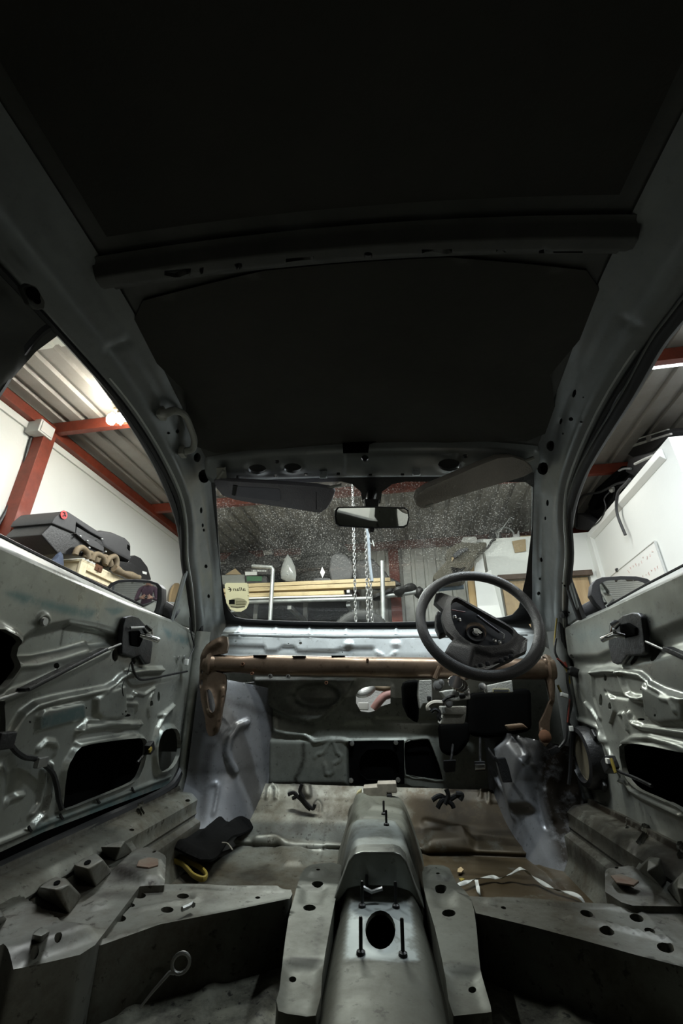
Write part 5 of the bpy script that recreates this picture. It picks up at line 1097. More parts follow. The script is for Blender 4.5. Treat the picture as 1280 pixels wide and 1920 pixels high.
# ---- outer seat mounts with their pressed box brackets
FY = plane_surf((0, 0, .30), (1, 0, 0), (0, 1, 0), -.8, .8, .2, 1.6)
z_sheet('sill_seat_mount', [(-90, 1720), (-40, 1690), (25, 1672), (80, 1645), (150, 1603), (190, 1585), (245, 1574), (258, 1594), (300, 1602), (311, 1612), (308, 1660), (262, 1662), (178, 1772), (150, 1790), (100, 1802), (25, 1818), (0, 1795), (-90, 1850)],
        [ell(sc([c], O2, K2)[0], rx / K2, ry / K2, 10, -.4) for c, rx, ry in (((190, 968), 28, 14), ((320, 905), 24, 13), ((875, 393), 12, 6))],
        [('p', sc([(760, 365), (850, 355), (940, 395), (935, 540), (820, 545), (650, 470)], O2, K2), .012, .02), ('p', sc([(0, 640), (90, 640), (320, 790), (540, 820), (520, 850), (60, 1010), (-200, 1010), (-200, 640)], O2, K2), .015, .03),
         ('r', sc([(80, 640), (320, 795)], O2, K2), .006, .005), ('c', sc([(530, 650), (570, 635), (610, 645), (600, 670), (550, 680)], O2, K2), .008, .004)],
        [('p', sc([(620, 480), (760, 420), (880, 470), (800, 530), (650, 530)], O2, K2), .04, .9), ('l', sc([(330, 490), (450, 560), (560, 600), (780, 600)], O2, K2), .03, .7), ('l', sc([(100, 680), (240, 700), (330, 790)], O2, K2), .03, .4), ('l', sc([(100, 990), (340, 880)], O2, K2), .04, .6)], .13, M['floor'], S=FY)
z_sheet('sill_seat_mount', [(1134, 1640), (1142, 1632), (1190, 1630), (1205, 1606), (1225, 1600), (1320, 1640), (1330, 1780), (1300, 1700), (1186, 1698), (1165, 1692), (1134, 1672)], [ell((1158, 1640), 4, 2, 8)],
        [('p', sc([(840, 480), (1010, 460), (1050, 540), (900, 560)], O9, K2), .012, .02)],
        [('l', sc([(1050, 600), (1130, 590), (1160, 640)], O9, K2), .03, .8)], .13, M['floor'], S=FY)
def gusset(topp, bot, off, zt=.345, zb=.300, hole=None):
    T_ = [V3(cx(u, v, 2, zt)) for u, v in sc(topp, off, K2)]; B_ = [V3(cx(u, v, 2, zb)) for u, v in sc(bot, off, K2)]
    g = MB().loft([B_, T_]).build('box_bracket', M['floor'], car, bevel=.006, seg=3)
    if hole:
        P = [V3(cx(u, v, 2, zt + .001)) for u, v in ell(sc([hole], off, K2)[0], 7, 3.4, 12, -.4)]; MB().prism(P, (0, 0, .0008)).build('hole', M['black_matt'], g)
gusset([(412, 432), (490, 386), (545, 366), (592, 402), (500, 455)], [(432, 505), (402, 440), (548, 360), (642, 472), (550, 562)], O2, hole=(500, 418))
gusset([(212, 562), (300, 506), (365, 506), (402, 545), (315, 574)], [(216, 612), (200, 560), (372, 500), (472, 612), (400, 720)], O2, hole=(325, 535))
gusset([(570, 330), (640, 306), (690, 294), (712, 292), (690, 330)], [(590, 372), (560, 334), (692, 290), (768, 365), (655, 412)], O2, .335)
gusset([(178, 832), (228, 790), (262, 795), (285, 812), (236, 842)], [(178, 880), (166, 835), (228, 784), (292, 818), (236, 898)], O2, .335)
gusset([(-60, 690), (-20, 680), (0, 690), (20, 725), (-20, 740)], [(-60, 800), (-100, 690), (0, 682), (52, 752), (10, 800)], O2, .34)
gusset([(1085, 398), (1130, 392), (1150, 400), (1140, 430), (1070, 470)], [(1020, 460), (1070, 380), (1160, 392), (1190, 520), (1160, 560)], O9, .345)
gusset([(1260, 500), (1300, 470), (1380, 520), (1340, 580), (1240, 560)], [(1180, 570), (1290, 450), (1420, 520), (1400, 690), (1280, 680)], O9, .345)
for pts, off in (([(790, 405), (850, 385), (905, 395), (905, 430), (850, 445), (780, 435)], O2), ([(865, 490), (920, 480), (1030, 520), (1000, 545), (900, 530)], O9)):
    MB().prism([V3(cx(u, v, 2, .315)) for u, v in sc(pts, off, K2)], (0, 0, -.004)).build('rusty_plate', M['rustplate'], car, bevel=.002)

# ---- rear floor behind the cross members: ribbed and oily
RF = Surf(lambda a, b: np.stack([np.asarray(a), np.asarray(b), np.full(np.shape(a), .198)], 1), -.62, .62, .3, 1.1)
sheet('rear_floor', RF, [(-.62, -.9), (.62, -.9), (.62, 1.05), (-.62, 1.05)], [], [('q', [(x, -.6), (x, 1.0)], .016, .006, .010) for x in (-.46, -.36, -.26, -.16, .20, .30, .40, .5)], sp=.014, mat=M['oily'], parent=car)

# ---- body sides behind the doors, tailgate: close the shell behind the camera
for sx in (-1, 1):
    QS = Surf(lambda a, b, sx=sx: np.stack([sx * (.715 - .32 * np.maximum(0, np.asarray(b) - .88)), np.asarray(a), np.asarray(b)], 1), -.9, .62, .1, 1.3)
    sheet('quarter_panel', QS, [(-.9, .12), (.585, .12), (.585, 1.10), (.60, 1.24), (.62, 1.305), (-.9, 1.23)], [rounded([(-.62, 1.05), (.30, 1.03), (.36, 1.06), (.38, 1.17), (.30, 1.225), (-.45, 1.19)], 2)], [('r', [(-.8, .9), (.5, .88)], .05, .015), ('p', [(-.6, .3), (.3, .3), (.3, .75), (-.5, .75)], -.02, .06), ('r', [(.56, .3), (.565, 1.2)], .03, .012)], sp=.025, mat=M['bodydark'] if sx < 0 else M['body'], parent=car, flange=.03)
TGt = plane_surf((0, -.9, 0), (1, 0, 0), (0, 0, 1), -.7, .7, .1, 1.4)
sheet('tailgate', TGt, [(-.70, .12), (.70, .12), (.70, .95), (.53, 1.36), (-.53, 1.36), (-.70, .95)], [[(-.55, .93), (.55, .93), (.46, 1.27), (-.46, 1.27)]], sp=.04, mat=M['bodydark'], parent=car, flange=.03)
# belt anchor on the left rail
pa_ = [V3(ch(u, v, TL, -.06)) for u, v in ((42, 540), (55, 532), (70, 538), (86, 566), (84, 580), (70, 582), (56, 572))]
an = MB().prism(pa_, (-.012, 0, .004)).build('belt_anchor', M['bodydark'], car, bevel=.003)
for u, v, r in ((61, 551, .011), (68, 563, .006)):
    MB().lathe([(r, 0), (r, .003), (0, .003)], V3(ch(u, v, TL, -.066)), (.9, -.2, -.2), 12).build('hole', M['black_matt'], an)

# ================================================================== the doors
def door_surf(x): return plane_surf((x, 0, 0), (0, 1, 0), (0, 0, 1), .5, 1.9, .25, 1.0)
DLS = door_surf(-.70); DRS = door_surf(.70)
OL = (0, 1140); KL = 4.267; OL5 = (0, 1000); KL5 = 3.048
def crisp(F, kw=.82, kh=1.35): return [(f[0], f[1], f[2] * kw, f[3] * kh) if f[0] in 'rc' else (f[0], f[1], f[2] * kh, f[3] * kw) for f in F]
def L(p): return DLS.inv(sc(p, OL, KL))
def L5(p): return DLS.inv(sc(p, OL5, KL5))
top = DLS.inv([(0, 1030), (120, 1084), (243, 1138), (331, 1171), (366, 1193)])
lo_ = [(.40, top[0][1] + .012)] + top + DLS.inv([(366, 1230), (362, 1300), (348, 1410), (318, 1471), (200, 1515), (82, 1560), (0, 1598)]) + [(.40, .325)]
H1 = L(rounded([(488, 1615), (472, 1540), (500, 1300), (545, 1200), (615, 1110), (800, 1072), (1075, 1040), (1140, 1056), (1150, 1120), (1130, 1230), (1100, 1315), (1050, 1385), (900, 1455), (700, 1535)], 2))
H2 = L([(-330, 150), (0, 170), (110, 230), (158, 285), (165, 340), (130, 420), (110, 500), (60, 570), (0, 635), (-330, 760)])
H3 = L([(-330, 760), (0, 742), (35, 765), (45, 900), (45, 1030), (20, 1085), (-330, 1150)])
H4 = L5(rounded([(925, 1120), (985, 1118), (1008, 1180), (1000, 1270), (960, 1340), (900, 1362), (880, 1310), (878, 1220), (895, 1155)], 2))
sm = [L(ell(c, a, b, 10)) for c, a, b in (((452, 462), 24, 25), ((920, 378), 25, 50), ((1068, 418), 19, 34), ((1212, 765), 13, 26), ((1270, 712), 11, 44), ((240, 912), 9, 10), ((690, 800), 6, 9), ((1015, 858), 30, 13), ((992, 620), 7, 12), ((970, 828), 7, 10), ((945, 848), 5, 7))]
fe = [('p', L([(150, 300), (300, 190), (560, 128), (780, 160), (990, 225), (900, 300), (700, 330), (500, 385), (300, 430), (120, 440)]), -.014, .03), ('r', L([(560, 130), (770, 163), (985, 226)]), .012, .006), ('r', L([(110, 440), (300, 432), (520, 375), (720, 310)]), .02, .006),
      ('r', L([(-100, 770), (200, 655), (520, 510), (860, 345)]), .02, .008), ('p', L([(290, 865), (330, 812), (640, 752), (668, 775), (660, 885), (380, 960), (290, 985)]), .007, .010),
      ('r', L([(60, 1040), (100, 960), (160, 860), (260, 785), (420, 740), (650, 692), (830, 652), (900, 610), (940, 565), (1010, 520), (1150, 500), (1290, 495)]), .016, .012),
      ('p', L([(745, 720), (800, 682), (980, 610), (988, 860), (900, 890), (790, 885), (745, 845)]), .010, .012), ('r', L([(615, 985), (700, 955), (850, 938), (1120, 930)]), .014, .009), ('r', L([(620, 980), (690, 900), (800, 905), (1000, 925)]), .01, .006), ('r', L([(600, 1085), (800, 1050), (1060, 1008), (1100, 1015)]), .01, .006),
      ('c', H1, .013, .009), ('c', H4, .02, .012), ('c', H2, .02, .008), ('r', L([(55, 1580), (62, 1550), (110, 1510), (180, 1495)]), .010, .007), ('r', L([(245, 1650), (300, 1560), (325, 1420), (335, 1290)]), .012, .008), ('r', L([(250, 1740), (340, 1650), (385, 1500), (405, 1360), (400, 1250)]), .012, .008),
      ('c', L(ell((345, 105), 42, 50, 14)), .012, .005), ('r', L([(1060, 695), (1070, 680), (1150, 695), (1200, 660), (1235, 640)]), .008, .006), ('r', L([(1190, 870), (1178, 800), (1195, 720), (1225, 675)]), .008, .005), ('r', L([(990, 720), (1060, 720), (1065, 680)]), .010, .006), ('r', L([(1000, 760), (1090, 770), (1085, 820)]), .010, .006),
      ('r', L([(300, 1130), (360, 1070), (430, 1080), (450, 1120), (430, 1170)]), .012, .006), ('r', L([(0, 1230), (60, 1215), (90, 1300), (60, 1560)]), .02, -.005), ('r', L5([(860, 1230), (890, 1120), (930, 1040), (985, 985)]), .014, .010), ('p', L5([(900, 1040), (960, 1000), (920, 1050)]), .006, .01),
      ('r', DLS.inv([(-60, 1605), (82, 1545), (200, 1500), (318, 1455)]), .010, .006)]
ti = [('p', L5([(30, 340), (100, 335), (330, 400), (560, 440), (510, 490), (330, 450), (120, 400)]), .02, .8), ('p', L5([(600, 430), (700, 420), (740, 440), (640, 470)]), .012, .7), ('p', L([(300, 870), (640, 775), (655, 880), (380, 950), (300, 970)]), .012, .75), ('p', L5([(180, 1680), (340, 1620), (760, 1470), (960, 1400), (1000, 1420), (760, 1540), (340, 1680), (180, 1740)]), .03, .85), ('p', L5([(930, 540), (1080, 600), (1090, 650), (960, 600)]), .02, .7), ('l', L5([(880, 1180), (940, 1100), (960, 1080)]), .02, .6)]
sn = [('l', L([(570, 140), (560, 200), (545, 290)]), .006, .8), ('l', L([(0, 740), (150, 700), (400, 760)]), .03, .3), ('l', L([(500, 1600), (900, 1460)]), .015, .5), ('l', L([(1060, 430), (1120, 480)]), .02, .5)]
door_l = sheet('door', DLS, lo_, [H1, H2, H3, H4] + sm, crisp(fe), sn, ti, sp=.0048, mat=M['body'], parent=car, flange=.014)
# ledge under the window and the outer skin
outer = [np.array([-.785, .40, .93])] + [cx(u, v, 0, -.785) for u, v in ((0, 1008), (110, 1063), (197, 1105), (318, 1162))] + [np.array([-.785, 1.80, .865])]
inn = [np.array([-.70, p[0], p[1]]) for p in [lo_[0]] + top[:4] + [(1.757, top[4][1])]]
rows = []
for a, b in zip(inn, outer):
    a = np.array(a); b = np.array(b); rows.append([V3(a), V3(a + [-.004, 0, .010]), V3(a + [-.016, 0, .015]), V3(a * .4 + b * .6 + [0, 0, .004]), V3(b), V3(b + [-.01, 0, -.004]), V3([-.815, b[1], b[2] - .12]), V3([-.82, b[1], .5]), V3([-.79, b[1], .28])])
MB().loft(rows, closed=False).build('outer_skin', M['body'], door_l, sharp=70)
MB().loft([[p + Vector((0.012, 0, 0)) for p in r[6:]] for r in rows], closed=False).build('shade_liner', M['black_matt'], door_l)  # black liner paints the shade inside the left door holes
MB().tube([V3(p) + Vector((-.002, 0, .004)) for p in outer], .005, 6).build('window_rubber', M['rubber'], door_l)
MB().loft([[V3((-.70, y, z)), V3((-.79, y, z))] for y, z in [(q[0], q[1]) for q in lo_[5:9]]], closed=False).build('hinge_face', M['body'], door_l)
# latch handle, operating rod with its rail, wires
def plate(S_pts, x, mat, nm, par, dep, bev=.003, inward=1):
    P = [V3(p) for p in S_pts]; return MB().prism(P, (-dep * inward, 0, 0)).build(nm, mat, par, bevel=bev)
sgn = 1
ph = [cx(u, v, 0, -.683) for u, v in sc([(722, 478), (760, 470), (795, 480), (840, 530), (872, 590), (875, 640), (862, 745), (835, 752), (800, 700), (765, 712), (700, 690), (700, 600), (706, 530)], OL5, KL5)]
plate(ph, 0, M['black'], 'latch_plate', door_l, .016, .005)
def bits(par, x, off, k, items):
    for nm, pts, r, mt in items:
        P = [V3(cx(*sc([q[:2]], off, k)[0], 0, x + (q[2] if len(q) > 2 else 0))) for q in pts]
        MB().tube(P, r, 10, flat=.7).build(nm, mt, par)
bits(door_l, -.675, OL5, KL5, [('handle_lever', [(800, 580, 0), (850, 592, .02), (905, 612, .035)], [.007, .009, .009], M['chrome']), ('handle_hinge', [(826, 535, .004), (850, 560, .018), (862, 600, .016)], [.010, .013, .008], M['chrome']), ('handle_pivot', [(745, 542, .002), (830, 538, .006)], .004, M['steel'])])
plate([cx(u, v, 0, -.678) for u, v in sc([(745, 560), (800, 555), (822, 600), (800, 650), (750, 640)], OL5, KL5)], 0, M['black_matt'], 'latch_body', door_l, .02, .004)
bits(door_l, -.688, OL5, KL5, [('latch_rod', [(-40, 960), (150, 900), (620, 660), (690, 632)], .0035, M['steel'])])
pr_ = [cx(u, v, 0, -.676) for u, v in sc([(140, 885), (160, 880), (612, 652), (628, 668), (175, 905), (150, 905)], OL5, KL5)]
rd = plate(pr_, 0, M['black'], 'rod_guide', door_l, .02, .003)
bits(rd, -.672, OL5, KL5, [('guide_rib', [(165, 892), (612, 662)], .0035, M['grey_plastic'])])
def wire(par, x, off, k, pts, r, mt, nm='wire'):
    return MB().tube(smooth_path([V3(cx(*sc([q[:2]], off, k)[0], 0, x + (q[2] if len(q) > 2 else 0))) for q in pts], 5), r, 6).build(nm, mt, par)
wire(door_l, -.683, OL5, KL5, [(752, 735), (765, 790), (800, 835), (870, 830), (960, 810), (1070, 788)], .0035, M['black'])
wire(door_l, -.686, OL5, KL5, [(745, 740), (725, 810), (700, 870), (705, 930)], .0012, M['black'])
wire(door_l, -.680, OL5, KL5, [(-30, 1175), (40, 1190), (90, 1245), (140, 1278), (200, 1288), (250, 1320), (300, 1370), (325, 1450), (335, 1520), (352, 1575)], .0055, M['black'], 'wiring_loom')
p = V3(cx(*sc([(235, 1308)], OL5, KL5)[0], 0, -.675)); MB().box(p, (.012, .03, .02)).build('loom_clip', M['steel'], door_l, bevel=.003)
p = V3(cx(*sc([(20, 1185)], OL5, KL5)[0], 0, -.675)); MB().box(p, (.02, .04, .03)).build('loom_plug', M['black'], door_l, bevel=.004)
wire(door_l, -.68, OL5, KL5, [(785, 1310), (815, 1275), (840, 1250)], .004, M['black'])
p = V3(cx(*sc([(855, 1225)], OL5, KL5)[0], 0, -.672)); cn = MB().box(p, (.02, .026, .03), Matrix.Rotation(.5, 3, 'X')).build('connector', M['black'], door_l, bevel=.003)
p = V3(cx(*sc([(858, 1238)], OL5, KL5)[0], 0, -.660)); MB().box(p, (.006, .016, .012), Matrix.Rotation(.5, 3, 'X')).build('connector_lock', M['yellow'], door_l, bevel=.002)
wire(door_l, -.69, OL5, KL5, [(1085, 480), (1090, 560), (1108, 640), (1095, 680), (1075, 720)], .003, M['black'])
p = V3(cx(*sc([(1066, 736)], OL5, KL5)[0], 0, -.68)); MB().box(p, (.012, .014, .022)).build('white_plug', M['whitepaint'], door_l, bevel=.002)
for c in ((1018, 712), (1053, 708)):
    p = V3(cx(*sc([c], OL5, KL5)[0], 0, -.695)); MB().lathe([(.008, 0), (.008, .004), (0, .004)], p, (1, 0, 0), 10).build('bolt', M['steel'], door_l)
p = V3(cx(*sc([(247, 505)], OL5, KL5)[0], 0, -.692)); MB().lathe([(.010, 0), (.008, .006), (0, .006)], p, (1, 0, 0), 10).build('bolt', M['steel'], door_l)
for c in ((560, 1528), (350, 1620), (760, 1468), (170, 1690)):
    P = [V3(cx(*sc([q], OL5, KL5)[0], 0, -.692)) for q in ((c[0] - 6, c[1] - 14), c, (c[0] + 10, c[1] + 12))]; MB().tube(P, .003, 5).build('drip_notch', M['black'], door_l)
# door window frame with the mirror triangle
MB().tube(smooth_path([V3(ch(u, v, TL, .012)) for u, v in ((-40, 780), (0, 722), (22, 685), (60, 635), (84, 614), (105, 610), (124, 622), (145, 650), (200, 726), (245, 790), (285, 856), (315, 920), (336, 985), (345, 1050), (350, 1085))], 3), .010, 8).build('window_frame', M['rubber'], door_l)
tri = [V3(ch(u, v, TL, .0)) for u, v in ((349, 1072), (352, 1090), (358, 1178), (322, 1166))]
MB().prism(tri, (-.012, 0, 0)).build('mirror_triangle', M['body'], door_l, bevel=.003)
MB().tube([V3(ch(u, v, TL, -.004)) for u, v in ((350, 1070), (336, 1118), (322, 1165))], .006, 6).build('triangle_trim', M['cowl'], door_l)
# wing mirrors
def wing(par, gl_px, rim_px, back_px, y, nrm, arm_px, name, sx):
    n_ = np.array(nrm, float); n_ /= np.linalg.norm(n_); c0 = cx(*gl_px[0], 1, y); c0 = np.mean([cx(u, v, 1, y) for u, v in gl_px], 0)
    f = lambda u, v, o=0.0: V3(hit(u, v, n_, n_ @ c0 + o, MC, CAM_C))
    R_ = [f(u, v, .006) for u, v in rim_px]; c = sum(R_, Vector()) / len(R_); bk = V3(-n_); sh = Vector((0, .02, 0))
    h = MB().loft([R_, [p + bk * .02 for p in R_], [c + (p - c) * 1.02 + bk * .05 for p in R_], [c + (p - c) * .75 + bk * .10 for p in R_], [c + (p - c) * .3 + bk * .115 for p in R_]]).build('wing_mirror', M['grey_plastic'], par, bevel=.003)
    e1 = np.cross([0, 0, 1], n_); e1 /= np.linalg.norm(e1); e2 = np.cross(n_, e1)
    GS = plane_surf(c0 + n_ * .0125, e1, e2, -.12, .12, -.1, .1)                     # wing mirrors are convex
    sheet('mirror_glass', GS, GS.inv(gl_px), [], [('f', lambda a, b: -(a * a + b * b) / 2.4)], sp=.006, mat=M['mirror'], parent=par, flange=0)
    MB().tube([V3(cx(u, v, 1, yy)) for u, v, yy in arm_px], .028, 10, flat=.7).build('mirror_arm', M['grey_plastic'], par)
O30 = (0, 930); K30 = 3.556
gl_ = sc([(722, 625), (745, 600), (790, 578), (860, 572), (990, 580), (1035, 592), (1048, 612), (1046, 690), (1036, 740), (1024, 772), (980, 762), (880, 708)], O30, K30)
rim = sc([(698, 622), (735, 580), (790, 558), (900, 554), (1000, 562), (1055, 582), (1078, 610), (1078, 700), (1060, 780), (1030, 800), (960, 775), (860, 720), (740, 650)], O30, K30)
wing(door_l, gl_, rim, None, 1.47, (.17, -.98, -.05), [(285, 1130, 1.50), (305, 1140, 1.53), (330, 1155, 1.56)], 'wing_mirror', -1)

# ---- right door
OR = (1000, 1060); KR = 3.4286
def Rr(p): return DRS.inv(sc(p, OR, KR))
topr = DRS.inv([(1052, 1184), (1131, 1147), (1210, 1110), (1290, 1073)])
ro_ = [(.5, topr[-1][1] + .01)] + topr[::-1] + Rr([(135, 450), (170, 560), (230, 680), (262, 850), (262, 1000), (250, 1300), (255, 1450), (300, 1500), (400, 1555), (520, 1610), (960, 1825)]) + [(.5, .325)]
G1 = Rr(rounded([(575, 1165), (640, 1148), (700, 1150), (960, 1200), (1500, 1330), (1500, 1900), (960, 1560), (870, 1520), (780, 1480), (690, 1440), (630, 1385), (595, 1310)], 2))
smr = [Rr(ell(c, a, b, 10)) for c, a, b in (((762, 575), 25, 42), ((627, 605), 20, 36), ((490, 905), 12, 25), ((431, 868), 11, 42), ((460, 727), 10, 18), ((240, 585), 10, 14), ((690, 990), 24, 8), ((345, 1250), 95, 165), ((700, 775), 5, 6), ((690, 797), 5, 6), ((825, 965), 7, 10), ((726, 966), 5, 6), ((755, 986), 5, 5))]
fr_ = [('r', Rr([(385, 690), (470, 680), (560, 682), (700, 705), (745, 740), (770, 770), (850, 812), (960, 850), (1200, 900)]), .014, .011), ('p', Rr([(720, 760), (850, 830), (1000, 870), (1000, 1010), (840, 1025), (750, 980)]), .012, .02), ('r', Rr([(570, 700), (595, 780), (620, 835), (660, 855), (700, 860)]), .016, .012), ('r', Rr([(460, 815), (500, 835), (600, 850)]), .012, -.006),
       ('r', Rr([(340, 885), (380, 930), (425, 1000), (450, 1080), (480, 1170), (540, 1290), (590, 1390)]), .011, .009), ('r', Rr([(590, 1390), (640, 1450), (720, 1495), (960, 1610)]), .012, .009), ('r', Rr([(470, 820), (510, 860), (525, 930), (500, 1010)]), .010, .007), ('r', Rr([(555, 960), (585, 955), (600, 1010), (610, 1060)]), .010, .007), ('r', Rr([(620, 950), (632, 1010), (700, 1040), (960, 1075), (1200, 1110)]), .012, .008), ('r', Rr([(650, 985), (660, 1015), (700, 1030)]), .01, .005),
       ('r', Rr([(600, 1135), (650, 1110), (760, 1108), (960, 1165), (1300, 1250)]), .014, .009), ('c', G1, .014, .008), ('p', Rr([(-60, 640), (150, 600), (420, 600), (690, 480), (960, 380), (1500, 200), (1500, 420), (960, 520), (700, 590), (420, 660), (150, 680)]), -.012, .04), ('r', Rr([(380, 690), (390, 850), (430, 980)]), .012, .006), ('r', Rr([(260, 990), (320, 1000), (420, 1040), (470, 1130)]), .016, .008), ('r', Rr([(860, 850), (930, 870), (960, 940)]), .012, .006)]
snr = [('l', Rr([(420, 1000), (450, 1100), (470, 1200), (540, 1280)]), .012, .6), ('l', Rr([(790, 1600), (960, 1680)]), .02, .4), ('l', Rr([(250, 680), (300, 720)]), .03, .8), ('p', Rr([(780, 240), (830, 260), (800, 300)]), .02, .3)]
door_r = sheet('door', DRS, ro_, [G1] + smr, crisp(fr_), snr, [('p', Rr([(250, 430), (420, 390), (470, 440), (300, 520)]), .05, .25)], sp=.0048, mat=M['body'], parent=car, flange=.014)
outr = [cx(u, v, 0, .785) for u, v in ((1100, 1150), (1140, 1138), (1210, 1099), (1290, 1058))] + [np.array([.785, .5, .925])]
innr = [np.array([.70, p[0], p[1]]) for p in topr] + [np.array([.70, .5, ro_[0][1]])]
rows = []
for a, b in zip(innr, outr):
    a = np.array(a); b = np.array(b); rows.append([V3(a), V3(a + [.004, 0, .008]), V3(a + [.016, 0, .012]), V3(a * .4 + b * .6 + [0, 0, .002]), V3(b), V3(b + [.01, 0, -.004]), V3([.815, b[1], b[2] - .12]), V3([.82, b[1], .5]), V3([.79, b[1], .28])])
MB().loft(rows, closed=False).build('outer_skin', M['body'], door_r, sharp=70)
MB().loft([[p + Vector((-0.012, 0, 0)) for p in r[6:]] for r in rows], closed=False).build('shade_liner', M['black_matt'], door_r)  # black liner paints the shade behind the right door openings
MB().tube([V3(p) + Vector((.002, 0, .004)) for p in outr], .004, 6).build('window_rubber', M['rubber'], door_r)
plate([cx(u, v, 0, .683) for u, v in sc([(530, 355), (570, 320), (625, 303), (665, 308), (688, 330), (702, 440), (716, 560), (690, 578), (600, 582), (560, 636), (530, 640), (500, 625), (476, 510), (482, 430)], OR, KR)], 0, M['black'], 'latch_plate', door_r, .016, .005, -1)
plate([cx(u, v, 0, .676) for u, v in sc([(545, 380), (600, 370), (650, 400), (650, 450), (560, 470)], OR, KR)], 0, M['black_matt'], 'latch_body', door_r, .016, .004, -1)
bits(door_r, .675, OR, KR, [('handle_lever', [(590, 455, 0), (520, 442, -.02), (440, 476, -.035)], [.006, .009, .009], M['chrome']), ('handle_hinge', [(500, 425, -.012), (515, 385, -.018), (540, 365, -.006)], [.008, .013, .010], M['chrome'])])
bits(door_r, .688, OR, KR, [('latch_rod', [(715, 488), (830, 540), (960, 600), (1300, 760)], .0035, M['steel'])])
rdr = plate([cx(u, v, 0, .676) for u, v in sc([(825, 522), (850, 525), (1000, 590), (1300, 720), (1300, 760), (980, 620), (822, 545)], OR, KR)], 0, M['black'], 'rod_guide', door_r, .02, .003, -1)
# loudspeaker in the right door
sp_c = V3(cx(*sc([(352, 1232)], OR, KR)[0], 0, .685)); spk = empty('loudspeaker', sp_c, car)
RS = .086
MB().lathe([(RS * 1.02, -.03), (RS * 1.05, .012), (RS * .98, .026), (RS * .84, .030), (RS * .80, .020), (RS * .80, -.03)], (0, 0, 0), (-1, 0, 0), 36).build('basket', M['black'], spk)
prof = [(RS * .80, .014)]
for k in range(9): prof += [(RS * (.78 - .06 * k), .012 - .003 * k), (RS * (.75 - .06 * k), .015 - .003 * k)]
MB().lathe(prof + [(RS * .22, -.014)], (0, 0, 0), (-1, 0, 0), 36).build('cone', M['speaker'], spk)
MB().lathe([(RS * .27, -.012), (RS * .24, 0), (RS * .14, .008), (0, .010)], (0, 0, 0), (-1, 0, 0), 20).build('dust_cap', M['black'], spk)
for k in range(4): a = PI / 4 + k * PI / 2; MB().box((.002, RS * 1.08 * math.cos(a), RS * 1.08 * math.sin(a)), (.012, .03, .03), Matrix.Rotation(a, 3, 'X')).build('mounting_ear', M['black'], spk, bevel=.004)
p = V3(cx(*sc([(490, 1280)], OR, KR)[0], 0, .668)); MB().box(p, (.03, .045, .034), Matrix.Rotation(-.5, 3, 'X')).build('connector', M['black'], door_r, bevel=.004)
p = V3(cx(*sc([(512, 1288)], OR, KR)[0], 0, .652)); MB().box(p, (.006, .010, .036), Matrix.Rotation(-.3, 3, 'X')).build('connector_lock', M['yellow'], door_r, bevel=.002)
p = V3(cx(*sc([(478, 1258)], OR, KR)[0], 0, .655)); MB().box(p, (.01, .014, .014)).build('connector_tip', M['whitepaint'], door_r, bevel=.002)
wire(door_r, .675, OR, KR, [(520, 1310), (560, 1330), (610, 1350), (680, 1380), (760, 1420)], .0045, M['black'], 'wiring_loom')
# right window frame: black channel with a rubber lip, mirror triangle
wf_ = smooth_path([V3(ch(u, v, TR, .010)) for u, v in ((1340, 505), (1274, 588), (1231, 645), (1180, 736), (1118, 836), (1087, 896), (1068, 958), (1060, 1020), (1057, 1062), (1068, 1100), (1090, 1160))], 4)
MB().tube(wf_, .0175, 10, flat=.9).build('window_frame', M['rubber'], door_r)
MB().tube([p + Vector((-.014, -.006, .002)) for p in wf_[:33]], .004, 6).build('window_channel', M['rail'], door_r)
tri = [V3(ch(u, v, TR, -.002)) for u, v in ((1052, 1068), (1060, 1072), (1072, 1110), (1085, 1158), (1056, 1178), (1044, 1160))]
mt_ = MB().prism(tri, (.012, 0, 0)).build('mirror_triangle', M['rail'], door_r, bevel=.004)
for u, v, r in ((1059, 1098, .004), (1055, 1093, .003), (1062, 1155, .005), (1067, 1148, .003)):
    MB().lathe([(r, 0), (r, .003), (0, .003)], V3(ch(u, v, TR, -.012)), (-1, 0, -.3), 8).build('hole', M['black_matt'], door_r)
gm = V3(ch(1054, 1152, TR, -.016)); MB().lathe([(.014, 0), (.012, .014), (.005, .016), (0, .016)], gm + Vector((.008, 0, 0)), (-1, -.4, -.2), 12).build('grommet', M['rubber'], door_r)
gr = sc([(425, 125), (440, 108), (480, 98), (560, 92), (640, 92), (700, 108), (740, 135), (750, 152), (640, 205), (470, 275), (452, 235), (432, 170)], OR, KR)
rr_ = sc([(368, 190), (376, 125), (400, 92), (440, 76), (560, 68), (660, 70), (730, 85), (770, 110), (795, 140), (760, 160), (640, 220), (480, 292), (440, 285), (400, 240)], OR, KR)
wing(door_r, gr, rr_, None, 1.55, (-.224, -.973, -.05), [(1128, 1132, 1.6), (1112, 1140, 1.63), (1090, 1152, 1.66)], 'wing_mirror', 1)

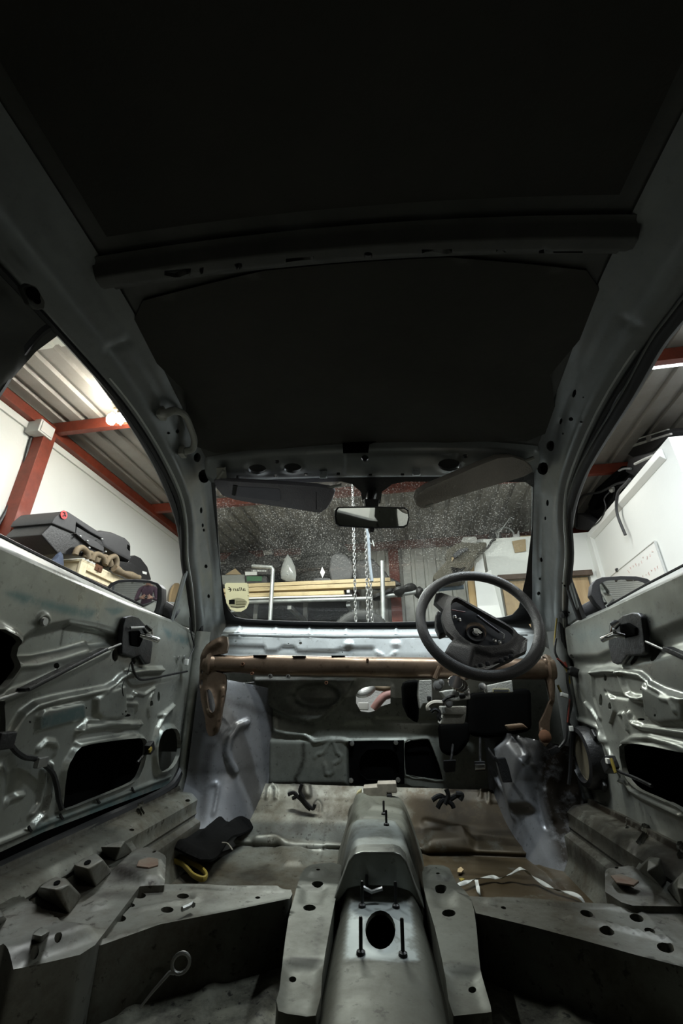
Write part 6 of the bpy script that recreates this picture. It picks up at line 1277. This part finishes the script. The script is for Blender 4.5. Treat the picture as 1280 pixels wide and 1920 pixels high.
# ---- rubber door seals along sills and pillars, right hand wiring loom
def seal(pts, x, r=.011): MB().tube(smooth_path([V3(cx(u, v, 0, x)) for u, v in pts], 3), r, 8).build('door_seal', M['rubber'], car)
seal([(375, 1150), (373, 1215), (364, 1300), (351, 1400), (330, 1462), (297, 1490), (200, 1535), (100, 1582), (0, 1630), (-120, 1688)], -.692, .014)
seal([(1046, 1085), (1050, 1160), (1058, 1230), (1068, 1300), (1074, 1380), (1072, 1450), (1085, 1495), (1130, 1520), (1200, 1555), (1290, 1602)], .692, .011)
lm = empty('pillar_wiring', (0, 0, 0), car)
def lw(pts, y, r, mt, nm='wire'):
    MB().tube(smooth_path([V3(cx(*sc([q], OR, KR)[0], 1, y)) for q in pts], 5), r, 6).build(nm, mt, lm)
lw([(150, 340), (140, 420), (135, 540), (160, 600), (215, 680), (235, 760)], 1.70, .003, M['yellow']); lw([(145, 470), (138, 560), (190, 640), (260, 690)], 1.69, .004, M['black'])
lw([(215, 690), (220, 760), (235, 840), (225, 920), (215, 1040), (205, 1120), (170, 1170), (130, 1200)], 1.68, .005, M['black']); lw([(235, 830), (240, 900), (220, 1000), (245, 1060), (240, 1200), (235, 1330), (225, 1410)], 1.69, .006, M['black'])
lw([(150, 600), (180, 620), (215, 655), (200, 620)], 1.68, .003, M['redwire']); lw([(232, 860), (225, 940), (218, 1010)], 1.675, .0025, M['redwire'])
lw([(155, 770), (168, 800), (185, 830)], 1.68, .004, M['yellow'])
p = V3(cx(*sc([(196, 835)], OR, KR)[0], 1, 1.67)); MB().box(p, (.024, .014, .014), Matrix.Rotation(.3, 3, 'Y')).build('white_plug', M['whitepaint'], lm, bevel=.003)
p = V3(cx(*sc([(130, 1190)], OR, KR)[0], 1, 1.66)); MB().box(p, (.034, .02, .02), Matrix.Rotation(-.4, 3, 'Y')).build('black_plug', M['black'], lm, bevel=.003)
p = V3(cx(*sc([(270, 690)], OR, KR)[0], 1, 1.69)); MB().box(p, (.05, .03, .03), Matrix.Rotation(.4, 3, 'Y')).build('loom_sleeve', M['black'], lm, bevel=.008)
p = V3(cx(*sc([(242, 1050)], OR, KR)[0], 1, 1.67)); MB().box(p, (.012, .01, .016)).build('white_plug', M['whitepaint'], lm, bevel=.002)

# ================================================================== steering wheel, column, pedals
SW_C = np.array([.316, 1.339, .847]); tl_, yw_ = .429, .018
SW_N = np.array([math.sin(yw_) * math.cos(tl_), -math.cos(yw_) * math.cos(tl_), math.sin(tl_)])
ex_ = np.cross([0, 0, 1], SW_N); ex_ /= np.linalg.norm(ex_); ey_ = np.cross(SW_N, ex_)
sw = empty('steering_wheel', (0, 0, 0), car)
rr0 = .167
rim = [V3(SW_C + rr0 * (math.cos(a) * ex_ + math.sin(a) * ey_)) for a in [2 * PI * k / 72 for k in range(72)]]
rad = []
for k in range(72):
    a = 2 * PI * k / 72; rad.append(.0150 + .0022 * math.exp(-((a - 2.55) / .25) ** 2) + .0022 * math.exp(-((a - 5.75) / .25) ** 2) + .0015 * math.exp(-((a - 4.1) / .35) ** 2))
MB().tube(rim, rad, 14, closed=True, up=V3(SW_N)).build('rim', M['wheel'], sw, sharp=80)
def wp2(pts, off, o=O3, k=K3b): return [V3(hit(u, v, SW_N, SW_N @ SW_C + off, MC, CAM_C)) for u, v in sc(pts, o, k)]
WSU = plane_surf(SW_C - SW_N * .004, ex_, ey_, -.2, .2, -.2, .2)
cav = WSU.inv(rounded(sc([(442, 1150), (450, 1098), (485, 1078), (560, 1120), (700, 1200), (830, 1272), (862, 1312), (845, 1352), (790, 1385), (690, 1398), (590, 1382), (505, 1325), (458, 1245)], O3, K3b), 2))
bo = WSU.inv(sc([(332, 1090), (345, 1040), (380, 1035), (475, 1068), (500, 1075), (580, 1115), (720, 1192), (850, 1268), (890, 1308), (955, 1345), (950, 1420), (905, 1440), (870, 1455), (780, 1500), (700, 1540), (640, 1560), (560, 1560), (470, 1515), (395, 1450), (430, 1385), (468, 1340), (415, 1290), (390, 1230), (382, 1180), (395, 1150), (375, 1130)], O3, K3b))
bts = WSU.inv(sc([(600, 1420), (720, 1450), (850, 1432), (870, 1460), (760, 1505), (700, 1540), (570, 1535)], O3, K3b))
bs = sheet('hub_cover', WSU, bo, [cav], [('c', cav, .018, .006), ('p', WSU.inv(sc([(440, 1375), (600, 1405), (560, 1540), (400, 1440)], O3, K3b)), .004, .012), ('p', bts, -.012, .012), ('r', WSU.inv(sc([(930, 1350), (900, 1440)], O3, K3b)), .006, -.003), ('r', WSU.inv(sc([(360, 1045), (345, 1090)], O3, K3b)), .006, -.003)], sp=.005, mat=M['wheel'], parent=sw, thick=.022)
MB().prism(wp2([(430, 1150), (440, 1080), (490, 1062), (850, 1270), (880, 1315), (850, 1375), (700, 1420), (560, 1400), (470, 1320)], -.052), V3(-SW_N) * .004).build('hub_plate', M['wheel_in'], sw)
hc = wp2([(608, 1318)], -.046)[0]
MB().lathe([(.026, 0), (.026, .010), (.021, .010), (.019, .004), (.010, .004), (.010, .012), (.004, .014), (0, .014)], hc, V3(SW_N), 24).build('hub_ring', M['wheel_in'], sw)
MB().lathe([(.006, 0), (.006, .016), (0, .017)], hc, V3(SW_N), 6).build('hub_nut', M['steel'], sw)
MB().prism(wp2([(595, 1272), (625, 1275), (655, 1300), (640, 1310), (600, 1290)], -.030), V3(-SW_N) * .002).build('hub_light_spot', M['white_plastic'], sw)  # white plate stands in for the spot of light at the hub
for c in ((470, 1203), (500, 1222), (735, 1360), (768, 1372)):
    MB().lathe([(.006, 0), (.006, .006), (.003, .008), (0, .008)], wp2([c], -.044)[0], V3(SW_N), 10).build('screw', M['steel'], sw)
MB().tube(wp2([(450, 1150), (500, 1160), (540, 1165)], -.04), .002, 5).build('red_wire', M['redwire'], sw)
MB().tube(wp2([(640, 1215), (740, 1275), (800, 1315), (800, 1345), (785, 1350)], -.038), .0022, 5).build('wire', M['steel'], sw)
MB().tube(wp2([(620, 1190), (700, 1250), (770, 1300)], -.036), .004, 6).build('inner_ridge', M['wheel_in'], sw)
for i, c in enumerate(((640, 1520), (690, 1510), (780, 1490), (815, 1475), (845, 1460))):
    MB().box(wp2([c], -.004)[0], (.012, .010, .012)).build('switch_button', M['wheel_in'], sw, bevel=.003)
MB().prism(wp2([(340, 1190), (352, 1150), (395, 1165), (420, 1300), (370, 1320), (342, 1260)], -.045), V3(-SW_N) * .03).build('switch_pod', M['black'], sw, bevel=.006)
colm = empty('steering_column', (0, 0, 0), car)
MB().tube([V3(SW_C - SW_N * .05), V3(SW_C - SW_N * .12), V3(SW_C - SW_N * .32)], [.03, .026, .022], 14).build('tube', M['bronze'], colm)
def yb5(pts, y, dep, mat, nm, par=None, bev=.004): return yb(pts, y, dep, mat, nm, par or colm, bev, O5, K5)
yb5([(182, 142), (278, 138), (282, 300), (262, 320), (215, 320), (190, 360), (176, 250)], 1.66, .07, M['alu'], 'control_unit'); yb5([(240, 258), (275, 262), (272, 300), (243, 298)], 1.655, .01, M['black'], 'socket')
yb5([(348, 340), (538, 335), (535, 400), (358, 398)], 1.58, .08, M['alu'], 'motor_housing'); yb5([(358, 398), (535, 395), (522, 468), (338, 472)], 1.60, .08, M['alu'], 'motor_base')
yb5([(345, 228), (400, 215), (560, 200), (568, 285), (440, 298), (380, 280)], 1.59, .07, M['alu'], 'upper_bracket'); yb5([(478, 245), (530, 240), (535, 275), (490, 282)], 1.585, .01, M['black'], 'bracket_slot')
yb5([(690, 180), (880, 140), (890, 235), (700, 240)], 1.66, .06, M['alu'], 'relay_box'); yb5([(735, 205), (860, 207), (858, 235), (735, 230)], 1.655, .004, M['sticker'], 'label', bev=.0005); yb5([(741, 210), (854, 212), (852, 230), (741, 226)], 1.654, .002, M['grey_plastic'], 'label_field', bev=.0003)
for c, r in (((322, 182), .012), ((404, 315), .010), ((455, 245), .008), ((540, 238), .007), ((655, 190), .009), ((345, 160), .008)):
    p = V3(cx(*sc([c], O5, K5)[0], 1, 1.575)); MB().lathe([(r * 1.4, 0), (r * 1.4, .004), (r, .004), (r, .012), (r * .5, .013), (0, .013)], p, (0, -1, .15), 10).build('bolt', M['steel'], colm)
for k, c in enumerate(((430, 158), (448, 172), (468, 182))):
    p = V3(cx(*sc([c], O5, K5)[0], 1, 1.56)); MB().lathe([(.022, -.003), (.024, 0), (.022, .003)], p + Vector((.01, 0, 0)), V3(SW_N), 18).build('clamp_ring', M['chrome'], colm)
MB().tube(smooth_path([V3(cx(*sc([q], O5, K5)[0], 1, 1.57)) for q in ((255, 365), (250, 340), (275, 318), (310, 310), (358, 312))], 4), .008, 8).build('hose', M['hose'], colm)
MB().tube(smooth_path([V3(cx(*sc([q], O5, K5)[0], 1, 1.565)) for q in ((360, 300), (390, 275), (430, 262), (450, 262))], 4), .005, 8).build('cable', M['black'], colm)
MB().tube(smooth_path([V3(cx(*sc([q], O5, K5)[0], 1, 1.57)) for q in ((270, 380), (300, 360), (330, 380), (330, 420), (345, 440))], 4), .007, 8).build('cable', M['black'], colm)
MB().tube([V3(cx(*sc([q], O5, K5)[0], 1, 1.66)) for q in ((340, 40), (300, 130))], .009, 8).build('strut', M['bronze'], colm)
pb_ = empty('pedal_box', (0, 0, 0), car)
yb5([(560, 240), (1030, 200), (1040, 520), (880, 560), (700, 580), (560, 560)], 1.84, .08, M['black_matt'], 'bracket', pb_, .02); yb5([(50, 150), (190, 130), (180, 480), (100, 420), (60, 330)], 1.75, .08, M['black_matt'], 'heater_motor', pb_, .02)  # near-black bracket panel paints the unlit void under the dash
yb5([(330, 470), (570, 450), (570, 600), (470, 720), (350, 700)], 1.86, .07, M['black_matt'], 'clutch_bracket', pb_, .02)
yb5([(830, 480), (960, 465), (1005, 505), (860, 525)], 1.80, .03, M['rustplate'], 'rusty_cap', pb_, .006)
def pedal(nm, arm, pad, mat, y, ya):
    MB().tube([V3(cx(*sc([q], O5, K5)[0], 1, yy)) for q, yy in zip(arm, ya)], .008, 8, flat=.6).build(nm + '_arm', M['black'], pb_)
    yb5(pad, y, .014, mat, nm, pb_, .003)
pedal('accelerator_pedal', [(700, 660), (740, 720), (800, 770)], [(762, 728), (830, 722), (858, 800), (884, 908), (812, 912), (795, 850)], M['black'], 1.70, (1.86, 1.80, 1.72))
pedal('brake_pedal', [(640, 560), (640, 700), (640, 780)], [(598, 752), (678, 750), (682, 822), (602, 828)], M['rubber'], 1.71, (1.86, 1.80, 1.73))
yb5([(600, 772), (678, 770), (678, 812), (602, 818)], 1.705, .006, M['chrome'], 'pedal_plate', pb_, .002)
pedal('clutch_pedal', [(440, 600), (425, 720), (415, 780)], [(365, 745), (460, 740), (455, 830), (380, 838), (366, 810)], M['rubber'], 1.72, (1.88, 1.82, 1.74))
# dirty harness clips on the toe board
def clump(nm, cen, y, pts_list, r, mt):
    b = empty(nm, (0, 0, 0), car)
    for i, pts in enumerate(pts_list): MB().tube(smooth_path([V3(cx(u, v, 1, y - .004 * i)) for u, v in pts], 4), r, 7).build('wire', mt, b)
clump('earth_lead', 0, 1.84, [[(540, 1490), (550, 1486), (556, 1492), (548, 1497)], [(556, 1492), (565, 1500), (575, 1512), (582, 1518)], [(562, 1488), (572, 1504), (586, 1516), (590, 1508)], [(566, 1470), (562, 1484), (570, 1496)]], .0065, M['black'])
clump('harness_clump', 0, 1.80, [[(810, 1500), (825, 1492), (840, 1500), (855, 1492), (868, 1496)], [(820, 1515), (830, 1500), (845, 1506), (850, 1515)], [(836, 1480), (840, 1492), (834, 1508)], [(855, 1488), (866, 1490), (862, 1500)]], .008, M['black'])

# ================================================================== loose things in the car
JS = Surf(lambda a, b: np.stack([np.asarray(a), np.asarray(b), .188 + 0 * np.asarray(a)], 1), -.64, .64, .9, 1.9)
jo = JS.inv([(298, 1606), (312, 1598), (345, 1585), (372, 1572), (400, 1556), (425, 1545), (448, 1520), (464, 1514), (466, 1535), (466, 1550), (484, 1543), (486, 1556), (470, 1574), (440, 1592), (412, 1618), (392, 1640), (372, 1644), (345, 1636), (318, 1622)])
rnd = random.Random(11); wv = [(rnd.uniform(10, 40), rnd.uniform(10, 40), rnd.uniform(0, 6)) for _ in range(6)]
fold = lambda a, b: .0032 * sum(1 + np.sin(k1 * a + k2 * b + p_) for k1, k2, p_ in wv)
jk = sheet('jacket', JS, jo, [], [('p', jo, .03, .05), ('f', fold), ('r', JS.inv([(440, 1530), (430, 1560), (380, 1600)]), .03, .02), ('r', JS.inv([(480, 1548), (430, 1585)]), .025, .015)], sp=.01, mat=M['blackcloth'], parent=None, thick=.006)
loose(jk); tag(jk, 'crumpled black jacket on the left footwell floor with a yellow trimmed edge', 'jacket')
MB().tube(smooth_path([V3(cx(u, v, 2, .20)) for u, v in ((300, 1602), (322, 1603), (342, 1608), (358, 1617), (374, 1626), (385, 1637), (386, 1645), (378, 1648), (362, 1641), (350, 1628), (338, 1618), (314, 1612))], 4), .007, 8, flat=.6).build('yellow_trim', M['yellow'], jk)
MB().tube(smooth_path([V3(cx(u, v, 2, .235)) for u, v in ((416, 1580), (427, 1582), (436, 1594))], 4), .002, 6).build('pale_cord', M['hose'], jk)
def ribbon(pts, w_, mat, name, par=None):
    P = smooth_path([V3(cx(*sc([q[:2]], O9, K2)[0], 2, q[2])) for q in pts], 5); b = MB(); rows = []
    for i, p in enumerate(P):
        p = Vector(p); d = Vector(P[min(i + 1, len(P) - 1)]) - Vector(P[max(i - 1, 0)]); s = Vector((-d.y, d.x, 0)).normalized(); tw = .6 * math.sin(i * .5)
        s = (s * math.cos(tw) + Vector((0, 0, 1)) * math.sin(tw)) * w_; rows.append([p - s, p + s, p + s + Vector((0, 0, .0015)), p - s + Vector((0, 0, .0015))])
    return b.loft(rows).build(name, mat, par, sharp=60)
rbn = ribbon([(-10, 552, .182), (50, 530, .184), (100, 515, .182), (190, 503, .18), (235, 511, .18), (290, 490, .185), (355, 455, .205), (410, 490, .19), (470, 532, .182), (540, 570, .18), (600, 585, .18), (680, 612, .182), (718, 655, .185)], .0048, M['strapw'], 'strap')
loose(rbn); tag(rbn, 'long twisted white strap lying on the right footwell floor', 'strap')
rb2 = ribbon([(100, 520, .186), (107, 560, .182), (114, 600, .18)], .0048, M['strapw'], 'strap'); loose(rb2); tag(rb2, 'short straight white strip before the long twisted strap', 'strap')
ds = loose(empty('dipstick', (0, 0, 0), None, 'thin dipstick with a ring handle on the dark rear floor at the left', 'dipstick')); ds.matrix_world = CAR_M
c = V3(cx(339, 1806, 1, .855)); MB().tube([c + Vector((.012 * math.cos(a), .004 * math.cos(a), .012 * math.sin(a))) for a in [2 * PI * k / 20 for k in range(20)]], .0026, 8, closed=True).build('ring', M['steel'], ds)
g_ = V3(cx(262, 1890, 2, .222)); MB().tube([c + Vector((-.008, -.002, -.009)), c * .7 + g_ * .3 + Vector((0, 0, .004)), c * .3 + g_ * .7 + Vector((0, 0, .003)), g_], [.0042, .0028, .0022, .0018], 7).build('rod', M['steel'], ds)
for c, lab, pts in (((0, 0), 'small torn scrap of paper on the right footwell floor', [(-5, 460), (12, 450), (28, 465), (14, 480), (-8, 478)]), ((0, 0), 'small yellow plastic scrap beside the white strap', [(0, 515), (18, 512), (34, 520), (14, 530)])):
    P = [V3(cx(u, v, 2, .176)) for u, v in sc(pts, O9, K2)]
    o = MB().prism(P, (0, 0, .003)).build('paper_scrap', M['card'] if 'paper' in lab else M['yellow'], smooth=False); loose(o); tag(o, lab, 'scrap')

# ================================================================== the person whose reflection shows in the left wing mirror
M['sweater'] = plain('plum_sweater', (.085, .05, .07), .95, 0, .3, 60, .004)
M['trousers'] = plain('dark_trousers', (.03, .032, .04), .9, 0, .2, 40)
M['skin'] = plain('skin', (.45, .27, .20), .55, 0, .1, 30)
M['hair'] = plain('greying_hair', (.12, .10, .09), .85, 0, .4, 60)
M['shoe'] = plain('dark_shoe', (.02, .018, .016), .6)
def person():
    J = {}; E = []
    def j(n, p, r, par=None, fl=1.0):
        J[n] = (Vector(p), r, fl)
        if par: E.append((par, n))
    j('pelvis', (0, 0, .92), .155); j('waist', (0, .06, 1.05), .140, 'pelvis'); j('chest', (0, .18, 1.24), .165, 'waist'); j('collar', (0, .29, 1.37), .115, 'chest'); j('neck', (0, .35, 1.425), .058, 'collar')
    j('skull', (0, .40, 1.50), .082, 'neck'); j('crown', (0, .425, 1.575), .078, 'skull')
    for s, n in ((-1, 'l'), (1, 'r')):
        j('hip' + n, (s * .10, 0, .84), .105, 'pelvis'); j('knee' + n, (s * .13, .07, .48), .066, 'hip' + n); j('calf' + n, (s * .135, .01, .33), .056, 'knee' + n); j('ankle' + n, (s * .14, -.02, .09), .042, 'calf' + n); j('toe' + n, (s * .16, .15, .04), .036, 'ankle' + n)
        j('shoulder' + n, (s * .19, .24, 1.34), .070, 'collar'); j('elbow' + n, (s * .27, .30, 1.06), .047, 'shoulder' + n); j('wrist' + n, (s * .13, .52, 1.12), .032, 'elbow' + n); j('palm' + n, (s * .09, .585, 1.135), .033, 'wrist' + n)
        for k, (dx, dz, ln) in enumerate(((.0, .036, .075), (.0, .013, .085), (.0, -.010, .08), (.0, -.032, .062))):
            j('f%d%s' % (k, n), (s * .075, .63, 1.135 + dz), .0095, 'palm' + n); j('g%d%s' % (k, n), (s * .045, .63 + ln * .45, 1.137 + dz), .0085, 'f%d%s' % (k, n)); j('h%d%s' % (k, n), (s * .015, .63 + ln * .3, 1.137 + dz), .0075, 'g%d%s' % (k, n))
        j('t0' + n, (s * .075, .575, 1.175), .011, 'palm' + n); j('t1' + n, (s * .05, .60, 1.205), .009, 't0' + n)
    names = list(J); me = bpy.data.meshes.new('body'); me.from_pydata([tuple(J[n][0]) for n in names], [(names.index(a), names.index(b)) for a, b in E], [])
    o = bpy.data.objects.new('body', me); COL.objects.link(o)
    md = o.modifiers.new('skin', 'SKIN'); md.use_smooth_shade = True
    for i, n in enumerate(names):
        v = me.skin_vertices[0].data[i]; v.radius = (J[n][1], J[n][1]); v.use_root = n == 'pelvis'
    o.modifiers.new('sub', 'SUBSURF').levels = 2; o.modifiers['sub'].render_levels = 2
    dg = bpy.context.evaluated_depsgraph_get(); m2 = bpy.data.meshes.new_from_object(o.evaluated_get(dg)); bpy.data.objects.remove(o)
    for m in (M['sweater'], M['trousers'], M['skin'], M['shoe']): m2.materials.append(m)
    for p in m2.polygons:
        c = p.center
        p.material_index = 2 if (c.z > 1.425 and c.y > .31) or c.y > .535 else 0 if c.z > .90 else 1 if c.z > .10 else 3
    fin(m2, True, 0)
    e = empty('person', (-1.0, -1.86, 0), None, 'person in a plum sweater and dark trousers leaning forward behind the car', 'person')
    b = link_mesh('body', m2, e)
    hc = Vector((0, .415, 1.535)); hair = MB()
    rows = []
    for i in range(9):
        t = i / 8 * PI * .62; rows.append([hc + Vector((.092 * math.sin(t) * math.cos(a), -.012 + .105 * math.sin(t) * math.sin(a), .108 * math.cos(t) + (.0 if math.sin(a) < .4 else .035 * (math.sin(a) - .4) * i / 3))) for a in [2 * PI * k / 18 for k in range(18)]])
    MB().loft(rows).build('hair', M['hair'], e, sharp=0)
    MB().loft([[hc + Vector((x * k, .085 + d, z)) for x, z in ((-.016, -.03), (.016, -.03), (.010, .012), (-.010, .012))] for k, d in ((1, -.02), (.8, .012), (.3, .026))]).build('nose', M['skin'], e, bevel=.004)
    for s in (-1, 1):
        MB().lathe([(0, -.011), (.009, -.006), (.011, 0), (.009, .006), (0, .011)], hc + Vector((s * .032, .076, .012)), (0, 1, 0), 10).build('eye', M['white_plastic'], e)
        MB().lathe([(0, -.02), (.02, -.012), (.03, 0), (.02, .006), (0, .008)], hc + Vector((s * .088, -.005, -.01)), (s, 0, 0), 10).build('ear', M['skin'], e)
    MB().tube([hc + Vector((x, .078 - abs(x) * .3, -.052)) for x in (-.024, -.012, 0, .012, .024)], .005, 6).build('mouth', plain('lips', (.35, .15, .13), .5), e)
    MB().box((0, .62, 1.14), (.07, .06, .09)).lathe([(.03, 0), (.03, .05), (.026, .05), (0, .04)], (0, .65, 1.14), (0, 1, 0), 16).build('camera', M['black'], e, bevel=.005)
person()
